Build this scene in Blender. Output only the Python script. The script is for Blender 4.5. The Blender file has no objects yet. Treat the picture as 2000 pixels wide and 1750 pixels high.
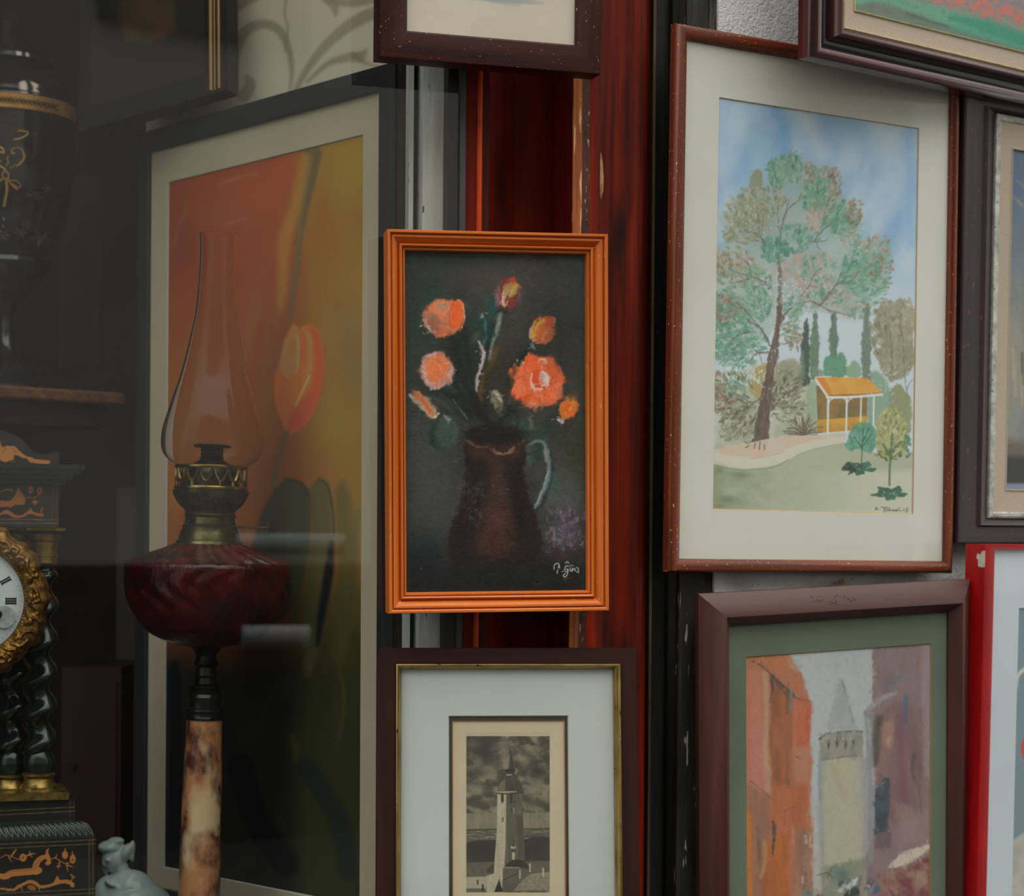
import bpy, bmesh, math, random
import numpy as np
from mathutils import Matrix, Vector

# ---------------------------------------------------------------- camera, sky, exposure
F = 3600.0            # focal length in pixels of the 2000 x 1750 frame
PX0, PY0 = 1000.0, 1050.0   # the photograph is a crop: its optical axis meets it here (level camera)
ROLL = 0.0075
EYE = 1.50
SC = bpy.context.scene
cr, sr = math.cos(ROLL), math.sin(ROLL)
C_RIGHT = np.array([cr, 0, sr]); C_UP = np.array([-sr, 0, cr]); C_FWD = np.array([0., 1., 0.])
CAM = np.array([0., 0., EYE])
cd = bpy.data.cameras.new('camera'); cam = bpy.data.objects.new('camera', cd)
SC.collection.objects.link(cam)
cam.matrix_world = Matrix(((cr, -sr, 0, 0), (0, 0, -1, 0), (sr, cr, 0, EYE), (0, 0, 0, 1)))
cd.sensor_fit = 'HORIZONTAL'; cd.sensor_width = 36.0; cd.lens = F * 36.0 / 2000.0
cd.shift_x = 0.0; cd.shift_y = (PY0 - 875.0) / 2000.0
cd.dof.use_dof = True; cd.dof.focus_distance = 2.06; cd.dof.aperture_fstop = 5.6
cd.clip_start = 0.05; cd.clip_end = 100
SC.camera = cam

w = bpy.data.worlds.new('overcast_sky'); SC.world = w; w.use_nodes = True
nt = w.node_tree; nt.nodes.clear()
tc = nt.nodes.new('ShaderNodeTexCoord'); sp = nt.nodes.new('ShaderNodeSeparateXYZ')
rp = nt.nodes.new('ShaderNodeValToRGB'); bg = nt.nodes.new('ShaderNodeBackground'); wo = nt.nodes.new('ShaderNodeOutputWorld')
nt.links.new(tc.outputs['Generated'], sp.inputs[0]); nt.links.new(sp.outputs['Z'], rp.inputs[0])
for i_, (p_, v_) in enumerate(((0.0, 0.36), (0.42, 0.46), (0.68, 1.25), (0.95, 1.6))):     # narrow street: the bright sky is overhead
    e_ = rp.color_ramp.elements[i_] if i_ < 2 else rp.color_ramp.elements.new(p_)
    e_.position = p_; e_.color = (v_, v_ * 1.01, v_ * 0.97, 1)
nt.links.new(rp.outputs[0], bg.inputs[0]); bg.inputs[1].default_value = 2.12
nt.links.new(bg.outputs[0], wo.inputs[0])
vs = SC.view_settings
SC.display_settings.display_device = 'sRGB'
vs.view_transform = 'Standard'; vs.look = 'None'; vs.gamma = 1.0; vs.use_curve_mapping = False
vs.exposure = 0.0
try:
    SC.cycles.use_denoising = True
    SC.cycles.max_bounces = 8; SC.cycles.use_adaptive_sampling = True; SC.cycles.adaptive_threshold = 0.02; SC.cycles.transparent_max_bounces = 16
    SC.cycles.caustics_reflective = False; SC.cycles.caustics_refractive = False
    SC.cycles.sample_clamp_indirect = 4.0
except Exception:
    pass

# ---------------------------------------------------------------- projection helpers
def ray(px, py):
    d = C_RIGHT * ((px - PX0) / F) + C_UP * ((PY0 - py) / F) + C_FWD
    return d
def at(px, py, Y):
    d = ray(px, py); return CAM + d * (Y / d[1])
def project(P):
    q = np.asarray(P, float) - CAM
    zc = q[..., 1]
    return PX0 + F * (q @ C_RIGHT) / zc, PY0 - F * (q @ C_UP) / zc
def rotm(w):
    t = np.linalg.norm(w)
    if t < 1e-12: return np.eye(3)
    k = w / t; K = np.array([[0, -k[2], k[1]], [k[2], 0, -k[0]], [-k[1], k[0], 0]])
    return np.eye(3) + math.sin(t) * K + (1 - math.cos(t)) * K @ K

class Plane:
    """an upright-ish rectangle in the place: O centre, ux right, uy up, uz towards the street"""
    def __init__(s, O, ux, uy, uz, W=0, H=0):
        s.O, s.ux, s.uy, s.uz, s.W, s.H = O, ux, uy, uz, W, H
    def loc(s, px, py, z=0.0):
        d = ray(px, py); o = s.O + s.uz * z
        t = ((o - CAM) @ s.uz) / (d @ s.uz); p = CAM + d * t - o
        return float(p @ s.ux), float(p @ s.uy)
    def world(s, x, y, z=0.0):
        return s.O + np.multiply.outer(x, s.ux) + np.multiply.outer(y, s.uy) + np.multiply.outer(z, s.uz)
    def mat4(s):
        m = np.eye(4); m[:3, 0] = s.ux; m[:3, 1] = s.uy; m[:3, 2] = s.uz; m[:3, 3] = s.O
        return Matrix(m.tolist())

def yaw_plane(px, py, Y, yaw, lean=0.0, roll=0.0):
    y = math.radians(yaw)
    ux = np.array([math.cos(y), math.sin(y), 0]); uz = np.array([math.sin(y), -math.cos(y), 0]); uy = np.array([0, 0, 1.])
    return Plane(at(px, py, Y), ux, uy, uz)

def fit_rect(q, Y, yaw):
    """pose of the real rectangle whose corners TL,TR,BR,BL are seen at q, its centre Y metres ahead"""
    q = np.array(q, float)
    y = math.radians(yaw)
    B = np.array([[math.cos(y), 0, math.sin(y)], [math.sin(y), 0, -math.cos(y)], [0, 1, 0]])  # columns ux,uy,uz
    c = q.mean(0); W = (np.linalg.norm(q[1] - q[0]) + np.linalg.norm(q[2] - q[3])) / 2 * Y / F / math.cos(y)
    H = (np.linalg.norm(q[3] - q[0]) + np.linalg.norm(q[2] - q[1])) / 2 * Y / F
    p = np.array([0, 0, 0, c[0], c[1], W, H], float)
    def pts(p):
        R = rotm(p[:3]) @ B; O = at(p[3], p[4], Y)
        out = []
        for sx, sy in ((-1, 1), (1, 1), (1, -1), (-1, -1)):
            out.append(O + R[:, 0] * sx * p[5] / 2 + R[:, 1] * sy * p[6] / 2)
        return R, O, np.array(out)
    def res(p):
        R, O, P = pts(p); u, v = project(P)
        return np.concatenate([u - q[:, 0], v - q[:, 1], p[:3] * 15.0])
    for it in range(40):
        r0 = res(p); J = np.zeros((len(r0), 7))
        for k in range(7):
            e = np.zeros(7); e[k] = 1e-5 if k not in (3, 4) else 1e-2
            J[:, k] = (res(p + e) - r0) / e[k]
        dp = np.linalg.lstsq(J, -r0, rcond=None)[0]
        p = p + dp * (0.7 if it < 10 else 1.0)
    R, O, P = pts(p)
    return Plane(O, R[:, 0], R[:, 1], R[:, 2], p[5], p[6])

# ---------------------------------------------------------------- object helpers
COL = SC.collection
def tag(o, label=None, cat=None, group=None, kind=None):
    if label: o['label'] = label
    if cat: o['category'] = cat
    if group: o['group'] = group
    if kind: o['kind'] = kind
    return o
def empty(name, label, cat, M=None, loc=None, group=None):
    o = bpy.data.objects.new(name, None); COL.objects.link(o); o.empty_display_size = 0.05
    if M is not None: o.matrix_world = M
    if loc is not None: o.location = Vector(loc)
    return tag(o, label, cat, group)
def mesh(name, V, Fc, m, parent=None, smooth=None, uv=None, label=None):
    me = bpy.data.meshes.new(name); me.from_pydata([tuple(map(float, v)) for v in V], [], [tuple(f) for f in Fc]); me.update()
    if uv is not None:
        L = me.uv_layers.new(name='UVMap'); L.data.foreach_set('uv', np.asarray(uv, float).ravel())
    o = bpy.data.objects.new(name, me); COL.objects.link(o)
    if m is not None: me.materials.append(m)
    if smooth:
        me.polygons.foreach_set('use_smooth', [True] * len(me.polygons))
        if smooth is not True:
            me.set_sharp_from_angle(angle=math.radians(smooth))
    if parent is not None: o.parent = parent
    if label: o['label'] = label
    return o
class MB:
    def __init__(s): s.V = []; s.F = []
    def add(s, V, Fc):
        n = len(s.V); s.V += [tuple(v) for v in V]; s.F += [tuple(i + n for i in f) for f in Fc]; return s
    def box(s, x0, x1, y0, y1, z0, z1):
        V = [(x0, y0, z0), (x1, y0, z0), (x1, y1, z0), (x0, y1, z0), (x0, y0, z1), (x1, y0, z1), (x1, y1, z1), (x0, y1, z1)]
        return s.add(V, [(0, 3, 2, 1), (4, 5, 6, 7), (0, 1, 5, 4), (1, 2, 6, 5), (2, 3, 7, 6), (3, 0, 4, 7)])
    def prism(s, P, Q):
        """P bottom ring, Q top ring (lists of 3-D points, counter-clockwise from above)"""
        n = len(P)
        return s.add(list(P) + list(Q), [tuple(range(n - 1, -1, -1)), tuple(range(n, 2 * n))] + [(i, (i + 1) % n, n + (i + 1) % n, n + i) for i in range(n)])
    def lathe(s, prof, seg=48, c=(0, 0, 0), cap=True, rf=None):
        V = []; n = len(prof)
        for k, (r, z) in enumerate(prof):
            for j in range(seg):
                a = 2 * math.pi * j / seg; rr = r * (rf(a, z) if rf else 1)
                V.append((c[0] + rr * math.cos(a), c[1] + rr * math.sin(a), c[2] + z))
        Fc = [(k * seg + j, k * seg + (j + 1) % seg, (k + 1) * seg + (j + 1) % seg, (k + 1) * seg + j) for k in range(n - 1) for j in range(seg)]
        if cap: Fc += [tuple(range(seg - 1, -1, -1)), tuple((n - 1) * seg + j for j in range(seg))]
        return s.add(V, Fc)
    def tube(s, pts, r, seg=6, closed=False):
        P = [np.array(p, float) for p in pts]; n = len(P); R = r if hasattr(r, '__len__') else [r] * n
        V = []; up0 = None
        for i in range(n):
            a = P[max(i - 1, 0)]; b = P[min(i + 1, n - 1)]; t = b - a; t /= (np.linalg.norm(t) + 1e-12)
            if up0 is None:
                up0 = np.array([0, 0, 1.]) if abs(t[2]) < 0.8 else np.array([1., 0, 0])
            s1 = np.cross(t, up0); s1 /= (np.linalg.norm(s1) + 1e-12); s2 = np.cross(s1, t); up0 = s2
            for j in range(seg):
                an = 2 * math.pi * j / seg
                V.append(P[i] + (s1 * math.cos(an) + s2 * math.sin(an)) * R[i])
        Fc = [(k * seg + j, k * seg + (j + 1) % seg, (k + 1) * seg + (j + 1) % seg, (k + 1) * seg + j) for k in range(n - 1) for j in range(seg)]
        Fc += [tuple(range(seg - 1, -1, -1)), tuple((n - 1) * seg + j for j in range(seg))]
        return s.add(V, Fc)
    def build(s, name, m, parent=None, smooth=None, label=None):
        return mesh(name, s.V, s.F, m, parent, smooth, label=label)

def sm(pts, n=6):
    P = [np.array(p, float) for p in pts]
    if len(P) < 3: return [tuple(p) for p in P]
    out = []
    for i in range(len(P) - 1):
        p0, p1, p2, p3 = P[max(i - 1, 0)], P[i], P[i + 1], P[min(i + 2, len(P) - 1)]
        for k in range(n):
            t = k / n
            out.append(tuple(0.5 * (2 * p1 + (p2 - p0) * t + (2 * p0 - 5 * p1 + 4 * p2 - p3) * t * t + (3 * p1 - p0 - 3 * p2 + p3) * t ** 3)))
    out.append(tuple(P[-1])); return out

# ---------------------------------------------------------------- materials
def lin(c):
    c = np.asarray(c, float) / 255.0
    return np.where(c <= 0.04045, c / 12.92, ((c + 0.055) / 1.055) ** 2.4)
def L4(c): return tuple(float(v) for v in lin(c)) + (1.0,)
MATS = {}
def mat(name, c1, c2=None, scale=(10, 10, 10), detail=4, rough=0.5, metal=0.0, bump=0.0, bscale=None, coat=0.0,
        coords='Object', fleck=None, spec=0.5, lo=0.35, hi=0.65, rvar=0.0, trans=0.0, ior=1.45, stain=None, sheen=0.0):
    """fleck / stain = (colour, texture scale, threshold)"""
    if name in MATS: return MATS[name]
    m = bpy.data.materials.new(name); m.use_nodes = True; t = m.node_tree; N = t.nodes; K = t.links
    b = N['Principled BSDF']; b.inputs['Roughness'].default_value = rough; b.inputs['Metallic'].default_value = metal
    b.inputs['Specular IOR Level'].default_value = spec; b.inputs['IOR'].default_value = ior
    if coat: b.inputs['Coat Weight'].default_value = coat; b.inputs['Coat Roughness'].default_value = 0.12
    if trans: b.inputs['Transmission Weight'].default_value = trans
    if sheen: b.inputs['Sheen Weight'].default_value = sheen
    tcn = N.new('ShaderNodeTexCoord')
    def noise(sc, det, seed=0.0):
        mp = N.new('ShaderNodeMapping'); K.new(tcn.outputs[coords], mp.inputs[0]); mp.inputs['Scale'].default_value = sc
        mp.inputs['Location'].default_value = (seed, seed * 1.7, seed * 0.3)
        nz = N.new('ShaderNodeTexNoise'); nz.inputs['Scale'].default_value = 1.0; nz.inputs['Detail'].default_value = det
        nz.inputs['Roughness'].default_value = 0.6
        K.new(mp.outputs[0], nz.inputs['Vector']); return nz.outputs['Fac']
    col = None
    rgb = N.new('ShaderNodeRGB'); rgb.outputs[0].default_value = L4(c1); col = rgb.outputs[0]
    if c2 is not None:
        f = noise(scale, detail); r = N.new('ShaderNodeValToRGB'); K.new(f, r.inputs[0])
        r.color_ramp.elements[0].position = lo; r.color_ramp.elements[0].color = L4(c1)
        r.color_ramp.elements[1].position = hi; r.color_ramp.elements[1].color = L4(c2); col = r.outputs[0]
        if rvar:
            mr = N.new('ShaderNodeMapRange'); K.new(f, mr.inputs[0]); mr.inputs['From Min'].default_value = lo; mr.inputs['From Max'].default_value = hi
            mr.inputs['To Min'].default_value = max(rough - rvar, 0.02); mr.inputs['To Max'].default_value = rough + rvar
            K.new(mr.outputs[0], b.inputs['Roughness'])
    for k, fl in enumerate(x for x in (fleck, stain) if x):
        f = noise(fl[1], 3, 3.3 + k); r = N.new('ShaderNodeValToRGB'); K.new(f, r.inputs[0])
        wdt = 0.02 if fl is fleck else 0.12
        r.color_ramp.elements[0].position = fl[2]; r.color_ramp.elements[0].color = (0, 0, 0, 1)
        r.color_ramp.elements[1].position = min(fl[2] + wdt, 1.0); r.color_ramp.elements[1].color = (1, 1, 1, 1)
        mx = N.new('ShaderNodeMix'); mx.data_type = 'RGBA'; K.new(r.outputs[0], mx.inputs[0]); K.new(col, mx.inputs[6])
        mx.inputs[7].default_value = L4(fl[0]); col = mx.outputs[2]
    K.new(col, b.inputs['Base Color'])
    if bump:
        f = noise(bscale or scale, 5, 1.1); bp = N.new('ShaderNodeBump'); bp.inputs['Strength'].default_value = 1.0
        bp.inputs['Distance'].default_value = bump; K.new(f, bp.inputs['Height']); K.new(bp.outputs[0], b.inputs['Normal'])
    MATS[name] = m; return m

def pane_mat(name, refl=1.0, tint=(1, 1, 1), ior=1.5, rough=0.0):
    """a thin pane of glass: reflects by Fresnel, lets the rest straight through"""
    if name in MATS: return MATS[name]
    m = bpy.data.materials.new(name); m.use_nodes = True; t = m.node_tree; N = t.nodes; K = t.links; N.clear()
    o = N.new('ShaderNodeOutputMaterial'); mx = N.new('ShaderNodeMixShader'); tr = N.new('ShaderNodeBsdfTransparent'); gl = N.new('ShaderNodeBsdfGlossy')
    fr = N.new('ShaderNodeFresnel'); ge = N.new('ShaderNodeNewGeometry'); mr = N.new('ShaderNodeMapRange')   # both faces of the pane reflect alike
    mr.inputs['To Min'].default_value = ior; mr.inputs['To Max'].default_value = 1 / ior; K.new(ge.outputs['Backfacing'], mr.inputs[0]); K.new(mr.outputs[0], fr.inputs['IOR']); mu = N.new('ShaderNodeMath'); mu.operation = 'MULTIPLY'; mu.use_clamp = True
    mu.inputs[1].default_value = refl; K.new(fr.outputs[0], mu.inputs[0]); K.new(mu.outputs[0], mx.inputs[0])
    tr.inputs[0].default_value = (*tint, 1); gl.inputs['Roughness'].default_value = rough
    K.new(tr.outputs[0], mx.inputs[1]); K.new(gl.outputs[0], mx.inputs[2]); K.new(mx.outputs[0], o.inputs[0])
    MATS[name] = m; return m

def paint_mat(name, rough=0.6, bump=0.0, bscale=900, spec=0.3, coat=0.0):
    """pigment laid on paper or canvas: colour stored with the sheet's own mesh, surface relief procedural"""
    if name in MATS: return MATS[name]
    m = bpy.data.materials.new(name); m.use_nodes = True; t = m.node_tree; N = t.nodes; K = t.links
    b = N['Principled BSDF']; b.inputs['Roughness'].default_value = rough; b.inputs['Specular IOR Level'].default_value = spec
    b.inputs['Coat Weight'].default_value = coat
    a = N.new('ShaderNodeVertexColor'); a.layer_name = 'pigment'
    tcn = N.new('ShaderNodeTexCoord'); nz = N.new('ShaderNodeTexNoise'); nz.inputs['Scale'].default_value = bscale; nz.inputs['Detail'].default_value = 3
    K.new(tcn.outputs['Object'], nz.inputs['Vector'])
    mx = N.new('ShaderNodeMix'); mx.data_type = 'RGBA'; mx.blend_type = 'OVERLAY'; mx.inputs[0].default_value = 0.16
    K.new(a.outputs[0], mx.inputs[6]); K.new(nz.outputs['Fac'], mx.inputs[7]); K.new(mx.outputs[2], b.inputs['Base Color'])
    if bump:
        bp = N.new('ShaderNodeBump'); bp.inputs['Distance'].default_value = bump; K.new(nz.outputs['Fac'], bp.inputs['Height']); K.new(bp.outputs[0], b.inputs['Normal'])
    MATS[name] = m; return m

# ---------------------------------------------------------------- picture frames
def moulding(name, outer, inner, prof, m, parent, label=None, smooth=35, wood_uv=True):
    """outer / inner = (x0,x1,y0,y1); prof = [(fraction inward, height)], mitred round the four sides"""
    V = []; n = len(prof)
    for f, h in prof:
        x0, x1, y0, y1 = (o + (i - o) * f for o, i in zip(outer, inner))
        V += [(x0, y1, h), (x1, y1, h), (x1, y0, h), (x0, y0, h)]
    Fc = []; UV = []
    wid = max(abs(inner[0] - outer[0]), 1e-4)
    arc = [0.0]
    for k in range(1, n):
        arc.append(arc[-1] + math.hypot((prof[k][0] - prof[k - 1][0]) * wid, prof[k][1] - prof[k - 1][1]))
    for k in range(n - 1):
        for c in range(4):
            d = (c + 1) % 4
            f = (k * 4 + c, (k + 1) * 4 + c, (k + 1) * 4 + d, k * 4 + d)
            Fc.append(f)
            ax = 0 if c in (0, 2) else 1
            for vi in f:
                UV.append((V[vi][ax] + c * 3.17, arc[vi // 4] + c * 0.71))
    # split vertices per side so that the mitres stay crisp
    return mesh(name, V, Fc, m, parent, smooth, uv=UV, label=label)

def sheet(name, P, rect, canvas, m, parent, z=0.0, step=1.15, k=1.0, haze=(0, 0, 0), label=None, relief=None):
    """a flat painted sheet: rect in the plane's metres, pigment sampled from a canvas drawn in the photograph's frame"""
    x0, x1, y0, y1 = rect
    dpp = np.linalg.norm(P.O - CAM) / F
    nx = max(int((x1 - x0) / dpp / step), 8); ny = max(int((y1 - y0) / dpp / step), 8)
    nx = min(nx, 620); ny = min(ny, 900)
    gx, gy = np.meshgrid(np.linspace(x0, x1, nx), np.linspace(y0, y1, ny))
    W = P.world(gx, gy, np.full_like(gx, z)); u, v = project(W)
    col = canvas.sample(u, v) if not callable(canvas) else canvas(gx, gy)
    col = np.clip((lin(np.clip(col, 0, 255)) - lin(haze)) * k, 0.002, 0.95)
    zz = np.full_like(gx, z)
    if relief is not None: zz = zz + relief * canvas.sample_h(u, v)
    return grid(name, gx, gy, zz, col, m, parent, label)
def grid(name, gx, gy, gz, col, m, parent, label=None, smooth=True):
    ny, nx = gx.shape
    me = bpy.data.meshes.new(name)
    idx = np.arange(nx * ny).reshape(ny, nx)
    q = np.stack([idx[:-1, :-1], idx[:-1, 1:], idx[1:, 1:], idx[1:, :-1]], -1).reshape(-1, 4)
    me.vertices.add(nx * ny); me.vertices.foreach_set('co', np.stack([gx, gy, gz], -1).astype(np.float32).ravel())
    me.loops.add(q.size); me.loops.foreach_set('vertex_index', q.ravel().astype(np.int32))
    me.polygons.add(len(q)); me.polygons.foreach_set('loop_start', (np.arange(len(q)) * 4).astype(np.int32))
    me.polygons.foreach_set('loop_total', np.full(len(q), 4, np.int32))
    me.update(calc_edges=True); me.validate()
    if smooth: me.polygons.foreach_set('use_smooth', np.ones(len(q), bool))
    if col is not None:
        ca = me.color_attributes.new('pigment', 'FLOAT_COLOR', 'POINT')
        ca.data.foreach_set('color', np.concatenate([col, np.ones(col.shape[:2] + (1,))], -1).astype(np.float32).ravel())
    me.materials.append(m)
    o = bpy.data.objects.new(name, me); COL.objects.link(o)
    if parent is not None: o.parent = parent
    if label: o['label'] = label
    return o

# ---------------------------------------------------------------- painter
class Canvas:
    """a small raster brush: everything is drawn in the photograph's pixel frame, colours in sRGB 0-255"""
    def __init__(s, x0, y0, x1, y1, col=(128, 128, 128), res=1.0, seed=1):
        s.x0, s.y0, s.x1, s.y1, s.res = x0, y0, x1, y1, res
        s.w = int((x1 - x0) * res) + 1; s.h = int((y1 - y0) * res) + 1
        s.a = np.empty((s.h, s.w, 3)); s.a[:] = col
        s.rng = np.random.RandomState(seed); s.nc = {}
        s.hm = np.zeros((s.h, s.w))
    def grid(s):
        return np.meshgrid(s.x0 + np.arange(s.w) / s.res, s.y0 + np.arange(s.h) / s.res)
    def noise(s, sx, sy=None, seed=0, oct=3, ang=0.0):
        sy = sy or sx; key = (sx, sy, seed, oct, ang)
        if key in s.nc: return s.nc[key]
        X, Y = s.grid(); c, d = math.cos(ang), math.sin(ang); U = (X * c + Y * d); Vv = (-X * d + Y * c)
        out = np.zeros_like(X); amp = 1.0; tot = 0
        for o in range(oct):
            rg = np.random.RandomState(1000 * seed + o + 7); T = rg.rand(64, 64)
            u = (U / sx * 2 ** o) % 64; v = (Vv / sy * 2 ** o) % 64
            i = u.astype(int) % 64; j = v.astype(int) % 64; fu = u - np.floor(u); fv = v - np.floor(v)
            fu = fu * fu * (3 - 2 * fu); fv = fv * fv * (3 - 2 * fv); i2 = (i + 1) % 64; j2 = (j + 1) % 64
            out += amp * ((T[j, i] * (1 - fu) + T[j, i2] * fu) * (1 - fv) + (T[j2, i] * (1 - fu) + T[j2, i2] * fu) * fv)
            tot += amp; amp *= 0.5
        out /= tot; s.nc[key] = out; return out
    def _box(s, x0, y0, x1, y1):
        a = max(int((x0 - s.x0) * s.res) - 1, 0); b = min(int((x1 - s.x0) * s.res) + 2, s.w)
        c = max(int((y0 - s.y0) * s.res) - 1, 0); d = min(int((y1 - s.y0) * s.res) + 2, s.h)
        if a >= b or c >= d: return None
        X, Y = np.meshgrid(s.x0 + np.arange(a, b) / s.res, s.y0 + np.arange(c, d) / s.res)
        return (slice(c, d), slice(a, b)), X, Y
    def _put(s, sl, m, col, h=0.0):
        c = np.asarray(col, float)
        s.a[sl] += (c - s.a[sl]) * m[..., None]
        if h: s.hm[sl] += h * m
    def ell(s, cx, cy, rx, ry=None, col=(0, 0, 0), ang=0.0, soft=1.0, a=1.0, h=0.0):
        ry = ry or rx; R = max(rx, ry) + soft * 1.5
        bx = s._box(cx - R, cy - R, cx + R, cy + R)
        if bx is None: return
        sl, X, Y = bx; c, d = math.cos(ang), math.sin(ang); U = (X - cx) * c + (Y - cy) * d; V = -(X - cx) * d + (Y - cy) * c
        q = np.sqrt((U / rx) ** 2 + (V / ry) ** 2) + 1e-9; dist = (q - 1) * min(rx, ry)
        m = np.clip(0.5 - dist / max(soft, 0.3), 0, 1); m = m * m * (3 - 2 * m)
        s._put(sl, m * a, col, h)
    def blob(s, cx, cy, rx, ry, col, a=1.0, ang=0.0):
        """gaussian cloud of colour"""
        R = max(rx, ry) * 2.2; bx = s._box(cx - R, cy - R, cx + R, cy + R)
        if bx is None: return
        sl, X, Y = bx; c, d = math.cos(ang), math.sin(ang); U = (X - cx) * c + (Y - cy) * d; V = -(X - cx) * d + (Y - cy) * c
        s._put(sl, a * np.exp(-1.3 * ((U / rx) ** 2 + (V / ry) ** 2)), col)
    def stroke(s, pts, w, col, soft=1.0, a=1.0, smooth=True, rough=0.0, ns=6, h=0.0):
        P = sm(pts, 5) if smooth and len(pts) > 2 else [tuple(map(float, p)) for p in pts]
        n = len(P)
        if hasattr(w, '__len__'): Wd = np.interp(np.linspace(0, 1, n), np.linspace(0, 1, len(w)), w)
        else: Wd = np.full(n, float(w))
        xs = [p[0] for p in P]; ys = [p[1] for p in P]; R = Wd.max() / 2 + soft + rough
        bx = s._box(min(xs) - R, min(ys) - R, max(xs) + R, max(ys) + R)
        if bx is None: return
        sl, X, Y = bx; best = np.full(X.shape, 1e9)
        for i in range(n - 1):
            x0, y0 = P[i][0], P[i][1]; dx, dy = P[i + 1][0] - x0, P[i + 1][1] - y0; L = dx * dx + dy * dy + 1e-9
            t = np.clip(((X - x0) * dx + (Y - y0) * dy) / L, 0, 1)
            d = np.hypot(X - x0 - t * dx, Y - y0 - t * dy) - (Wd[i] + (Wd[i + 1] - Wd[i]) * t) / 2
            best = np.minimum(best, d)
        if rough: best = best + (s.noise(ns, ns, 5, 2)[sl] - 0.5) * 2 * rough
        m = np.clip(0.5 - best / max(soft, 0.3), 0, 1)
        s._put(sl, m * a, col, h)
    def poly(s, pts, col, soft=1.0, a=1.0, rough=0.0, ns=8, tex=0.0, col2=None, tsx=20, tsy=20, smooth=False, h=0.0):
        P = sm(list(pts) + [pts[0]], 5)[:-1] if smooth else [tuple(map(float, p)) for p in pts]
        n = len(P); xs = [p[0] for p in P]; ys = [p[1] for p in P]; R = soft + rough + 1
        bx = s._box(min(xs) - R, min(ys) - R, max(xs) + R, max(ys) + R)
        if bx is None: return
        sl, X, Y = bx; best = np.full(X.shape, 1e9); ins = np.zeros(X.shape, bool)
        for i in range(n):
            x0, y0 = P[i][0], P[i][1]; x1, y1 = P[(i + 1) % n][0], P[(i + 1) % n][1]; dx, dy = x1 - x0, y1 - y0; L = dx * dx + dy * dy + 1e-9
            t = np.clip(((X - x0) * dx + (Y - y0) * dy) / L, 0, 1); best = np.minimum(best, np.hypot(X - x0 - t * dx, Y - y0 - t * dy))
            if abs(dy) > 1e-9:
                cnd = ((y0 > Y) != (y1 > Y)) & (X < dx * (Y - y0) / dy + x0); ins ^= cnd
        d = np.where(ins, -best, best)
        if rough: d = d + (s.noise(ns, ns, 6, 3)[sl] - 0.5) * 2 * rough
        m = np.clip(0.5 - d / max(soft, 0.3), 0, 1) * a
        if col2 is not None:
            t = np.clip((s.noise(tsx, tsy, 9, 3)[sl] - 0.3) / 0.4, 0, 1)[..., None]
            c = np.asarray(col, float) * (1 - t) + np.asarray(col2, float) * t
            s.a[sl] += (c - s.a[sl]) * m[..., None]
            if h: s.hm[sl] += h * m
        else: s._put(sl, m, col, h)
    def daubs(s, cx, cy, rx, ry, n, cols, size=(2, 4), asp=1.8, ang=None, jit=0.6, a=0.8, soft=1.2, centre=None):
        """leaf-like dabs scattered in an ellipse; ang=None points them away from centre"""
        r = s.rng; n = int(n * 1.5); size = (size[0] * .85, size[1] * .88); asp *= 1.15
        for i in range(n):
            th = r.rand() * 2 * math.pi; q = math.sqrt(r.rand()); x = cx + rx * q * math.cos(th); y = cy + ry * q * math.sin(th)
            c = cols[r.randint(len(cols))]; c = np.clip(np.array(c) + r.randn() * 6, 0, 255)
            if ang is None:
                o = centre or (cx, cy + ry * 0.9); an = math.atan2(y - o[1], x - o[0])
            else: an = ang
            an += r.randn() * jit * 0.5; z = size[0] + r.rand() * (size[1] - size[0])
            s.ell(x, y, z * asp, z, c, an, soft, a * (0.7 + 0.3 * r.rand()))
    def brushwork(s, n, L=8, w=3, jit=9, ang=None, a=0.6):
        """re-lays the paint in short strokes picked up from what is there"""
        r = s.rng
        for i in range(n):
            x = s.x0 + r.rand() * (s.x1 - s.x0); y = s.y0 + r.rand() * (s.y1 - s.y0); j = min(int((y - s.y0) * s.res), s.h - 1); k = min(int((x - s.x0) * s.res), s.w - 1)
            an = (ang if ang is not None else r.rand() * 3.14) + r.randn() * .5; l = L * (.5 + r.rand()) / 2; c = np.clip(s.a[j, k] + r.randn() * jit, 0, 255)
            s.stroke([(x - l * math.cos(an), y - l * math.sin(an)), (x + l * math.cos(an), y + l * math.sin(an))], w * (.5 + r.rand()), c, 1.3, a, smooth=False)
    def warp(s, amp, sc):
        X, Y = s.grid(); dx = (s.noise(sc, sc, 41, 3) - .5) * 2 * amp; dy = (s.noise(sc, sc, 42, 3) - .5) * 2 * amp
        s.a = s._samp(s.a, X + dx, Y + dy)
    def tint(s, m, col, a=1.0):
        m = np.clip(m, 0, 1) * a; s.a += (np.asarray(col, float) - s.a) * m[..., None]
    def _samp(s, A, u, v):
        x = np.clip((u - s.x0) * s.res, 0, s.w - 1.001); y = np.clip((v - s.y0) * s.res, 0, s.h - 1.001)
        i = x.astype(int); j = y.astype(int); fx = x - i; fy = y - j
        if A.ndim == 3: fx = fx[..., None]; fy = fy[..., None]
        return (A[j, i] * (1 - fx) + A[j, i + 1] * fx) * (1 - fy) + (A[j + 1, i] * (1 - fx) + A[j + 1, i + 1] * fx) * fy
    def sample(s, u, v): return s._samp(s.a, u, v)
    def sample_h(s, u, v): return s._samp(s.hm, u, v)
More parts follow.
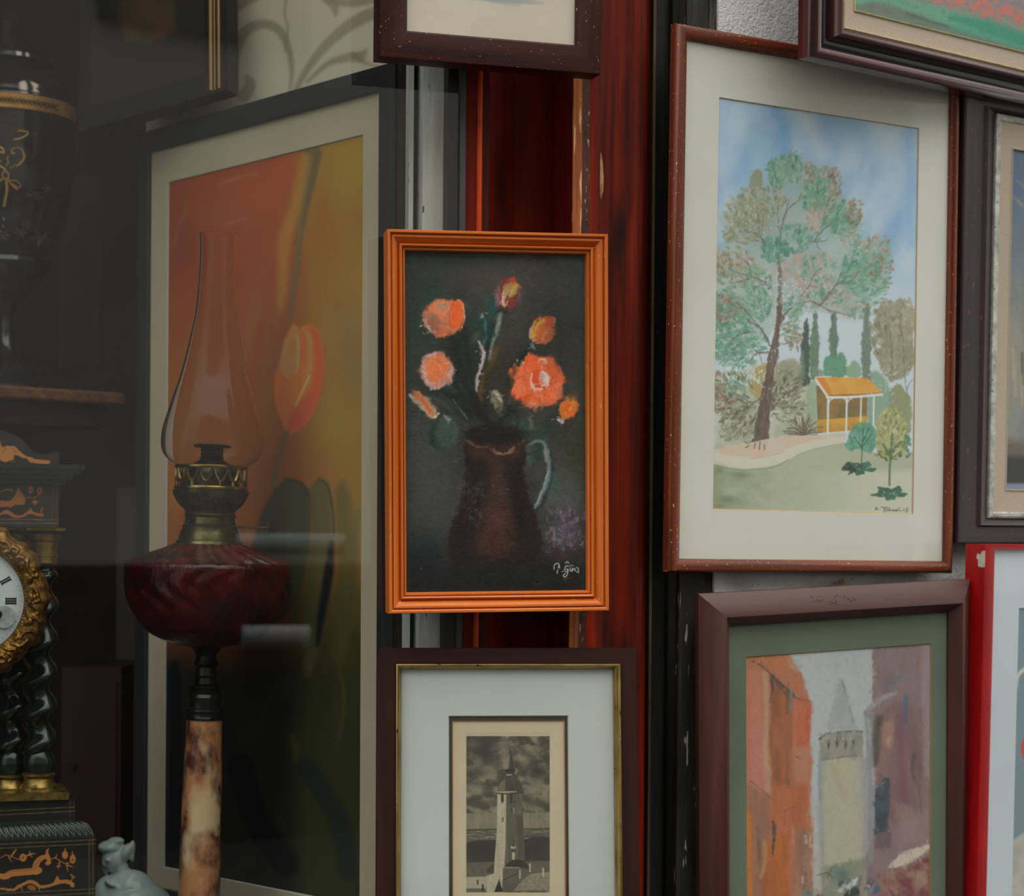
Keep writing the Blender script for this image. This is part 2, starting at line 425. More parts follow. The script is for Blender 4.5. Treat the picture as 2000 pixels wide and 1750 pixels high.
# ================================================================ materials of the place
M_red = mat('red_stained_wood', (72, 20, 9), (166, 46, 16), (30, 30, .9), 5, lo=.42, hi=.66, rough=0.45, coat=0.0, spec=0.2, bump=0.0006, bscale=(90, 90, 4), stain=((30, 12, 8), (14, 14, 2.5), 0.60))
M_redd = mat('dark_red_recess', (84, 20, 9), (128, 36, 13), (30, 30, 1.0), 5, rough=0.5, coat=0.0, spec=0.15, bump=0.0006, bscale=(90, 90, 4), stain=((20, 9, 7), (9, 9, 1.6), 0.58))
M_bead = mat('orange_red_bead', (176, 50, 16), (214, 78, 28), (60, 60, 5), 4, rough=0.4, coat=0.0, spec=0.3, stain=((60, 22, 12), (40, 40, 8), 0.62))
M_worn = mat('worn_bare_edge', (206, 124, 62), (140, 64, 28), (160, 160, 6), 5, rough=0.55, bump=0.0004, fleck=((235, 186, 126), (260, 260, 22), 0.60), stain=((66, 26, 14), (50, 50, 9), 0.60))
M_dirt = mat('grimy_chipped_corner', (52, 28, 24), (92, 42, 32), (110, 110, 26), 6, rough=0.5, bump=0.0012, bscale=(260, 260, 60), fleck=((190, 160, 150), (300, 300, 80), 0.63))
M_black = mat('gap_black', (15, 15, 14), (27, 26, 24), (40, 40, 3), 5, rough=0.5, bump=0.001, bscale=(120, 120, 10))  # near-black colour carries the darkness of the gap by the post
M_peel = mat('peeling_black_post', (24, 24, 23), (52, 51, 49), (50, 50, 7), 6, rough=0.55, bump=0.0025, bscale=(140, 140, 18), fleck=((176, 170, 155), (110, 110, 16), 0.64))
M_bark = mat('weathered_grooved_timber', (26, 25, 22), (120, 112, 98), (150, 150, 14), 7, rough=0.7, bump=0.007, bscale=(200, 200, 22), lo=0.40, hi=0.72)
M_plast = mat('rough_white_plaster', (244, 243, 240), (224, 223, 219), (26, 26, 26), 5, rough=0.75, bump=0.0035, bscale=(230, 230, 230), fleck=((90, 86, 78), (240, 240, 240), 0.68), lo=0.45, hi=0.75, stain=((205, 204, 200), (7, 7, 7), 0.55))
M_white = mat('old_white_paint', (236, 240, 240), (206, 208, 203), (45, 45, 4), 5, rough=0.5, bump=0.0015, bscale=(110, 110, 14), fleck=((80, 74, 66), (130, 130, 26), 0.66))
M_brass_strip = mat('dull_brass_strip', (110, 96, 66), (70, 60, 42), (60, 60, 4), 3, rough=0.5, metal=0.5)
M_grey = mat('grey_strip_paint', (70, 74, 74), (44, 46, 46), (60, 60, 5), 4, rough=0.5)
M_dark = mat('dark_brown_wood', (26, 20, 17), (44, 32, 26), (30, 30, 3), 5, rough=0.45)
M_room = mat('dark_room_wall', (36, 33, 29), (52, 46, 40), (3, 3, 3), 4, rough=0.85)
M_floor = mat('display_platform_cloth', (30, 31, 30), (48, 48, 46), (20, 20, 20), 4, rough=0.9)
M_street = mat('wet_dark_paving', (52, 52, 52), (74, 73, 70), (3, 3, 3), 6, rough=0.6, bump=0.003)
M_opp = mat('pale_stucco', (188, 184, 174), (164, 160, 150), (0.8, 0.8, 0.8), 5, rough=0.85)
M_plinth = mat('dark_granite', (24, 25, 25), (44, 44, 43), (4, 4, 4), 5, rough=0.6)
M_shut = mat('dark_shutter_paint', (30, 38, 40), (46, 54, 54), (3, 3, 30), 3, rough=0.5)

# ================================================================ the shop front
FA = yaw_plane(885, 1050, 2.12, 18)                      # the facade's own plane
Z_LO, Z_HI = -EYE, 1.75
def flocal(parts):                                       # facade-plane boxes -> world prism
    b = MB()
    for (xa, xb, za, zb, back, tx) in parts:
        P = []; Q = []
        for (x, z) in ((xa, za), (xb, zb), (xb, back), (xa, back)):
            P.append(FA.world(x - tx, Z_LO, z)); Q.append(FA.world(x + tx * 0.8, Z_HI, z))
        b.prism(P, Q)
    return b
def strip(name, pa, pb, za, zb, m, back=-0.10, lean=0.0):
    xa = FA.loc(pa, 1050, za)[0]; xb = FA.loc(pb, 1050, zb)[0]
    o = flocal([(xa, xb, za, zb, back, lean)]).build(name, m)
    tag(o, kind='structure'); return o
def bead(name, pc, wpx, z, m, seg=10):
    """a half-round bead standing on the facade"""
    x = FA.loc(pc, 1050, z)[0]; r = wpx / 2 * 2.1 / F
    P = []; Q = []
    for k in range(seg + 1):
        a = math.pi * k / seg
        P.append(FA.world(x - r * math.cos(a), Z_LO, z + r * math.sin(a))); Q.append(FA.world(x - r * math.cos(a), Z_HI, z + r * math.sin(a)))
    P = P[::-1]; Q = Q[::-1]
    o = MB().prism(P, Q).build(name, m, smooth=50); return tag(o, kind='structure')

strip('trim_1', 893, 904, 0.004, 0.004, M_grey, back=-0.03)
strip('trim_2', 904, 924, -0.006, -0.006, M_redd, back=-0.05)
bead('trim_3', 930, 13, -0.008, M_bead)
strip('trim_4', 924, 950, -0.012, -0.012, M_red, back=-0.10)
strip('trim_5', 946, 1000, -0.075, -0.088, M_redd, back=-0.12)
strip('trim_6', 1000, 1120, -0.088, -0.088, M_redd, back=-0.12)
# the raised pilaster board with its worn corner
def chamfer_board():
    z = 0.0
    x = lambda px, zz: FA.loc(px, 1050, zz)[0]
    strip('trim_7', 1114, 1131, -0.003, 0.0, M_worn, back=-0.006)
    strip('trim_17', 1115, 1135, -0.0061, -0.0061, M_redd, back=-0.10)
    strip('trim_8', 1131, 1146, 0.0, 0.001, M_dirt, back=-0.05)
    # face board: gently hollowed
    pts = [(1146, 0.001), (1156, 0.0035), (1170, 0.001), (1186, -0.003), (1204, -0.004), (1222, -0.002), (1236, 0.002), (1250, 0.003), (1262, -0.004)]
    P = [FA.world(x(px, zz), Z_LO, zz) for px, zz in pts]; Q = [FA.world(x(px, zz), Z_HI, zz) for px, zz in pts]
    xe = x(1262, -0.004); xs = x(1146, 0.001)
    P += [FA.world(xe, Z_LO, -0.06), FA.world(xs, Z_LO, -0.06)]; Q += [FA.world(xe, Z_HI, -0.06), FA.world(xs, Z_HI, -0.06)]
    o = MB().prism(P, Q).build('trim_9', M_red, smooth=60); tag(o, kind='structure')
chamfer_board()
strip('trim_10', 1262, 1269, -0.03, -0.03, M_black, back=-0.08)
strip('trim_11', 1269, 1274, -0.012, -0.012, M_brass_strip, back=-0.05)
strip('trim_12', 1274, 1331, -0.03, -0.03, M_black, back=-0.09)  # black strip fills the dark gap, its shade put into the colour
strip('pillar_1', 1331, 1372, 0.0, 0.0, M_peel, back=-0.12, lean=0.010)
strip('pillar_2', 1372, 1400, -0.004, -0.004, M_bark, back=-0.12, lean=0.014)
strip('trim_13', 1306, 1331, -0.018, -0.006, M_black, back=-0.09)

# wall to the right, turning away from the street
xw = FA.loc(1392, 1050, -0.012)
WP0 = FA.world(xw[0], 0, -0.012)
yw = math.radians(30)
WA = Plane(WP0, np.array([math.cos(yw), math.sin(yw), 0]), np.array([0, 0, 1.]), np.array([math.sin(yw), -math.cos(yw), 0]))
def wall_prism(x0, x1, y0, y1, z0, z1):
    P = [WA.world(x, y0, z) for x, z in ((x0, z1), (x1, z1), (x1, z0), (x0, z0))]
    Q = [WA.world(x, y1, z) for x, z in ((x0, z1), (x1, z1), (x1, z0), (x0, z0))]
    return MB().prism(P, Q)
tag(wall_prism(-0.005, 3.2, Z_LO, Z_HI, -0.15, 0.011).build('wall_right', M_plast), kind='structure')

# ================================================================ display window: glass, jamb, room behind
GL = FA.loc(889, 1050, 0.0)[0]
b = MB()
gy0, gy1 = -0.75, 1.35
V = [FA.world(x, y, 0.0) for x, y in ((-2.6, gy0), (GL, gy0), (GL, gy1), (-2.6, gy1))]
tag(mesh('window_1', V, [(0, 1, 2, 3)], pane_mat('shop_window_glass', refl=1.55, tint=(0.93, 0.95, 0.93), ior=1.52)), kind='structure')
# white-painted jamb seen through the glass
strip('window_2', 820, 869, -0.030, -0.026, M_white, back=-0.07)
strip('window_3', 793, 802, -0.040, -0.040, M_white, back=-0.07)
strip('window_4', 869, 893, -0.008, -0.004, M_dark, back=-0.07)  # dark strip stands in for a red-brown reflection in the glass
strip('trim_14', 778, 820, -0.055, -0.055, M_dark, back=-0.075)
def fbox(name, x0, x1, y0, y1, z0, z1, m):
    P = [FA.world(x, y0, z) for x, z in ((x0, z1), (x1, z1), (x1, z0), (x0, z0))]
    Q = [FA.world(x, y1, z) for x, z in ((x0, z1), (x1, z1), (x1, z0), (x0, z0))]
    return tag(MB().prism(P, Q).build(name, m), kind='structure')
PLAT = -0.503
fbox('floor_platform', -2.6, 0.0, PLAT - 0.08, PLAT, -1.7, -0.012, M_floor)
fbox('wall_front', -2.6, GL, Z_LO, gy0, -0.06, 0.03, M_red)
fbox('wall_lintel', -2.6, GL, gy1, Z_HI, -0.06, 0.03, M_red)
fbox('wall_back', -2.6, 1.6, Z_LO, Z_HI, -1.82, -1.72, M_room)
fbox('wall_left', -2.7, -2.6, Z_LO, Z_HI, -1.82, 0.03, M_room)
fbox('wall_inner', 0.12, 0.16, Z_LO, Z_HI, -1.72, -0.09, M_room)
fbox('ceiling', -2.7, 1.7, 1.30, 1.36, -1.82, -0.06, M_room)
fbox('roof', -2.7, 2.6, Z_HI, Z_HI + 0.1, -2.2, 0.03, M_room)

# ================================================================ the street behind the camera
tag(MB().box(-30, 30, -30, 6, -0.1, 0.0).build('ground', M_street), kind='structure')
OPY = -4.2
ob = MB().box(-3.2, 18, OPY - 0.4, OPY, 1.36, 6.4).build('wall_opposite', M_opp); tag(ob, kind='structure')
op = MB().box(-3.2, 18, OPY - 0.4, OPY + 0.04, 0.0, 1.36).build('wall_plinth', M_plinth); tag(op, kind='structure')
for i, xx in enumerate((-0.9, 2.2, 5.0, 7.8, 10.6)):
    b = MB(); b.box(xx, xx + 1.1, OPY, OPY + 0.05, 3.9, 5.5)
    o = b.build('window_%d' % (5 + i), M_shut); tag(o, kind='structure')
def mirror_at(px, py, dist):
    """where the thing mirrored in the shop window at this pixel really stands"""
    d = ray(px, py); t = ((FA.O - CAM) @ FA.uz) / (d @ FA.uz); p = CAM + d * t
    r = d - 2 * (d @ FA.uz) * FA.uz; r /= np.linalg.norm(r); return p + r * dist
M_rail = mat('blue_white_rail_paint', (170, 200, 205), (225, 225, 222), (9, 9, 9), 2, rough=0.35)
for (xa, xb, yy, th, lab) in ((462, 672, 1062, 26, 'longer upper pale blue rail mirrored in the shop window'), (474, 604, 1243, 26, 'shorter lower pale blue rail mirrored in the shop window')):
    A = mirror_at(xa, yy, 2.6); B = mirror_at(xb, yy, 2.6); 
    B[2] = A[2]
    o = MB().tube([A, A + (B - A) * 0.5, B], 4.7 / F * th * .80, 14).build('street_rail', M_rail, smooth=50)
    tag(o, lab, 'rail', 'pale rails across the street')

# a chip knocked out of the pilaster's paint
cx_ = FA.loc(1172, 340, -0.001); b = MB(); ring_ = [(0, .026), (-.0028, .014), (-.0036, 0), (-.003, -.014), (.0006, -.030), (.0034, -.020), (.0036, -.004), (.0024, .012)]
V = [FA.world(cx_[0] + u, cx_[1] + v, .0016) for u, v in ring_] + [FA.world(cx_[0] + u, cx_[1] + v, -.004) for u, v in ring_]
n_ = len(ring_); o = mesh('trim_16', V, [tuple(range(n_)), tuple(range(2 * n_ - 1, n_ - 1, -1))] + [(i, i + n_, (i + 1) % n_ + n_, (i + 1) % n_) for i in range(n_)], mat('bare_chipped_wood', (190, 140, 96), (70, 40, 26), (120, 120, 60), 3, rough=.7)); tag(o, kind='structure')
# ================================================================ picture frames
M_wine = mat('dark_wine_wood', (64, 24, 17), (40, 18, 14), (4, 90, 1), 5, rough=0.42, coat=0.0, spec=.3, coords='UV', bump=0.0002, bscale=(20, 300, 1), fleck=((205, 150, 118), (150, 300, 1), 0.675))
M_varn = mat('orange_varnished_pine', (222, 120, 40), (196, 92, 26), (5, 150, 1), 5, rough=0.4, coat=0.15, coords='UV', bump=0.00015, bscale=(14, 400, 1), fleck=((232, 176, 110), (90, 420, 1), 0.675))
M_mahog = mat('scratched_mahogany', (126, 60, 34), (92, 42, 24), (6, 160, 1), 5, rough=0.36, coat=0.06, spec=.4, coords='UV', bump=0.0002, bscale=(20, 300, 1), fleck=((232, 188, 158), (170, 340, 1), 0.665))
M_umber = mat('umber_flat_wood', (54, 27, 21), (38, 21, 17), (3, 60, 1), 4, rough=0.45, spec=.25, coords='UV', bump=0.0001, bscale=(10, 300, 1))
M_gold = mat('thin_gilt', (176, 150, 92), (132, 108, 62), (20, 60, 1), 4, rough=0.3, metal=0.85, coords='UV', fleck=((40, 32, 22), (60, 200, 1), 0.66))
M_roset = mat('rosewood_gloss', (86, 34, 28), (58, 25, 22), (4, 90, 1), 4, rough=0.24, coat=0.9, coords='UV')
M_groove = mat('black_lacquer', (14, 17, 18), (24, 27, 28), (4, 90, 1), 3, rough=0.25, coords='UV')
M_linen = mat('linen_slip', (196, 180, 160), (176, 160, 140), (500, 500, 1), 3, rough=0.9, coords='UV', bump=0.0003, bscale=(1400, 1400, 1))
M_gilt_edge = mat('pale_gilt_edge', (235, 220, 180), (205, 180, 128), (60, 60, 1), 3, rough=0.35, metal=0.3, coords='UV')
M_smoke = mat('smoky_plum_wood', (44, 36, 38), (58, 40, 38), (3, 70, 1), 4, rough=0.36, coords='UV', bump=0.0001, bscale=(10, 300, 1), fleck=((150, 84, 50), (80, 260, 1), 0.67))
M_chalk = mat('chalky_white_liner', (205, 206, 196), (150, 150, 140), (60, 60, 1), 5, rough=0.7, coords='UV', bump=0.0012, bscale=(240, 240, 1), fleck=((70, 62, 50), (160, 160, 1), 0.65))
M_cherry = mat('matt_purple_brown', (82, 38, 28), (60, 30, 23), (3, 70, 1), 4, rough=0.46, spec=0.6, coords='UV', fleck=((34, 26, 24), (130, 220, 1), 0.70))
M_redp = mat('bright_red_paint', (176, 6, 12), (140, 4, 10), (10, 60, 1), 3, rough=0.4, coords='UV', fleck=((225, 120, 110), (120, 300, 1), 0.72))
M_greyf = mat('slate_grey_frame', (40, 44, 46), (52, 54, 55), (4, 60, 1), 3, rough=0.5, coords='UV')
M_oldgold = mat('dull_gold_moulding', (150, 118, 74), (96, 70, 44), (6, 90, 1), 4, rough=0.4, metal=0.5, coords='UV')
M_board = mat('backing_board', (90, 76, 58), (70, 58, 44), (20, 20, 20), 3, rough=0.9)
def matboard(name, c, c2=None, sc=6): return mat(name, c, c2 or tuple(int(v * 0.93) for v in c), (sc, sc, sc), 5, rough=0.9, spec=0.2, bump=0.00008, bscale=(900, 900, 900), lo=0.3, hi=0.75)
MB_cream = matboard('cream_mat', (238, 236, 225), (228, 224, 211))
MB_white = matboard('cool_white_mat', (200, 205, 200), (192, 197, 193))
MB_green = matboard('sage_green_mat', (124, 138, 118), (106, 120, 102))
MB_putty = matboard('putty_mat', (214, 200, 174), (202, 187, 162))
MB_ivory = matboard('ivory_mat', (206, 194, 168), (196, 182, 156))
MB_brown = matboard('dark_brown_mat', (74, 64, 50), (62, 54, 42))
MB_old = matboard('aged_paper', (216, 206, 186), (200, 188, 166), 9)
GLAZE = pane_mat('picture_glass', refl=1.0, tint=(0.97, 0.98, 0.97), ior=1.5)

def rect_px(P, q, z=0.0):
    L = [P.loc(x, y, z) for x, y in q]      # TL TR BR BL
    return ((L[0][0] + L[3][0]) / 2, (L[1][0] + L[2][0]) / 2, (L[2][1] + L[3][1]) / 2, (L[0][1] + L[1][1]) / 2)
def root(name, P, label, cat='picture', group=None):
    return empty(name, label, cat, M=P.mat4(), group=group)
def outer_of(P): return (-P.W / 2, P.W / 2, -P.H / 2, P.H / 2)
def backing(P, r, z, par, rr=None):
    x0, x1, y0, y1 = outer_of(P); e = 0.004
    return MB().box(x0 + e, x1 - e, y0 + e, y1 - e, z - 0.003, z).build('backing_board', M_board, par)
def mat_board(name, P, outer, inner, z, m, par, label=None, t=0.0016, bev=None):
    o = moulding(name, outer, inner, [(0, z), (1.0, z)], m, par, label=label)
    w = abs(inner[0] - outer[0]); e = 0.0011
    o2 = moulding('bevel', inner, (inner[0] + e, inner[1] - e, inner[2] + e, inner[3] - e), [(0, z), (1, z - t)], bev or MB_white, o)
    return o
def glass(P, r, z, par):
    x0, x1, y0, y1 = r
    return mesh('glazing', [(x0, y0, z), (x1, y0, z), (x1, y1, z), (x0, y1, z)], [(0, 1, 2, 3)], GLAZE, par)
def grow(r, e): return (r[0] - e, r[1] + e, r[2] - e, r[3] + e)

# ---- vase of roses, small orange frame ------------------------------------------------
P2 = fit_rect([(756, 447), (1188, 457), (1190, 1193), (760, 1199)], 2.072, 11)
R2 = root('framed_painting', P2, 'small painting of orange roses in a dark jug, in an orange varnished wooden frame', group=None)
in2 = rect_px(P2, [(791, 490), (1144, 497), (1145, 1152), (794, 1158)], -0.012)
moulding('frame', outer_of(P2), in2, [(0, -0.036), (0, -0.0015), (.03, 0), (.13, 0), (.17, -.0008), (.20, -.0045), (.24, -.0045), (.27, -.0015), (.36, -.0018), (.5, -.0052), (.60, -.0085), (.655, -.0095), (.67, -.0058), (.74, -.0042), (.80, -.0052), (.815, -.0098), (.86, -.0100), (.88, -.0078), (.95, -.0082), (1, -.0115), (1, -.020)], M_varn, R2)
backing(P2, None, -0.022, R2)

# ---- top left: dark frame cut by the top edge of the photo ----------------------------
P1 = fit_rect([(745, -452), (1180, -397), (1172, 146), (742, 110)], 2.055, 17)
R1 = root('framed_drawing', P1, 'dark wine-brown frame around pale paper, hanging above the orange rose painting')
in1 = rect_px(P1, [(797, -390), (1128, -345), (1124, 87), (797, 61)], -0.009)
moulding('frame', outer_of(P1), in1, [(0, -.030), (0, -.0018), (.02, -.0004), (.06, 0), (.93, -.0065), (.97, -.0085), (1, -.0095), (1, -.016)], M_wine, R1)
backing(P1, None, -0.018, R1)
glass(P1, grow(in1, .002), -0.0110, R1)

# ---- bottom: etching of a tower --------------------------------------------------------
P3 = fit_rect([(739, 1267), (1243, 1263), (1252, 1925), (731, 1935)], 2.085, 4)
R3 = root('framed_etching', P3, 'etching of a domed tower with wide white mat, gilt inner edge and dark brown frame')
g3 = rect_px(P3, [(773, 1300), (1215, 1294), (1213, 1890), (773, 1898)], 0.0)
moulding('frame', outer_of(P3), g3, [(0, -.022), (0, -.001), (.03, 0), (.96, 0), (1, -.001), (1, -.014)], M_umber, R3)
i3 = rect_px(P3, [(783, 1311), (1201, 1303), (1199, 1880), (784, 1888)], -0.003)
moulding('gilt_slip', g3, i3, [(0, -.010), (0, .0030), (.25, .0036), (.5, .0030), (.8, .0002), (1, -.003), (1, -.010)], M_gold, R3, label='thin gilt inner edge')
m3 = rect_px(P3, [(875, 1400), (1113, 1395), (1111, 1792), (876, 1796)], -0.006)
mat_board('mat', P3, grow(i3, .002), m3, -0.006, MB_white, R3, label='wide cool white mat')
d3 = rect_px(P3, [(883, 1409), (1105, 1405), (1103, 1784), (884, 1788)], -0.0085)
mat_board('inner_mat', P3, grow(m3, .002), d3, -0.0082, MB_brown, R3, label='narrow dark brown inner mat', bev=matboard('tan_bevel', (196, 150, 104)))
backing(P3, None, -0.014, R3)
glass(P3, grow(i3, .001), -0.0042, R3)

# ---- park watercolour in mahogany frame ------------------------------------------------
P4 = fit_rect([(1322, 43), (1877, 141), (1862, 1120), (1306, 1117)], 2.262, 31)
R4 = root('framed_watercolour', P4, 'tall park watercolour with big tree and yellow pavilion, cream mat, scratched reddish frame')
i4 = rect_px(P4, [(1341, 79), (1856, 168), (1840, 1095), (1327, 1092)], -0.009)
moulding('frame', outer_of(P4), i4, [(0, -.013), (0, -.0045), (.05, -.0022), (.16, -.0006), (.32, 0), (.52, -.0003), (.72, -.0022), (.9, -.0058), (1, -.0088), (1, -.013)], M_mahog, R4, smooth=50)
pic4 = rect_px(P4, [(1403, 187), (1795, 253), (1783, 1005), (1393, 995)], -0.011)
mat_board('mat', P4, grow(i4, .002), pic4, -0.0105, MB_cream, R4, label='broad cream mat', bev=matboard('warm_bevel', (206, 172, 128)))
backing(P4, None, -0.0135, R4)
glass(P4, grow(i4, .001), -0.0095, R4)

# ---- top right landscape ---------------------------------------------------------------
P5 = fit_rect([(1592, -500), (2110, -310), (2098, 222), (1590, 108)], 2.303, 40)
R5 = root('framed_landscape', P5, 'green meadow painting with red flowers in a heavy double-beaded frame, top right')
i5 = rect_px(P5, [(1649, -420), (2040, -275), (2036, 148), (1647, 59)], -0.004)
moulding('frame', outer_of(P5), i5, [(0, -.024), (0, -.008), (.04, -.003), (.12, -.0004), (.2, 0), (.28, -.0012), (.36, -.0055), (.40, -.011), (.66, -.011), (.68, -.006), (.73, .0015), (.79, .0048), (.86, .0045), (.93, .001), (1, -.005), (1, -.014)], M_roset, R5, smooth=50)
xo = outer_of(P5); fr = lambda f: tuple(o + (i - o) * f for o, i in zip(xo, i5))
moulding('groove', fr(.405), fr(.655), [(0, -.0108), (.2, -.0095), (.5, -.0085), (.8, -.0095), (1, -.0108)], M_groove, R5, label='black groove between the beads')
l5 = rect_px(P5, [(1672, -385), (2018, -258), (2014, 103), (1670, 23)], -0.008)
moulding('linen_slip', grow(i5, .001), l5, [(0, -.004), (.02, -.0035), (.08, -.0035), (.12, -.0055), (.92, -.0075), (1, -.0078), (1, -.012)], M_linen, R5, label='beige linen slip')
moulding('gilt_edge', grow(i5, -.0008), grow(i5, -.0030), [(0, -.006), (0, -.0022), (.5, -.0015), (1, -.003), (1, -.006)], M_gilt_edge, R5, label='pale gilt line')
moulding('gilt_edge', grow(l5, .0016), grow(l5, 0), [(0, -.009), (0, -.0060), (.5, -.0052), (1, -.0065), (1, -.010)], M_gilt_edge, R5, label='pale gilt line')
backing(P5, None, -0.016, R5)

# ---- dark frame at the right edge ------------------------------------------------------
P6 = fit_rect([(1889, 178), (2130, 226), (2116, 1060), (1868, 1061)], 2.44, 30)
R6 = root('framed_seascape', P6, 'blue-grey painting in smoky dark frame with chipped white liner, at the right edge')
i6 = rect_px(P6, [(1947, 222), (2090, 250), (2076, 1012), (1932, 1011)], -0.004)
moulding('frame', outer_of(P6), i6, [(0, -.026), (0, -.002), (.03, 0), (.28, -.001), (.31, -.003), (.62, -.0045), (.66, -.002), (.70, -.001), (.76, -.003), (.94, -.006), (1, -.008), (1, -.014)], M_smoke, R6)
w6 = rect_px(P6, [(1957, 236), (2081, 261), (2067, 1001), (1942, 1000)], -0.004)
moulding('white_liner', grow(i6, .0006), w6, [(0, -.008), (0, -.0035), (.3, -.0022), (.8, -.003), (1, -.005), (1, -.010)], M_chalk, R6, label='chipped chalky white liner')
s6 = rect_px(P6, [(1978, 290), (2060, 306), (2046, 957), (1965, 956)], -0.008)
moulding('linen_slip', grow(w6, .0006), s6, [(0, -.0050), (.93, -.0082), (.95, -.0070), (1, -.0072), (1, -.011)], M_linen, R6, label='beige slip')
backing(P6, None, -0.014, R6)

# ---- red frame ------------------------------------------------------------------------
P7 = fit_rect([(1925, 1063), (2345, 1066), (2322, 1965), (1900, 2090)], 2.50, 31)
R7 = root('framed_poster', P7, 'bright red narrow deep frame with white mat and grey-blue print, bottom right corner')
i7 = rect_px(P7, [(1936, 1076), (2335, 1072), (2312, 1955), (1918, 2078)], -0.004)
moulding('frame', outer_of(P7), i7, [(0, -.030), (0, -.0008), (.08, 0), (.9, 0), (1, -.001), (1, -.010)], M_redp, R7)
pic7 = rect_px(P7, [(1985, 1186), (2290, 1180), (2270, 1860), (1974, 1960)], -0.007)
mat_board('mat', P7, grow(i7, .002), pic7, -0.006, matboard('spotted_white_mat', (224, 231, 240), (214, 221, 230)), R7, label='spotted white mat')
backing(P7, None, -0.012, R7)
glass(P7, grow(i7, .001), -0.0045, R7)
# torn sticker on the corner of the red frame
M_stick = mat('torn_paper_sticker', (205, 198, 184), (180, 172, 158), (300, 300, 300), 3, rough=0.8)
x0, x1, y0, y1 = outer_of(P7)
stk = [(0, 0), (0, -.0205), (-.0035, -.0215), (-.010, -.0205), (-.0105, -.012), (-.013, -.0095), (-.0115, -.0035), (-.007, -.006), (-.005, -.001)]
V = [(x0 - .0006, y1 - .008 + yy, zz) for zz, yy in stk]; V += [(x0 - .0002, y1 - .008 + yy, zz) for zz, yy in stk]; n = len(stk)
mesh('price_sticker', V, [tuple(range(n)), tuple(range(2 * n - 1, n - 1, -1))] + [(i, i + n, (i + 1) % n + n, (i + 1) % n) for i in range(n)], M_stick, R7, label='torn white paper sticker')

# ---- street with a stone tower, purple-brown frame --------------------------------------
P8 = fit_rect([(1364, 1160), (1895, 1131), (1892, 1900), (1367, 1990)], 2.268, 29)
R8 = root('framed_street_scene', P8, 'painting of a narrow street and stone tower, sage green mat, wide purple-brown frame')
i8 = rect_px(P8, [(1424, 1223), (1851, 1197), (1851, 1845), (1426, 1922)], 0.002)
moulding('frame', outer_of(P8), i8, [(0, -.007), (0, 0), (.02, .0008), (.66, .0165), (.69, .0170), (.72, .0160), (1, .002), (1, -.007)], M_cherry, R8)
pic8 = rect_px(P8, [(1456, 1286), (1819, 1253), (1817, 1800), (1458, 1868)], -0.002)
mat_board('mat', P8, grow(i8, .002), pic8, -0.001, MB_green, R8, label='sage green mat', bev=matboard('gold_bevel', (190, 150, 90)))
backing(P8, None, -0.006, R8)
glass(P8, grow(i8, .001), 0.0005, R8)
# scuffed dark marks on the frame's upper slope
rg = np.random.RandomState(4); b = MB()
for i in range(46):
    px = 1582 + rg.rand() * 92; py = 1163 + rg.rand() * 20 - (px - 1630) * .05; u0, v0 = P8.loc(px, py, .0085); fr_ = (P8.H / 2 - v0) / max(P8.H / 2 - i8[3], 1e-4)
    zz = .0008 + (.0165 - .0008) * min(max((fr_ - .02) / .64, 0), 1) + .0002; a = rg.rand() * 3.1; L = .001 + rg.rand() * .0022
    b.tube([(u0, v0, zz), (u0 + L * math.cos(a), v0 + L * .6 * math.sin(a), zz - L * .6 * math.sin(a) * 1.0)], .00022 + rg.rand() * .0002, 5)
b.build('scuff_marks', mat('dark_scuff', (34, 28, 26), rough=.8), R8)
# nail above that frame
nl = at(1644, 1138, 2.30)
M_iron = mat('rusty_iron', (60, 48, 36), (120, 96, 66), (300, 300, 300), 3, rough=0.6, metal=0.6)
b = MB(); b.tube([nl + np.array([0.004, 0.03, 0.0]), nl, nl + np.array([-.001, -.006, 0.001])], 0.0015, 8); b.tube([nl + np.array([-.001, -.006, .001]), nl + np.array([-.0012, -.008, .0012])], 0.0042, 10)
tag(b.build('nail', M_iron, smooth=40), 'rusty nail in the plaster just above the wide purple-brown frame', 'nail')

# ---- tulip picture, standing in the window ----------------------------------------------
P9 = fit_rect([(264, 262), (774, 119), (759, 1868), (262, 1757)], 2.375, -47)
R9 = root('framed_tulip_print', P9, 'tall tulip print on orange ground in a slate frame, standing behind the oil lamp')
i9 = rect_px(P9, [(291, 297), (747, 180), (733, 1830), (288, 1722)], -0.004)
moulding('frame', outer_of(P9), i9, [(0, -.030), (0, -.001), (.03, 0), (.95, 0), (1, -.001), (1, -.010)], M_greyf, R9)
pic9 = rect_px(P9, [(327, 354), (711, 264), (700, 1777), (320, 1688)], -0.006)
mat_board('mat', P9, grow(i9, .002), pic9, -0.006, MB_putty, R9, label='putty coloured mat')
backing(P9, None, -0.012, R9)
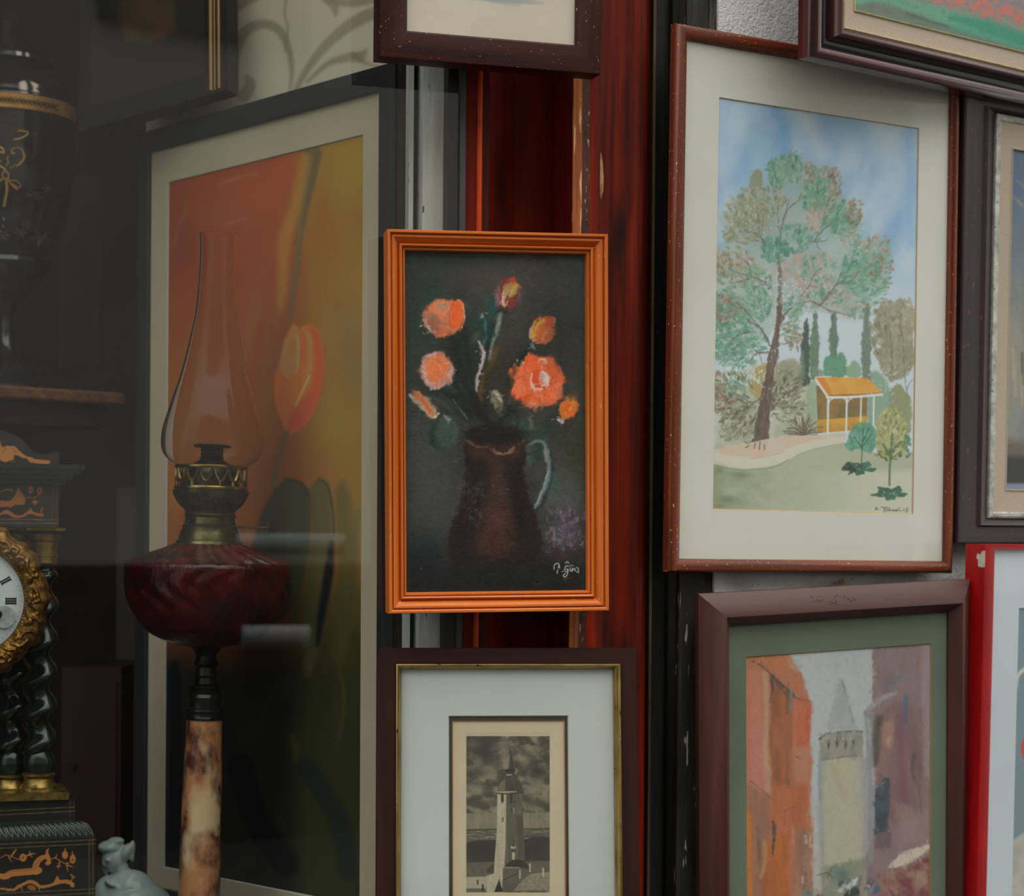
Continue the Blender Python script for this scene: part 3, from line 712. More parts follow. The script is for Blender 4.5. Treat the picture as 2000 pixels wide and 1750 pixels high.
# ================================================================ the pictures themselves
def paint_roses():
    c = Canvas(786, 482, 1152, 1164, (52, 52, 48), seed=3)
    X, Y = c.grid(); n1 = c.noise(60, 60, 1); n2 = c.noise(26, 34, 2); n3 = c.noise(5, 7, 3)
    c.tint((n1 - .35) * 2.2, (66, 64, 58), .8); c.tint((n2 - .45) * 2.5, (40, 46, 42), .6)
    for b in [(880, 530, 70, 40, (60, 57, 52), .8), (990, 545, 80, 60, (68, 66, 59), .8), (1085, 560, 60, 60, (62, 62, 54), .6), (1080, 650, 60, 80, (46, 45, 40), .8),
              (840, 560, 30, 40, (44, 46, 43), .7), (960, 690, 60, 60, (60, 56, 44), .6), (815, 690, 20, 70, (46, 58, 48), .8), (830, 880, 50, 70, (64, 66, 64), .9),
              (840, 980, 50, 90, (62, 64, 62), .9), (830, 1080, 60, 60, (36, 42, 44), .9), (1120, 900, 30, 60, (56, 52, 38), .8), (1100, 960, 40, 40, (76, 80, 78), .8),
              (1085, 920, 26, 60, (66, 68, 60), .7), (1110, 980, 60, 30, (80, 82, 82), .7), (1000, 830, 70, 30, (56, 60, 50), .8), (900, 690, 40, 60, (30, 36, 32), .9),
              (900, 740, 70, 70, (30, 34, 30), .8), (1000, 740, 30, 60, (40, 38, 30), .8), (935, 800, 70, 30, (36, 34, 34), .85), (1000, 1000, 30, 60, (50, 50, 42), .5)]: c.blob(*b)
    c.tint((Y - 1062) / 60.0 + (n1 - .5), (22, 24, 25), .92)
    for x, w, s in ((792, 16, 1), (1140, 14, 1)): c.stroke([(x, 490), (x, 1150)], w, (44, 62, 58), 14, .45)
    c.stroke([(800, 500), (900, 512), (960, 505)], 16, (40, 58, 54), 14, .6); c.stroke([(1090, 505), (1140, 515)], 14, (70, 82, 74), 12, .5)
    c.stroke([(1030, 507), (1062, 500), (1110, 498)], 1.6, (28, 30, 28), 2, .8)
    # halos and leaves
    c.blob(838, 590, 30, 36, (34, 62, 56), .8); c.blob(822, 640, 18, 30, (36, 58, 50), .7); c.blob(960, 600, 16, 30, (32, 72, 70), .8)
    c.poly([(918, 615), (935, 610), (948, 632), (950, 660), (938, 672), (922, 655), (914, 632)], (38, 56, 44), 5, .9, smooth=True)
    c.stroke([(938, 615), (946, 630), (949, 655), (944, 668)], 5, (58, 128, 136), 4, .75)
    c.stroke([(930, 655), (918, 675), (905, 690)], 12, (70, 84, 68), 8, .6)
    c.poly([(895, 665), (925, 670), (948, 690), (940, 760), (925, 800), (905, 770), (895, 720)], (38, 44, 40), 10, .8, smooth=True)
    c.poly([(950, 640), (962, 625), (970, 650), (958, 690), (948, 700)], (28, 46, 46), 5, .8, smooth=True)
    c.stroke([(978, 612), (972, 640), (962, 668), (956, 700)], [7, 9, 6, 4], (120, 134, 122), 5, .8); c.stroke([(980, 616), (974, 635)], 4, (160, 168, 158), 3, .7)
    c.stroke([(936, 668), (945, 690), (940, 715), (932, 738), (930, 768)], [3, 7, 6, 5, 2], (186, 170, 172), 2.5, .9, rough=1.2); c.stroke([(933, 742), (931, 772)], 3, (190, 180, 160), 2, .7)
    c.stroke([(970, 680), (960, 705), (948, 730), (940, 765), (938, 795)], [8, 12, 10, 10, 6], (98, 74, 38), 8, .8)
    c.stroke([(1035, 700), (1020, 740), (1005, 780)], 8, (84, 66, 40), 8, .55)
    # left peach rose
    c.ell(866, 620, 40, 36, (206, 118, 84), 0, 6, .96); c.poly([(826, 628), (834, 618), (842, 640), (880, 652), (872, 658), (846, 654), (832, 640)], (216, 102, 62), 4, .9, rough=2, smooth=True)
    c.poly([(880, 594), (891, 583), (902, 592), (906, 612), (898, 636), (882, 645), (876, 636), (880, 612)], (232, 96, 42), 2.5, .97, rough=1.2, smooth=True)
    c.stroke([(892, 585), (904, 596), (907, 620)], 3, (236, 176, 150), 2.5, .7)
    c.poly([(846, 590), (868, 588), (878, 600), (872, 620), (852, 622), (840, 606)], (226, 132, 96), 4, .8, rough=2, smooth=True)
    c.ell(862, 597, 10, 6, (160, 138, 108), .3, 5, .8); c.ell(846, 618, 7, 5, (150, 130, 106), 0, 5, .6); c.stroke([(880, 606), (868, 632), (884, 640)], 5, (196, 112, 84), 4, .6)
    c.stroke([(828, 624), (833, 636), (842, 646)], 3.4, (226, 204, 186), 2, .85, rough=1); c.stroke([(850, 653), (880, 655), (892, 646)], 4, (214, 132, 96), 4, .7)
    c.stroke([(838, 608), (842, 596), (852, 590)], 4, (228, 112, 66), 3, .7)
    # top bud
    c.ell(991, 573, 24, 33, (122, 46, 42), .12, 5, .97); c.ell(972, 574, 5, 22, (128, 118, 132), .1, 5, .7); c.ell(1014, 575, 5, 20, (112, 92, 96), .1, 6, .5)
    c.poly([(990, 545), (1004, 540), (1010, 550), (1012, 566), (1000, 556), (985, 556)], (206, 74, 40), 3, .95, smooth=True); c.poly([(984, 557), (1006, 552), (1011, 570), (1000, 580), (990, 575), (982, 590)], (186, 156, 92), 3, .9, rough=1.5, smooth=True)
    c.stroke([(1002, 560), (996, 578), (988, 594)], 3, (214, 182, 70), 2, .9); c.stroke([(1010, 556), (1006, 572), (998, 584)], 2, (224, 170, 60), 1.6, .9)
    c.stroke([(984, 580), (980, 592), (986, 598)], 3.5, (214, 200, 184), 2, .9); c.stroke([(992, 566), (986, 582), (984, 596)], 2.5, (216, 150, 120), 1.5, .9); c.stroke([(1000, 582), (996, 600)], 5, (150, 44, 44), 3, .9)
    c.stroke([(976, 562), (974, 582), (980, 600)], 3, (176, 90, 76), 2, .7); c.ell(982, 608, 10, 4, (20, 26, 22), 0, 3, .8)
    # right bud
    c.poly([(1032, 652), (1040, 630), (1056, 620), (1080, 619), (1084, 640), (1080, 660), (1066, 670), (1044, 668)], (206, 104, 56), 3, .97, rough=1.5, smooth=True)
    c.poly([(1054, 624), (1070, 617), (1082, 622), (1076, 636), (1060, 636)], (208, 82, 44), 3, .85, smooth=True); c.stroke([(1062, 626), (1048, 636), (1042, 655), (1040, 664)], 6, (202, 160, 58), 3, .9); c.stroke([(1083, 622), (1084, 634)], 2.5, (226, 196, 200), 2, .9)
    c.stroke([(1038, 640), (1034, 656), (1042, 668)], 4, (170, 160, 160), 3, .8, rough=1); c.stroke([(1072, 640), (1058, 664)], 3, (222, 140, 100), 2, .8); c.stroke([(1036, 672), (1028, 690), (1014, 712)], 8, (28, 36, 32), 5, .9); c.stroke([(1040, 672), (1032, 682)], 3, (190, 196, 186), 2, .9)
    # middle left rose
    c.ell(853, 723, 34, 36, (192, 128, 108), .2, 7, .95); c.ell(852, 718, 22, 26, (216, 116, 70), .4, 6, .95)
    for q in [(826, 700, 832, 745), (830, 742, 850, 758), (856, 758, 876, 752), (884, 720, 882, 745), (834, 695, 850, 690)]: c.stroke([(q[0], q[1]), ((q[0] + q[2]) / 2 - 2, (q[1] + q[3]) / 2), (q[2], q[3])], 6, (196, 160, 160), 4, .75, rough=2)
    for i in range(14): a = c.rng.rand() * 6.28; c.stroke([(853 + 20 * math.cos(a), 723 + 22 * math.sin(a)), (853 + 30 * math.cos(a + .2), 723 + 33 * math.sin(a + .2))], 1.6, (214, 170, 150), 1.5, .7)
    c.stroke([(845, 705), (858, 712), (866, 730)], 3, (232, 140, 90), 3, .7); c.poly([(858, 758), (880, 752), (890, 765), (875, 775)], (34, 62, 50), 4, .8)
    # low left bud
    c.poly([(801, 768), (814, 764), (832, 776), (848, 795), (854, 812), (844, 816), (824, 800), (806, 786)], (172, 152, 118), 3, .95, rough=1.5, smooth=True); c.stroke([(806, 766), (822, 778), (836, 796), (846, 812)], [5, 8, 7, 3], (206, 92, 46), 3, .95)
    c.stroke([(800, 768), (804, 778)], 3, (214, 200, 200), 2, .8); c.stroke([(846, 814), (856, 808)], 4, (214, 206, 190), 2, .9); c.stroke([(850, 775), (868, 790), (880, 800)], 10, (60, 84, 70), 8, .5)
    # big rose
    pts = []
    for i in range(48):
        a = 2 * math.pi * i / 48; r = 1 + .13 * math.cos(7 * a + .6) + .03 * math.sin(3 * a); pts.append((1047 + 51 * r * math.cos(a), 744 + 50 * r * math.sin(a)))
    c.poly(pts, (218, 98, 56), 4, .98, rough=2.5, ns=10)
    for (x, y, rx, ry, an, col) in [(1020, 720, 18, 14, .5, (226, 108, 62)), (1040, 706, 16, 12, 0, (228, 90, 46)), (1066, 710, 18, 13, .4, (222, 104, 60)), (1085, 730, 13, 18, 0, (218, 96, 54)), (1086, 760, 14, 18, 0, (226, 116, 74)), (1066, 782, 20, 12, 0, (224, 104, 60)), (1035, 784, 20, 11, .2, (224, 92, 46)), (1012, 760, 15, 17, 0, (230, 118, 78)), (1008, 738, 12, 14, 0, (228, 112, 70))]:
        c.ell(x, y, rx, ry, col, an, 4, .8); c.stroke([(x + rx * .8 * math.cos(t), y + ry * .9 * math.sin(t)) for t in np.linspace(an + 3.4, an + 5.4, 7)], 1.8, (196, 70, 38), 1.6, .55)
    c.ell(1056, 742, 21, 20, (214, 72, 38), 0, 4, .9); c.poly([(1058, 724), (1068, 728), (1072, 745), (1064, 756), (1054, 748), (1052, 732)], (206, 196, 188), 2.5, .92, rough=2, smooth=True)
    c.stroke([(1040, 728), (1036, 744), (1044, 758), (1058, 762)], [2, 4, 4, 2], (214, 190, 176), 1.6, .85); c.stroke([(1048, 728), (1058, 738), (1060, 750), (1048, 746)], 3, (226, 86, 40), 1.6, .9); c.stroke([(1062, 730), (1056, 742), (1066, 750)], 1.6, (120, 120, 110), 1.2, .8)
    c.stroke([(1052, 706), (1060, 702), (1068, 708)], 2.4, (226, 180, 176), 1.5, .8); c.stroke([(1014, 712), (1024, 707)], 2.4, (230, 196, 190), 1.5, .8); c.stroke([(1044, 770), (1056, 774), (1062, 768)], 2, (230, 150, 130), 1.5, .7); c.blob(1040, 790, 16, 8, (190, 170, 150), .5)
    # small right bud, white bud
    c.poly([(1092, 806), (1096, 786), (1112, 774), (1128, 782), (1126, 804), (1112, 818), (1098, 818)], (206, 112, 44), 3, .95, rough=1.5, smooth=True); c.stroke([(1122, 780), (1114, 796), (1106, 810)], 4, (228, 152, 52), 2, .9); c.stroke([(1104, 790), (1110, 806), (1120, 812)], 6, (228, 86, 38), 3, .9); c.ell(1096, 821, 7, 4, (188, 190, 178), .3, 3, .9)
    c.blob(1118, 775, 14, 8, (110, 80, 48), .6)
    c.poly([(960, 768), (972, 762), (980, 772), (984, 792), (978, 808), (966, 796), (958, 782)], (146, 136, 110), 4, .85, rough=2, smooth=True); c.stroke([(966, 764), (976, 778), (984, 800)], 3.5, (196, 184, 156), 2, .85); c.ell(992, 778, 7, 10, (80, 92, 82), 0, 5, .7)
    # lower leaves
    c.ell(866, 846, 24, 34, (30, 56, 46), .2, 8, .8); c.ell(874, 842, 22, 32, (60, 76, 62), .1, 8, .95); c.stroke([(846, 830), (843, 855), (850, 876)], 8, (24, 50, 42), 5, .85)
    c.stroke([(1070, 830), (1064, 850), (1052, 880), (1048, 895)], 16, (34, 56, 48), 7, .8); c.ell(1038, 845, 30, 14, (46, 62, 50), .2, 8, .8); c.ell(1010, 838, 22, 18, (54, 74, 64), 0, 8, .7); c.stroke([(1036, 814), (1038, 832)], 7, (100, 106, 92), 6, .7); c.stroke([(870, 812), (878, 820)], 2, (190, 196, 186), 1.5, .8)
    for i in range(60):
        x = 880 + c.rng.rand() * 140; y = 770 + c.rng.rand() * 60; a = c.rng.rand() * 3; c.stroke([(x, y), (x + 9 * math.cos(a), y + 9 * math.sin(a))], 4, [(24, 30, 26), (48, 58, 46), (40, 34, 34)][i % 3], 4, .5)
    # jug
    c.ell(966, 848, 62, 20, (26, 23, 24), 0, 8, .9); c.poly([(900, 862), (1032, 860), (1026, 890), (1022, 920), (1030, 960), (1048, 1010), (1060, 1050), (1058, 1085), (1042, 1106), (886, 1106), (874, 1080), (874, 1045), (888, 1005), (902, 960), (908, 920), (906, 885)], (35, 26, 23), 5, .97, rough=1.5)
    c.poly([(916, 868), (1010, 870), (1020, 885), (1010, 900), (985, 905), (992, 960), (1002, 1010), (1006, 1050), (990, 1084), (940, 1084), (930, 1050), (934, 1010), (950, 970), (958, 930), (950, 900), (920, 890)], (58, 40, 34), 12, .85, smooth=True)
    c.blob(972, 1015, 20, 28, (86, 50, 46), .75); c.blob(962, 1060, 40, 24, (66, 42, 32), .7); c.blob(1005, 1050, 18, 20, (54, 34, 24), .7); c.blob(966, 950, 14, 30, (66, 46, 38), .6); c.blob(1014, 975, 12, 70, (24, 20, 18), .8); c.blob(900, 1000, 12, 60, (22, 20, 20), .7)
    c.stroke([(902, 866), (912, 862), (930, 870), (950, 872)], [2, 5, 4, 2], (112, 80, 62), 3, .8); c.stroke([(958, 878), (980, 886), (1000, 880), (1006, 872)], [3, 7, 5, 2], (138, 104, 80), 3, .85, rough=1.5); c.stroke([(970, 876), (984, 884)], 2, (24, 20, 18), 1.5, .9); c.stroke([(1012, 868), (1024, 862)], 6, (92, 70, 54), 3, .7)
    c.stroke([(900, 945), (895, 975), (890, 1000)], 12, (92, 76, 80), 8, .45)
    for i in range(120):
        x, y, q = [(912, 960, 1), (930, 958, 1), (935, 985, .7), (985, 960, .8), (893, 990, .6), (925, 1005, .8), (962, 931, .4), (905, 950, .6)][c.rng.randint(8)]; x += c.rng.randn() * 8; y += c.rng.randn() * 9; a = c.rng.rand() * 3
        c.stroke([(x, y), (x + 3 * math.cos(a), y + 3 * math.sin(a))], 1.1, (150, 146, 136), 1.0, .55 * q)
    c.stroke([(1034, 868), (1050, 862), (1064, 868), (1072, 900), (1070, 935), (1058, 965), (1044, 992)], [3, 4, 5, 7, 7, 5, 3], (104, 124, 128), 4, .85); c.stroke([(1064, 875), (1068, 900)], 4, (160, 150, 146), 3, .7); c.stroke([(1071, 920), (1062, 950), (1048, 985)], 3, (150, 166, 168), 2, .7); c.stroke([(1077, 880), (1078, 930), (1066, 970), (1046, 1000)], 3, (20, 26, 28), 3, .7)
    c.stroke([(1084, 930), (1078, 965)], 14, (56, 88, 78), 10, .6); c.stroke([(1030, 870), (1034, 905)], 8, (66, 92, 88), 7, .6)
    # lilac posy
    c.blob(1106, 1030, 38, 42, (88, 76, 88), .85)
    for i in range(150):
        x = 1066 + c.rng.rand() * 78; y = 992 + c.rng.rand() * 84; a = -1.3 + c.rng.randn() * .4; c.stroke([(x, y), (x + 8 * math.cos(a), y + 8 * math.sin(a))], 2.4, [(124, 104, 124), (98, 86, 100), (50, 48, 54), (150, 120, 140)][c.rng.randint(4)], 2, .6)
    for i in range(26):
        x = 1062 + c.rng.rand() * 40; y = 1030 + c.rng.rand() * 50; c.ell(x, y, 2, 1.4, (150, 150, 140), c.rng.rand() * 3, 1.4, .5)
    c.stroke([(1090, 1066), (1110, 1068), (1130, 1066)], 2, (34, 30, 36), 2, .8); c.blob(1100, 1085, 34, 12, (78, 44, 48), .5)
    c.tint((n3 - .55) * 2, (20, 22, 22), .25)
    for (x, y, w2) in [(905, 836, 14), (935, 836, 16), (800, 837, 20), (952, 1121, 16), (1092, 1079, 12), (1040, 1140, 18), (1100, 1130, 20)]: c.stroke([(x, y), (x + w2, y + .4)], 1.0, (120, 118, 108), .8, .6)
    c.ell(823, 1110, 1.8, 1.4, (186, 184, 170), 0, 1, .9)
    for p, w2 in [([(880, 655), (895, 700), (915, 760), (930, 800)], [8, 14, 20, 26]), ([(905, 640), (915, 700), (925, 760)], 12), ([(870, 765), (890, 785), (915, 810)], 16), ([(958, 660), (950, 720), (944, 790)], 6), ([(1000, 800), (975, 825), (960, 840)], 14), ([(1020, 690), (1000, 740), (985, 800)], 8), ([(840, 760), (870, 775)], 10)]:
        c.stroke(p, w2, (25, 30, 27), 9, .62, rough=3)
    c.warp(3.4, 9); c.warp(1.6, 4)
    c.brushwork(4600, 9, 3.4, 6, None, .5)
    c.stroke([(1034, 868), (1050, 862), (1064, 868), (1072, 900), (1070, 935), (1058, 965), (1044, 992)], [3, 4, 5, 6, 6, 5, 3], (98, 116, 120), 4, .8); c.stroke([(1071, 920), (1062, 950), (1048, 985)], 3, (140, 156, 158), 2, .6)
    c.stroke([(936, 668), (945, 690), (940, 715), (932, 738), (930, 768)], [3, 6, 5, 4, 2], (176, 160, 162), 2.5, .7, rough=1.2); c.stroke([(978, 612), (972, 640), (962, 668), (956, 700)], [6, 8, 5, 4], (116, 130, 118), 5, .7)
    for p, w2, col in [([(886, 590), (878, 612), (880, 640)], 2.2, (178, 84, 54)), ([(846, 612), (858, 630), (878, 634)], 2, (176, 92, 66)), ([(832, 622), (836, 640), (848, 650)], 2.4, (228, 206, 190)), ([(904, 596), (908, 618), (902, 640)], 2, (232, 190, 168)), ([(1020, 735), (1008, 742), (1002, 756)], 2, (186, 70, 38)), ([(1030, 705), (1024, 720), (1032, 730)], 2, (190, 72, 40)), ([(1072, 704), (1070, 718), (1078, 728)], 2, (186, 72, 40)), ([(1092, 744), (1080, 752), (1076, 766)], 2, (186, 76, 44)), ([(1030, 772), (1026, 784), (1034, 792)], 2, (190, 76, 44)), ([(1062, 770), (1066, 784), (1060, 794)], 2, (190, 80, 48)),
                       ([(1040, 730), (1037, 745), (1046, 758), (1060, 760)], 3, (218, 198, 182)), ([(1060, 726), (1070, 738), (1070, 752)], 5, (206, 198, 190)), ([(1048, 738), (1056, 748)], 3, (226, 84, 38)), ([(985, 566), (981, 584), (986, 598)], 2.2, (218, 206, 190)), ([(1004, 558), (996, 580)], 2, (214, 184, 84)), ([(1054, 704), (1064, 702), (1070, 708)], 2, (230, 186, 178)), ([(1044, 626), (1040, 644), (1040, 660)], 2.4, (206, 168, 66)),
                       ([(900, 655), (905, 690), (915, 730), (925, 770)], 9, (30, 42, 36)), ([(860, 770), (885, 790), (905, 808)], 7, (44, 60, 50)), ([(885, 780), (900, 800), (912, 818)], 1.6, (120, 124, 112)), ([(1036, 678), (1024, 690), (1014, 712)], 9, (22, 34, 30)), ([(948, 655), (958, 640), (966, 655)], 5, (24, 52, 50)), ([(1000, 745), (990, 775), (985, 800)], 10, (52, 50, 36)), ([(925, 770), (940, 810), (960, 830)], 16, (30, 26, 28))]:
        c.stroke(p, w2, col, 2.2, .7, rough=1.0, ns=4)
    for q_ in [(850, 520, 40, 24, (44, 58, 54), .5), (1128, 540, 14, 60, (44, 62, 58), .5), (800, 700, 16, 70, (42, 60, 52), .55), (840, 640, 26, 30, (30, 50, 44), .35), (1010, 610, 26, 40, (70, 66, 56), .4), (840, 950, 60, 90, (66, 68, 65), .5), (950, 530, 90, 40, (70, 67, 58), .5), (1115, 950, 30, 50, (72, 74, 68), .5), (1095, 640, 40, 80, (40, 40, 35), .5), (830, 1100, 60, 50, (28, 32, 34), .5)]: c.blob(*q_)
    for x, y in [(828, 636), (834, 645), (1012, 710), (1058, 704), (984, 590), (944, 690), (968, 770), (1040, 672), (850, 758), (1056, 748), (1046, 758), (938, 612), (1096, 818)]:
        for k in range(5): a_ = c.rng.rand() * 3; x_ = x + c.rng.randn() * 5; y_ = y + c.rng.randn() * 5; c.stroke([(x_, y_), (x_ + 5 * math.cos(a_), y_ + 5 * math.sin(a_))], 1.5, (196, 190, 180), 1, .6)
    # signature
    S = (206, 200, 186)
    for p in [[(1082, 1112), (1083, 1104), (1088, 1100), (1092, 1103), (1090, 1109)], [(1089, 1113), (1088, 1120)], [(1092, 1104), (1093, 1110)], [(1098, 1116), (1100, 1116)], [(1104, 1100), (1108, 1097), (1111, 1100)],
              [(1111, 1106), (1105, 1106), (1103, 1114), (1108, 1117), (1110, 1112), (1106, 1112)], [(1109, 1114), (1108, 1122), (1103, 1127), (1100, 1124), (1104, 1120)], [(1114, 1109), (1114, 1115), (1117, 1115), (1118, 1109)], [(1118, 1115), (1122, 1110), (1124, 1115)], [(1126, 1108), (1129, 1110), (1130, 1118), (1126, 1116)], [(1114, 1104), (1115, 1105)], [(1118, 1104), (1119, 1105)]]:
        c.stroke(p, 1.7, S, 1.0, .9)
    return c

def paint_park():
    c = Canvas(1386, 178, 1802, 1012, (152, 172, 192), seed=5); R = c.rng
    X, Y = c.grid()
    A = lambda x, y: (1370 + x * .2571, 170 + y * .2571); B = lambda x, y: (1370 + x * .2571, 580 + y * .2571)
    n = c.noise(46, 90, 1, 3, .35); n2 = c.noise(16, 44, 2, 3, .3)
    c.tint((n - .42) * 3, (120, 152, 182), .85); c.tint((.46 - n) * 3.2, (172, 182, 196), .8); c.tint((n2 - .5) * 2.4, (134, 164, 190), .4)
    c.tint((1440 - X) / 80., (132, 160, 182), .6)
    c.stroke([A(560, 150), A(620, 300), A(640, 500)], 20, (96, 140, 184), 16, .55); c.stroke([A(1560, 300), A(1590, 700), A(1600, 1200)], 22, (112, 148, 188), 18, .45); c.stroke([A(760, 200), A(860, 380), A(930, 520)], 34, (178, 188, 200), 26, .5); c.stroke([A(1480, 300), A(1380, 520)], 36, (168, 182, 200), 30, .35)
    c.tint((Y - 470) / 130., (180, 188, 196), .85)
    GR = [(104, 142, 124), (120, 150, 134), (88, 130, 112), (136, 152, 142)]; OL = [(126, 130, 110), (140, 140, 120), (112, 118, 98), (150, 148, 132)]; PK = [(160, 140, 134), (152, 146, 140), (170, 150, 140)]; BR = [(134, 112, 98), (148, 126, 108), (120, 102, 90)]; TE = [(78, 122, 104), (96, 138, 120)]
    # soft washes of the crown
    c.poly([A(130, 1010), A(200, 900), A(320, 840), (A(380, 640)), A(440, 640), A(500, 740), A(530, 600), A(620, 510), A(720, 520), A(800, 590), A(900, 640), A(1010, 620), A(1050, 800), A(1130, 880), A(1230, 960), A(1190, 1100), A(1270, 1180), A(1350, 1120), A(1440, 1260), A(1450, 1400), A(1390, 1540), A(1250, 1640), A(1150, 1740), A(900, 1700), A(640, 1750), A(480, 1900), A(110, 2080), A(110, 1200), A(200, 1180)], (146, 160, 148), 3, .48, rough=6, ns=12, col2=(136, 150, 128), tsx=22, tsy=22)
    for (x, y, rx, ry, col, a) in [(430, 1000, 230, 200, (128, 130, 110), .85), (640, 900, 170, 150, (140, 150, 144), .7), (640, 640, 120, 110, (104, 138, 120), .7), (860, 800, 140, 170, (112, 146, 126), .75), (960, 950, 190, 180, (128, 148, 130), .7), (1110, 1050, 130, 130, (110, 146, 124), .75), (700, 1150, 200, 120, (130, 150, 138), .7),
                                   (330, 1380, 240, 130, (144, 146, 128), .7), (770, 1400, 200, 170, (146, 142, 138), .8), (950, 1560, 220, 130, (150, 142, 138), .75), (1220, 1400, 180, 190, (104, 140, 122), .8), (1320, 1260, 110, 120, (140, 148, 132), .6), (250, 1650, 220, 130, (120, 146, 126), .7), (540, 1500, 140, 200, (152, 162, 152), .6), (1160, 1680, 160, 100, (136, 148, 134), .6)]:
        p = A(x, y); c.blob(p[0], p[1], rx * .2571 * .9, ry * .2571 * .9, col, a)
    c.poly([A(370, 780), A(375, 680), A(425, 620), A(460, 660), A(462, 760), A(430, 810)], (126, 130, 112), 1.5, .95, rough=1.5, smooth=True)
    def cl(f, x, y, rx, ry, k, cols, s=(1.6, 3.6), asp=1.7, ang=None, cen=None, jit=.7, a=.85, soft=1.0):
        p = f(x, y); q = f(*cen) if cen else (p[0], p[1] + ry * .2571); c.daubs(p[0], p[1], rx * .2571, ry * .2571, k, cols, s, asp, ang, jit, a, soft, q)
    cl(A, 300, 950, 130, 130, 90, OL, (2, 4.6), 1.5, cen=(480, 1200)); cl(A, 380, 900, 110, 140, 60, OL, (2, 4.5), 1.8, cen=(460, 1150)); cl(A, 290, 1110, 130, 90, 60, OL, (2, 4.5), 1.5, cen=(480, 1150)); cl(A, 540, 850, 100, 120, 40, OL, (2, 5), 1.5)
    cl(A, 560, 650, 60, 110, 60, TE + GR, (1.8, 3.6), 2.2, cen=(600, 900)); cl(A, 700, 610, 70, 110, 70, TE + GR, (1.8, 3.6), 2.4, cen=(640, 950)); cl(A, 630, 620, 60, 100, 40, GR, (1.6, 3), 2.4, cen=(630, 900))
    cl(A, 830, 680, 60, 110, 60, PK + GR + BR, (1.6, 3.4), 2, cen=(760, 950)); cl(A, 940, 720, 70, 110, 70, PK + GR, (1.6, 3.2), 2.4, cen=(860, 1050)); cl(A, 1010, 730, 50, 120, 50, BR + PK + GR, (1.6, 3.2), 2, cen=(900, 1050)); cl(A, 850, 830, 100, 130, 80, TE + GR, (2, 4), 1.7)
    cl(A, 950, 950, 130, 110, 80, GR + OL, (1.8, 3.8), 1.9, cen=(820, 1180)); cl(A, 1080, 1000, 110, 130, 90, TE + GR, (1.8, 3.8), 1.9, cen=(880, 1180)); cl(A, 1170, 960, 70, 110, 36, BR, (2, 4), 1.2, cen=(900, 1100)); cl(A, 1130, 1160, 80, 70, 50, GR + PK, (1.4, 2.8), 2, cen=(900, 1150))
    cl(A, 720, 1150, 170, 110, 80, TE + GR, (2, 4), 1.7, cen=(620, 1400)); cl(A, 560, 1240, 110, 110, 60, TE, (2.4, 4.6), 1.4); cl(A, 860, 1010, 60, 90, 30, PK, (2, 4), 1.8)
    cl(A, 250, 1320, 150, 110, 80, OL + PK, (1.8, 3.8), 1.8, cen=(520, 1550)); cl(A, 180, 1380, 70, 130, 26, BR, (2, 4), 1.2); cl(A, 300, 1440, 190, 100, 70, OL + GR, (1.8, 3.6), 1.8, cen=(540, 1600)); cl(A, 420, 1480, 120, 110, 50, GR, (1.8, 3.8), 1.7)
    cl(A, 760, 1420, 170, 150, 60, PK + [(156, 140, 140)], (3, 6), 1.3, soft=3, a=.6); cl(A, 880, 1370, 150, 110, 70, GR + PK, (1.8, 3.8), 1.9, cen=(750, 1550)); cl(A, 1000, 1560, 150, 110, 60, PK + GR, (2, 4), 1.6, cen=(900, 1650)); cl(A, 820, 1600, 150, 80, 50, PK + GR, (1.8, 3.6), 1.8)
    cl(A, 1200, 1400, 150, 160, 130, TE + GR, (2, 4), 1.8, cen=(950, 1600)); cl(A, 1330, 1230, 110, 120, 60, BR + PK + GR, (1.8, 3.8), 1.4, cen=(1150, 1500)); cl(A, 1370, 1400, 90, 150, 60, BR + GR, (1.6, 3.4), 1.4, cen=(1100, 1550)); cl(A, 1280, 1560, 120, 100, 60, GR + [(150, 170, 160)], (1.4, 2.8), 2.6, cen=(1050, 1550)); cl(A, 1180, 1700, 130, 70, 50, GR + PK, (1.4, 2.8), 2)
    cl(A, 180, 1650, 120, 110, 90, TE + GR + BR, (1.8, 3.6), 1.6, cen=(400, 1800)); cl(A, 420, 1640, 130, 110, 80, GR, (1.4, 3), 2.6, cen=(520, 1900))
    cl(B, 180, 80, 110, 100, 90, TE + GR + BR, (1.8, 3.8), 1.6, cen=(450, 150)); cl(B, 220, 220, 150, 110, 120, TE + GR, (2, 4), 1.6, cen=(500, 260)); cl(B, 200, 380, 150, 110, 130, TE + GR, (2, 4.2), 1.5, cen=(500, 400)); cl(B, 380, 330, 130, 110, 70, GR, (1.8, 3.6), 1.8, cen=(530, 400)); cl(B, 380, 120, 120, 100, 70, GR, (1.4, 3), 2.4, cen=(550, 300)); cl(B, 280, 490, 150, 50, 50, GR, (1.4, 3), 2.2, cen=(500, 380)); cl(B, 170, 120, 90, 130, 20, BR, (2, 4), 1.3)
    cl(B, 680, 190, 70, 150, 50, GR + OL, (1.8, 3.6), 1.6, cen=(590, 260)); cl(B, 700, 320, 60, 90, 30, BR + OL, (1.4, 3), 2, cen=(590, 300)); cl(B, 700, 80, 70, 90, 30, GR, (2, 4), 1.6)
    # ground washes and bushes
    c.poly([B(95, 1170), B(95, 560), B(250, 560), B(420, 530), B(500, 510), B(700, 470), B(830, 600), B(860, 700), B(880, 900), B(880, 1040), B(530, 1070)], (146, 148, 122), 6, .8, rough=5, ns=14, col2=(168, 166, 146))
    c.poly([B(400, 560), B(440, 520), B(510, 520), B(480, 740), B(420, 770), B(360, 690)], (150, 132, 84), 6, .8, smooth=True); c.poly([B(560, 520), B(700, 470), B(770, 560), B(760, 700), B(560, 780)], (130, 126, 104), 7, .7, smooth=True)
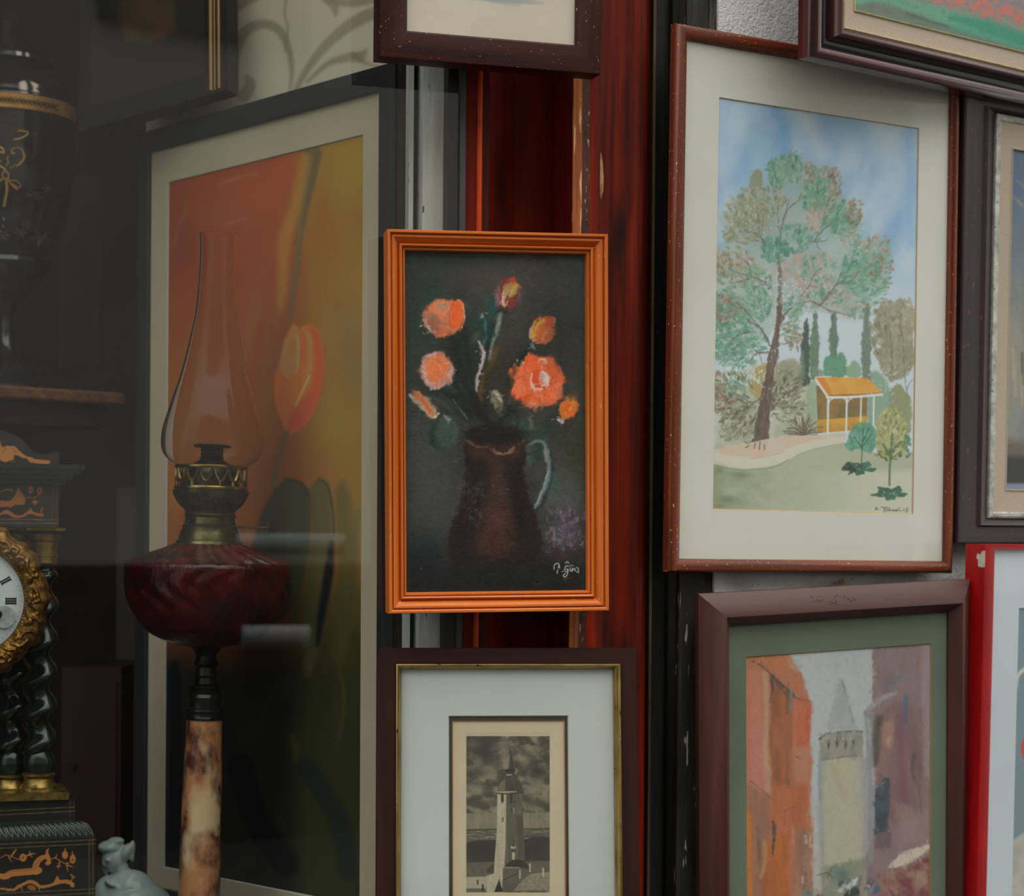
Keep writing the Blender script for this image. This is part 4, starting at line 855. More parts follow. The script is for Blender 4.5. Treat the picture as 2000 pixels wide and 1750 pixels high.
    c.poly([B(800, 660), B(880, 640), B(890, 900), B(860, 950), B(800, 900)], (132, 148, 124), 6, .7)
    c.poly([B(1260, 600), B(1330, 560), B(1420, 660), B(1430, 860), B(1340, 960), B(1260, 960)], (112, 138, 116), 6, .8, rough=3, smooth=True)
    DK = [(100, 98, 84), (120, 116, 98), (84, 82, 70)]
    cl(B, 240, 680, 160, 120, 100, DK + GR, (1.4, 3.2), 2.6, cen=(440, 820)); cl(B, 180, 820, 110, 110, 60, BR + DK, (1.8, 3.6), 1.4, cen=(440, 850)); cl(B, 300, 930, 150, 130, 110, DK + OL, (1.6, 3.4), 2.4, cen=(450, 780)); cl(B, 640, 680, 150, 130, 90, OL + DK, (1.6, 3.4), 2.2, cen=(520, 850)); cl(B, 640, 830, 150, 120, 100, OL + DK, (1.4, 3.2), 2.4, cen=(500, 880)); cl(B, 130, 680, 60, 120, 30, BR, (2, 4), 1.3); cl(B, 260, 1030, 130, 60, 40, OL, (1.4, 3), 2.2)
    cl(B, 300, 600, 190, 70, 40, [(176, 184, 186), (190, 196, 196)], (1, 2), 2.6, cen=(450, 900)); cl(B, 600, 900, 120, 60, 30, [(178, 180, 170)], (1, 1.8), 2.6, cen=(480, 850))
    # cypresses
    for (x, y0, y1, w2, col) in [(800, 160, 650, 19, (70, 84, 74)), (868, 110, 600, 19, (98, 116, 100)), (1012, 110, 460, 18, (96, 114, 100)), (1262, 60, 620, 20, (106, 118, 104))]:
        for k in range(3): c.stroke([B(x + (k - 1) * 4, y0), B(x - 14 + k * 4, (y0 + y1) / 2), B(x - 10, y1)], [2, w2 * .9, w2 * .75][::1], col, 2, .75, rough=2.4, ns=5)
        for k in range(26):
            yy = y0 + R.rand() * (y1 - y0); xx = x - 12 + R.randn() * 12 * ((yy - y0) / (y1 - y0) + .2); c.stroke([B(xx, yy), B(xx + R.randn() * 4, yy + 45)], 1.2, tuple(np.array(col) + R.randn() * 14), 1, .6)
    c.poly([B(930, 590), B(930, 480), B(960, 445), B(1020, 450), B(1060, 415), B(1098, 470), B(1095, 600), B(1000, 615)], (66, 110, 86), 3, .92, rough=3, ns=8, smooth=True, col2=(88, 134, 110))
    c.poly([B(1085, 600), B(1100, 540), B(1155, 480), B(1200, 520), B(1215, 600), B(1150, 620)], (118, 142, 116), 3, .85, rough=3, ns=8, smooth=True); c.poly([B(745, 560), B(755, 430), B(775, 420), B(790, 600), B(770, 620)], (110, 128, 106), 3, .7, smooth=True); c.poly([B(840, 600), B(850, 530), B(930, 560), B(930, 610)], (104, 126, 106), 3, .7)
    # upper limbs and trunk
    W = (108, 98, 94)
    for p, w2 in [([A(596, 1750), A(598, 1500), A(590, 1330), A(565, 1260)], [9, 7, 4, 2]), ([A(600, 1200), A(608, 1060), A(650, 940), A(740, 860), A(760, 800)], [2, 3, 3, 2, 1.4]), ([A(590, 1100), A(580, 960), A(590, 840)], [2, 1.8, 1]), ([A(640, 960), A(665, 850)], 1.6), ([A(480, 1200), A(440, 1100), A(420, 900)], [3, 2.4, 1.6]), ([A(470, 1170), A(400, 1110), A(340, 1080)], [3, 2, 1]), ([A(485, 1195), A(430, 1170), A(370, 1168)], [3, 2, 1.4]), ([A(460, 1130), A(470, 960)], 1.4),
                  ([A(810, 1170), A(870, 1180), A(960, 1160)], [1.6, 2.4, 1.4]), ([A(850, 1170), A(930, 1080), A(1015, 1000)], [2.6, 2.2, 1.6]), ([A(870, 1185), A(900, 1235)], 1.6), ([A(930, 1050), A(975, 1055)], 1.4), ([A(745, 1590), A(820, 1510), A(860, 1420), A(910, 1370)], [2, 2.6, 2.4, 1.4]), ([A(820, 1510), A(880, 1520)], 1.6), ([A(790, 1560), A(830, 1560)], 1.4), ([A(900, 1660), A(960, 1590), A(1030, 1500), A(1140, 1470), A(1200, 1400)], [4, 3.2, 2.6, 2.4, 1.4]), ([A(1030, 1500), A(1060, 1430), A(1110, 1400)], [2, 1.8, 1.2]), ([A(900, 1660), A(830, 1630), A(745, 1645)], [4, 2.4, 1.6]),
                  ([A(920, 1670), A(990, 1700), A(1150, 1745)], [3, 2, 1.2]), ([A(960, 1690), A(1010, 1745)], 1.6), ([A(980, 1590), A(1030, 1600)], 1.5), ([A(500, 1510), A(450, 1470), A(380, 1440), A(300, 1420), A(210, 1375)], [2, 2.6, 2.4, 2, 1.6]), ([A(400, 1445), A(300, 1475), A(230, 1488)], [2.2, 1.8, 1.2]), ([A(380, 1370), A(310, 1300)], 1.6), ([A(510, 1540), A(530, 1440)], 1.6), ([A(480, 1500), A(400, 1530)], 1.5), ([A(620, 1745), A(690, 1670)], [4, 2]), ([A(270, 1640), A(330, 1740)], 1.6)]: c.stroke(p, w2, W, 1, .9)
    c.poly([B(578, 0), B(606, 0), B(604, 120), B(600, 220), B(585, 380), B(584, 440), B(560, 520), B(545, 640), B(530, 800), B(518, 900), B(510, 1040), B(520, 1100), B(500, 1130), B(480, 1160), B(455, 1130), B(430, 1150), B(400, 1135), B(330, 1145), B(370, 1110), B(395, 1060), B(410, 970), B(430, 860), B(450, 740), B(470, 650), B(495, 560), B(505, 470), B(520, 400), B(550, 300), B(570, 150)], (102, 88, 79), 1.4, .95, rough=1.2, ns=5, col2=(84, 72, 65), tsx=4, tsy=30)
    for i in range(60):
        t = R.rand(); y = 380 + t * 740; xc = np.interp(y, [380, 560, 800, 1120], [555, 530, 475, 450]); hw = np.interp(y, [380, 560, 800, 1120], [22, 26, 42, 70]); x = xc + (R.rand() - .5) * 1.7 * hw
        c.stroke([B(x, y), B(x - 10 - (x - xc) * .0, y + 60)], 1.2, [(72, 64, 60), (140, 124, 110), (86, 74, 66)][i % 3], .9, .55)
    for p, w2 in [([B(592, 210), B(640, 130), B(690, 80)], [5, 3, 2]), ([B(590, 360), B(640, 355), B(690, 340)], [2, 2, 1.2]), ([B(600, 295), B(680, 250)], 1.6), ([B(525, 385), B(490, 300), B(440, 230), B(340, 180)], [4, 3, 2.4, 1.6]), ([B(450, 240), B(330, 100), B(270, 40)], [2.4, 2, 1.4]), ([B(400, 260), B(280, 290), B(215, 350)], [2, 2, 1.4]), ([B(505, 420), B(430, 420), B(380, 370)], [3.4, 2.6, 1.4]), ([B(430, 420), B(390, 460), B(370, 490)], 1.8), ([B(440, 430), B(460, 500)], 1.6), ([B(340, 330), B(250, 380)], 1.3), ([B(582, 480), B(596, 452)], 1.6), ([B(455, 760), B(420, 790), B(360, 800), B(310, 760), B(250, 750), B(130, 800)], [4, 3, 2.6, 2, 1.6, 1]),
                  ([B(400, 800), B(330, 850), B(200, 900)], [2, 2, 1.4]), ([B(530, 860), B(600, 780), B(680, 720), B(770, 650)], [4, 3, 2.4, 1.4]), ([B(620, 770), B(720, 760)], 1.6), ([B(570, 760), B(640, 600)], 1.6), ([B(330, 900), B(260, 970), B(180, 1000)], 1.5), ([B(300, 930), B(240, 1030)], 1.3)]: c.stroke(p, w2, (98, 88, 80), 1, .88)
    # right-hand trees
    c.poly([B(1350, 40), B(1385, 25), B(1440, 70), B(1470, 40), B(1510, 0), B(1535, 60), B(1610, 70), B(1625, 200), B(1600, 330), B(1625, 480), B(1590, 560), B(1520, 620), B(1440, 640), B(1390, 580), B(1350, 500), B(1305, 430), B(1370, 380), B(1300, 330), B(1340, 270), B(1310, 170), B(1345, 110)], (144, 138, 118), 2.4, .92, rough=4, ns=9, col2=(124, 122, 102))
    cl(B, 1400, 250, 120, 230, 110, [(134, 130, 108), (150, 144, 126), (116, 114, 94)], (2, 4.4), 1.5); cl(B, 1540, 200, 90, 190, 70, [(140, 136, 116), (154, 150, 132)], (2, 4), 1.5); cl(B, 1480, 480, 130, 140, 90, [(126, 126, 104), (142, 138, 118)], (2, 4), 1.5)
    for p in [[B(1500, 200), B(1530, 330), B(1545, 600), B(1560, 760), B(1540, 900)], [B(1420, 200), B(1440, 330), B(1450, 560)], [B(1520, 120), B(1515, 300)], [B(1340, 170), B(1370, 260)], [B(1400, 600), B(1470, 610)], [B(1560, 700), B(1600, 630)]]: c.stroke(p, 1.6, (96, 96, 84), 1, .8)
    c.poly([B(1430, 700), B(1500, 660), B(1560, 720), B(1590, 800), B(1600, 960), B(1570, 1040), B(1480, 1000), B(1430, 900)], (122, 124, 92), 3, .85, rough=4, ns=8, smooth=True)
    c.warp(2.4, 7); c.warp(1.0, 3)
    # pavilion
    c.poly([B(872, 672), B(1260, 740), B(1258, 915), B(882, 935)], (108, 92, 62), 1.6, .95, col2=(132, 104, 62), tsx=30, tsy=14); c.poly([B(878, 935), B(1000, 925), B(1258, 902), B(1258, 1000), B(1180, 1010), B(880, 1035)], (186, 140, 56), 1.4, .95, col2=(160, 116, 52))
    c.poly([B(868, 690), B(884, 935), B(876, 1035), B(860, 1000), B(880, 900)], (124, 140, 116), 2, .6)
    c.poly([B(868, 612), B(980, 608), B(1262, 618), B(1320, 670), B(1376, 726), B(1200, 738), B(968, 746), B(915, 680)], (200, 132, 56), 1.2, .97, col2=(206, 146, 72), tsx=16); c.poly([B(868, 612), B(930, 610), B(1000, 745), B(968, 746), B(915, 680)], (200, 112, 50), 3, .7)
    Wt = (198, 198, 194)
    c.stroke([B(866, 625), B(912, 690), B(962, 760)], 4.4, Wt, 1, .95, smooth=False); c.stroke([B(862, 610), B(985, 604)], 1.8, Wt, 1, .9); c.stroke([B(955, 762), B(1100, 762), B(1250, 752), B(1370, 740)], 5, Wt, 1, .95, smooth=False); c.stroke([B(968, 748), B(1200, 742), B(1372, 727)], 1.2, (96, 70, 50), .9, .8, smooth=False)
    for (x, y0, y1, w2) in [(963, 765, 1050, 4), (1104, 765, 1028, 3.6), (1213, 760, 945, 3), (1310, 750, 975, 3.2)]:
        c.stroke([B(x, y0), B(x - 4, y1)], w2, Wt, 1, .97, smooth=False)
        if x < 1200: c.stroke([B(x + 40, y0 + 6), B(x + 12, y0 + 22), B(x, y0 + 60)], 2.4, Wt, 1, .9); c.stroke([B(x - 26, y0 + 6), B(x - 6, y0 + 22), B(x, y0 + 50)], 2, Wt, 1, .8) if x > 1000 else None
    # earth, path, lawn
    c.poly([B(90, 1175), B(200, 1130), B(330, 1115), B(520, 1075), B(700, 1055), B(880, 1050), B(1100, 1030), B(1095, 1062), B(900, 1085), B(760, 1115), B(640, 1160), B(500, 1205), B(380, 1222), B(220, 1210), B(95, 1180)], (186, 160, 142), 1.6, .95, rough=1, col2=(178, 170, 152))
    c.poly([B(90, 1182), B(220, 1214), B(380, 1224), B(500, 1206), B(640, 1160), B(760, 1115), B(900, 1085), B(1095, 1064), B(1095, 1105), B(860, 1150), B(720, 1200), B(620, 1255), B(500, 1290), B(350, 1304), B(200, 1298), B(88, 1265)], (182, 176, 160), 1.4, .96, rough=.8)
    c.poly([B(84, 1270), B(200, 1300), B(350, 1306), B(500, 1292), B(620, 1256), B(720, 1202), B(860, 1152), B(1095, 1107), B(1300, 1180), B(1620, 1180), B(1610, 1650), B(84, 1610)], (152, 156, 134), 1.6, .96, rough=1)
    m = ((Y > 1) * 1.0); n = c.noise(34, 26, 8); Ls = np.clip((Y - (580 + 1290 * .2571)) / 14., 0, 1)
    c.tint(Ls * np.clip((1500 - X) / 130. + (n - .5) * 2, 0, 1), (120, 126, 100), .6); c.tint(Ls * np.clip((X - 1560) / 160., 0, 1), (180, 178, 166), .75)
    c.stroke([B(95, 1275), B(300, 1312), B(520, 1298), B(660, 1240)], 2, (112, 118, 92), 2, .6); c.stroke([B(640, 1170), B(520, 1206), B(380, 1226)], 1.4, (150, 132, 112), 1, .6); c.stroke([B(720, 1203), B(860, 1153), B(1080, 1110)], 1.2, (126, 130, 104), 1, .7)
    for (x, y, rx, ry) in [(130, 1310, 60, 40), (200, 1540, 90, 40), (130, 1590, 60, 24), (300, 1350, 70, 30)]: p = B(x, y); c.blob(p[0], p[1], rx * .257, ry * .257, (104, 110, 84), .7)
    for p in [[B(330, 1100), B(350, 1112), B(370, 1100)], [B(335, 1145), B(360, 1130)], [B(480, 1160), B(478, 1120)], [B(400, 1150), B(410, 1110)], [B(440, 1160), B(445, 1100)]]: c.stroke(p, 2, (82, 74, 66), 1, .8)
    # twiggy bush
    for i in range(46):
        a = -math.pi * (i + .5) / 46 + R.randn() * .06; L = 95 + R.rand() * 45; x0, y0 = 770 + R.randn() * 12, 1048; c.stroke([B(x0, y0), B(x0 + L * .5 * math.cos(a), y0 + L * .65 * math.sin(a)), B(x0 + L * 1.1 * math.cos(a + R.randn() * .15), y0 + L * 1.25 * math.sin(a) * (1 if abs(math.cos(a)) < .8 else .6))], 1.6, [(100, 92, 80), (122, 112, 98), (84, 78, 68)][i % 3], 1, .85)
    # teal sapling and yellow-green tree
    c.poly([B(1130, 1010), B(1180, 960), B(1240, 945), B(1290, 965), B(1330, 1020), B(1340, 1100), B(1320, 1150), B(1290, 1190), B(1240, 1170), B(1200, 1150), B(1130, 1170), B(1085, 1130), B(1110, 1070)], (78, 124, 104), 1.6, .93, rough=3, ns=6, col2=(100, 146, 126), tsx=8, tsy=8)
    for p in [[B(1215, 1270), B(1222, 1120), B(1230, 1000)], [B(1222, 1140), B(1290, 1040)], [B(1222, 1150), B(1160, 1060)], [B(1222, 1110), B(1270, 1000)]]: c.stroke(p, 2, (46, 84, 68), 1, .8)
    for i in range(14): p = B(1110 + R.rand() * 210, 980 + R.rand() * 190); c.ell(p[0], p[1], 1.2, .9, (176, 186, 176), 0, 1, .8)
    c.poly([B(1370, 860), B(1440, 830), B(1500, 870), B(1560, 980), B(1570, 1080), B(1560, 1170), B(1500, 1200), B(1450, 1250), B(1400, 1230), B(1340, 1190), B(1320, 1080), B(1330, 940)], (140, 142, 100), 1.8, .92, rough=4, ns=7, col2=(158, 158, 116), tsx=10, tsy=10)
    cl(B, 1450, 1030, 120, 190, 120, [(126, 130, 88), (152, 152, 106), (110, 120, 84), (166, 164, 124)], (1.6, 3.4), 1.7, cen=(1440, 1150)); cl(B, 1560, 1130, 30, 90, 24, [(86, 120, 96)], (1.6, 3), 1.6); cl(B, 1420, 1200, 100, 50, 30, [(86, 96, 66), (60, 70, 50)], (1, 2), 2)
    for p in [[B(1428, 1430), B(1430, 1300), B(1440, 1180), B(1450, 1040)], [B(1440, 1180), B(1510, 1100)], [B(1436, 1200), B(1380, 1120)]]: c.stroke(p, [4.2, 3.6, 2, 1.2][:2], (88, 104, 78), 1, .9)
    for (cx, cy, s) in [(1200, 1300, 1), (1430, 1490, 1.06)]:
        pts = []
        for i in range(40): a = 6.283 * i / 40; r = 1 + .25 * math.sin(5 * a) + .12 * math.sin(11 * a + 1); pts.append(B(cx + 108 * s * r * math.cos(a), cy + 44 * s * r * math.sin(a)))
        c.poly(pts, (70, 112, 92), 1.2, .95, rough=1.5, ns=5, col2=(50, 80, 66))
        for i in range(8): p = B(cx + R.randn() * 50, cy + R.randn() * 22); c.ell(p[0], p[1], 1.8, .8, (176, 178, 164), R.rand() * 3, 1, .8)
    c.poly([B(1060, 1305), B(1110, 1250), B(1150, 1290), B(1190, 1320), B(1110, 1355), B(1130, 1320)], (48, 58, 50), 1.2, .8)
    # negative-space white flecks
    for i in range(420):
        f, x, y = [(A, 540, 1480), (A, 650, 1620), (B, 300, 500), (B, 150, 560), (B, 480, 180), (B, 450, 380), (A, 1150, 1180), (A, 400, 1000), (A, 700, 1560), (B, 1420, 640), (A, 880, 1500), (B, 620, 720)][R.randint(12)]
        x += R.randn() * 90; y += R.randn() * 70; a = R.rand() * 3; p = f(x, y); c.stroke([p, (p[0] + 4 * math.cos(a), p[1] + 4 * math.sin(a))], 1.3, (188, 196, 200), .9, .7)
    # signature
    def S(*pts): c.stroke([B(*q) for q in pts], 1.15, (40, 42, 40), .8, .92, smooth=False)
    S((1322, 1600), (1336, 1602), (1338, 1616), (1324, 1618), (1322, 1602)); S((1352, 1614), (1355, 1614)); S((1366, 1596), (1432, 1604)); S((1388, 1602), (1386, 1632)); S((1398, 1612), (1404, 1626), (1412, 1612)); S((1404, 1626), (1400, 1636))
    S((1420, 1628), (1422, 1614), (1430, 1622), (1438, 1614), (1442, 1628)); S((1452, 1616), (1460, 1626)); S((1464, 1626), (1458, 1614), (1452, 1622)); S((1472, 1628), (1476, 1614), (1484, 1628), (1488, 1616)); S((1500, 1600), (1502, 1626), (1514, 1624)); S((1522, 1622), (1525, 1622)); S((1538, 1624), (1540, 1612)); S((1566, 1604), (1554, 1612), (1568, 1620), (1560, 1634), (1550, 1632))
    c.tint((c.noise(3, 3, 11) - .5) * 1.6, (210, 210, 205), .12)
    return c
def paint_street():
    c = Canvas(1448, 1246, 1828, 1880, (172, 178, 182), seed=7); R = c.rng; X, Y = c.grid()
    G = lambda x, y: (1440 + x * .2915, 1240 + y * .2915)
    n = c.noise(40, 60, 1); c.tint((n - .4) * 2, (184, 190, 194), .6)
    c.tint((Y - 1560) / 120., (176, 164, 148), .5)
    # left houses
    c.poly([G(40, 120), G(300, 125), G(350, 160), G(430, 260), G(470, 380), G(498, 450), G(490, 700), G(500, 900), G(490, 1100), G(500, 1400), G(500, 1800), G(40, 1800)], (176, 104, 76), 5, .96, rough=4, ns=14)
    c.poly([G(40, 120), G(330, 125), G(370, 200), G(300, 260), G(220, 220), G(120, 170)], (180, 112, 70), 5, .8, smooth=True); c.poly([G(330, 150), G(420, 240), G(400, 260), G(350, 220)], (182, 150, 124), 6, .6)
    c.poly([G(45, 230), G(150, 240), G(165, 600), G(220, 900), G(225, 1090), G(60, 990)], (188, 116, 98), 6, .85, smooth=False); c.stroke([G(185, 260), G(200, 500), G(190, 800), G(215, 1040)], 13, (180, 148, 120), 8, .7); c.stroke([G(60, 250), G(70, 900)], 10, (184, 104, 82), 8, .5)
    c.poly([G(220, 300), G(360, 380), G(370, 560), G(360, 760), G(370, 1000), G(300, 1080), G(230, 1000), G(215, 700)], (132, 78, 52), 8, .9, col2=(160, 92, 60), tsx=8, tsy=60); c.poly([G(375, 430), G(498, 450), G(490, 700), G(420, 780), G(375, 740)], (178, 82, 56), 6, .85, col2=(190, 104, 74), tsx=10, tsy=40)
    c.poly([G(370, 740), G(495, 760), G(480, 960), G(400, 1000)], (176, 120, 96), 8, .7); c.poly([G(225, 1000), G(490, 1010), G(490, 1300), G(360, 1420), G(225, 1300)], (168, 86, 54), 10, .8, col2=(184, 106, 76), tsx=14, tsy=50)
    c.poly([G(70, 1000), G(215, 1100), G(220, 1800), G(60, 1800)], (150, 104, 82), 9, .8, col2=(128, 92, 78), tsx=9, tsy=70); c.poly([G(180, 1380), G(350, 1320), G(350, 1800), G(150, 1800)], (186, 98, 40), 10, .85, col2=(160, 84, 44), tsx=12, tsy=50); c.stroke([G(75, 1200), G(85, 1500), G(85, 1800)], 9, (206, 112, 30), 6, .8); c.stroke([G(180, 1380), G(190, 1500), G(160, 1620)], 8, (186, 140, 92), 7, .7)
    c.poly([G(380, 1300), G(500, 1300), G(500, 1800), G(370, 1800)], (128, 90, 74), 9, .8, col2=(160, 116, 92), tsx=9, tsy=40); c.stroke([G(370, 1280), G(375, 1400)], 5, (190, 140, 112), 4, .7)
    K = (60, 60, 58)
    for p, w2, a in [([G(105, 175), G(180, 220), G(240, 280), G(330, 360), G(380, 410)], [3, 2, 5, 5, 4], .9), ([G(380, 415), G(440, 435), G(490, 440)], [3, 1.6, 1], .8), ([G(225, 280), G(235, 370), G(220, 450), G(250, 450)], [5, 3, 1.6, 1.2], .85), ([G(245, 300), G(330, 400)], 5, .6), ([G(85, 975), G(150, 1030), G(220, 1090)], 1.8, .75), ([G(238, 1250), G(248, 1320), G(240, 1420), G(238, 1480)], [5, 7, 5, 2], .85), ([G(395, 815), G(420, 828), G(440, 835)], [3, 2, 1], .7), ([G(130, 1290), G(150, 1500)], 6, .35), ([G(310, 1180), G(390, 1150)], 2, .4)]: c.stroke(p, w2, K, 1.6, a)
    c.stroke([G(360, 380), G(358, 500)], 7, (112, 124, 132), 3, .8); c.stroke([G(345, 385), G(335, 520)], 3, (90, 66, 56), 3, .7)
    for i in range(14): x = 430 + R.rand() * 60; y = 1320 + R.rand() * 380; c.stroke([G(x, y), G(x + 6, y + 50)], 4, [(190, 184, 174), (100, 84, 76), (150, 130, 116)][i % 3], 2.5, .6)
    # tower
    c.poly([G(565, 840), G(850, 810), G(860, 1200), G(855, 1560), G(560, 1580), G(550, 1200)], (168, 164, 150), 4, .93, col2=(176, 168, 142), tsx=20, tsy=70)
    c.stroke([G(565, 850), G(558, 1200), G(575, 1540)], 10, (146, 150, 152), 7, .75); c.stroke([G(700, 900), G(710, 1500)], 34, (180, 170, 140), 20, .5); c.stroke([G(855, 850), G(870, 1200), G(865, 1560)], 16, (142, 140, 148), 9, .7); c.stroke([G(640, 880), G(720, 1100)], 12, (150, 144, 128), 10, .4); c.stroke([G(550, 780), G(548, 900), G(556, 1100)], 3, (120, 120, 122), 3, .6)
    c.poly([G(548, 700), G(600, 655), G(840, 640), G(838, 815), G(560, 835)], (146, 142, 128), 3, .93, col2=(128, 126, 118)); c.stroke([G(550, 700), G(590, 665), G(650, 655), G(750, 645), G(838, 648)], [4, 3, 1.6, 3, 2], (66, 68, 66), 1.6, .8); c.stroke([G(565, 838), G(650, 828), G(760, 812), G(836, 812)], [3, 2, 1.6, 3], (84, 84, 82), 2, .75)
    for x in (612, 668, 726, 775): c.ell(*G(x, 735), 2.6, 9, (58, 60, 58), .1, 2.4, .85); c.ell(*G(x - 16, 695), 2, 2.4, (196, 196, 190), 0, 1.4, .8)
    c.poly([G(610, 640), G(640, 500), G(690, 290), G(720, 320), G(750, 450), G(790, 600), G(810, 630)], (158, 162, 164), 3.5, .9); c.stroke([G(700, 300), G(735, 430), G(780, 590)], 2, (92, 98, 102), 1.8, .8); c.stroke([G(680, 330), G(640, 480), G(608, 620)], 3, (140, 146, 150), 4, .6); c.blob(*G(690, 470), 10, 30, (148, 152, 156), .6)
    # right houses
    c.poly([G(905, 85), G(1310, 40), G(1310, 1800), G(870, 1800), G(860, 1500), G(915, 1300), G(920, 1000), G(905, 600), G(850, 520), G(905, 450)], (128, 106, 110), 3.5, .96, rough=2)
    c.poly([G(905, 85), G(1300, 45), G(1250, 300), G(1050, 380), G(915, 460)], (132, 114, 116), 6, .8, col2=(116, 100, 104), tsx=20, tsy=30); c.poly([G(1230, 60), G(1310, 50), G(1310, 1000), G(1240, 900)], (150, 134, 146), 8, .7)
    c.stroke([G(870, 510), G(960, 430), G(1060, 390)], [7, 12, 6], (158, 154, 156), 5, .75); c.poly([G(850, 520), G(900, 500), G(925, 700), G(920, 1000), G(915, 1500), G(870, 1560), G(880, 1000), G(860, 700)], (134, 132, 140), 5, .85); c.stroke([G(880, 560), G(905, 850), G(910, 1000)], 3, (172, 172, 176), 2, .7)
    c.poly([G(930, 560), G(1060, 440), G(1250, 500), G(1240, 1200), G(1000, 1300), G(950, 1200)], (112, 82, 82), 10, .75, col2=(132, 100, 100), tsx=12, tsy=60)
    c.stroke([G(950, 560), G(930, 700), G(930, 860)], 14, (62, 62, 58), 9, .7); c.poly([G(980, 590), G(1040, 580), G(1050, 700), G(1010, 760), G(975, 720)], (158, 120, 100), 7, .8, smooth=True); c.stroke([G(985, 760), G(950, 900)], 10, (150, 108, 98), 8, .6); c.ell(*G(1015, 710), 4, 8, (176, 160, 146), 0, 4, .6)
    c.stroke([G(1100, 560), G(1100, 800), G(1120, 1100)], 18, (112, 72, 88), 12, .6); c.stroke([G(1130, 420), G(1128, 580)], 8, (74, 92, 118), 5, .75); c.stroke([G(1010, 330), G(1060, 300), G(1100, 280)], 7, (88, 98, 128), 5, .6); c.stroke([G(1190, 800), G(1170, 900), G(1200, 1000)], [9, 6, 4], (74, 70, 72), 5, .7); c.stroke([G(1225, 850), G(1222, 1050), G(1232, 1200)], 3, (84, 84, 92), 3, .7)
    c.poly([G(925, 1030), G(1000, 950), G(1020, 960), G(1025, 1100), G(1000, 1320), G(920, 1340)], (62, 78, 92), 4, .93, col2=(50, 58, 66)); c.stroke([G(930, 1020), G(990, 985)], 1.8, (176, 190, 200), 1.4, .85); c.poly([G(925, 1330), G(1040, 1320), G(1030, 1430), G(920, 1430)], (92, 76, 78), 6, .7)
    c.poly([G(1040, 1100), G(1230, 1200), G(1300, 1100), G(1300, 1380), G(1100, 1400)], (150, 118, 118), 9, .6); c.stroke([G(1240, 110), G(1220, 190)], 9, (150, 98, 74), 7, .5)
    # awnings, crowd
    c.poly([G(1000, 1560), G(1110, 1450), G(1280, 1405), G(1290, 1430), G(1180, 1520), G(1060, 1560)], (202, 184, 170), 2.5, .95, rough=1.5); c.stroke([G(980, 1580), G(1080, 1560), G(1180, 1530), G(1280, 1440)], [4, 2, 2, 3], (120, 104, 98), 2, .8); c.ell(*G(1275, 1420), 6, 4, (206, 206, 202), 0, 2, .9)
    c.poly([G(940, 1600), G(1100, 1570), G(1290, 1480), G(1310, 1800), G(930, 1800)], (110, 52, 56), 7, .9, col2=(150, 110, 100), tsx=16, tsy=14); c.ell(*G(1230, 1640), 12, 20, (160, 130, 112), .3, 7, .7)
    c.poly([G(560, 1560), G(860, 1490), G(870, 1800), G(420, 1800), G(440, 1700), G(560, 1700)], (128, 128, 112), 6, .75, col2=(110, 118, 104)); c.blob(*G(700, 1610), 20, 14, (78, 108, 98), .8); c.stroke([G(540, 1610), G(600, 1595), G(640, 1620)], 2.4, (60, 56, 50), 1.6, .8)
    for (x, y, w2, col) in [(760, 1670, 14, (186, 190, 190)), (700, 1700, 12, (190, 192, 188)), (740, 1655, 6, (70, 86, 104)), (690, 1668, 8, (52, 62, 72)), (790, 1650, 8, (200, 202, 198)), (530, 1716, 11, (184, 170, 154)), (840, 1690, 8, (160, 128, 108)), (925, 1710, 14, (58, 90, 120)), (905, 1660, 6, (40, 58, 80)), (880, 1650, 7, (92, 84, 80)), (760, 1735, 22, (40, 46, 48)), (820, 1640, 7, (120, 106, 92)), (600, 1640, 10, (164, 146, 120))]:
        c.stroke([G(x - w2 * .8, y + 14), G(x, y), G(x + w2 * 1.4, y - 14)], w2 * .8, col, 2, .85, rough=1.4)
    c.stroke([G(880, 1680), G(900, 1720)], 3, (200, 204, 206), 1.5, .8)
    for i in range(90):
        x = 460 + R.rand() * 840; y = 1700 + R.rand() * 400; c.stroke([G(x, y), G(x + 30, y + R.randn() * 20)], 5, [(60, 62, 64), (150, 130, 112), (110, 70, 64), (176, 176, 170), (66, 88, 108)][R.randint(5)], 3, .6)
    c.warp(1.3, 5); c.brushwork(2400, 16, 5, 4, 1.5, .35); c.tint(np.ones_like(X), (150, 142, 134), .12)
    c.tint((c.noise(4, 4, 12) - .5) * 1.8, (90, 84, 80), .12)
    return c

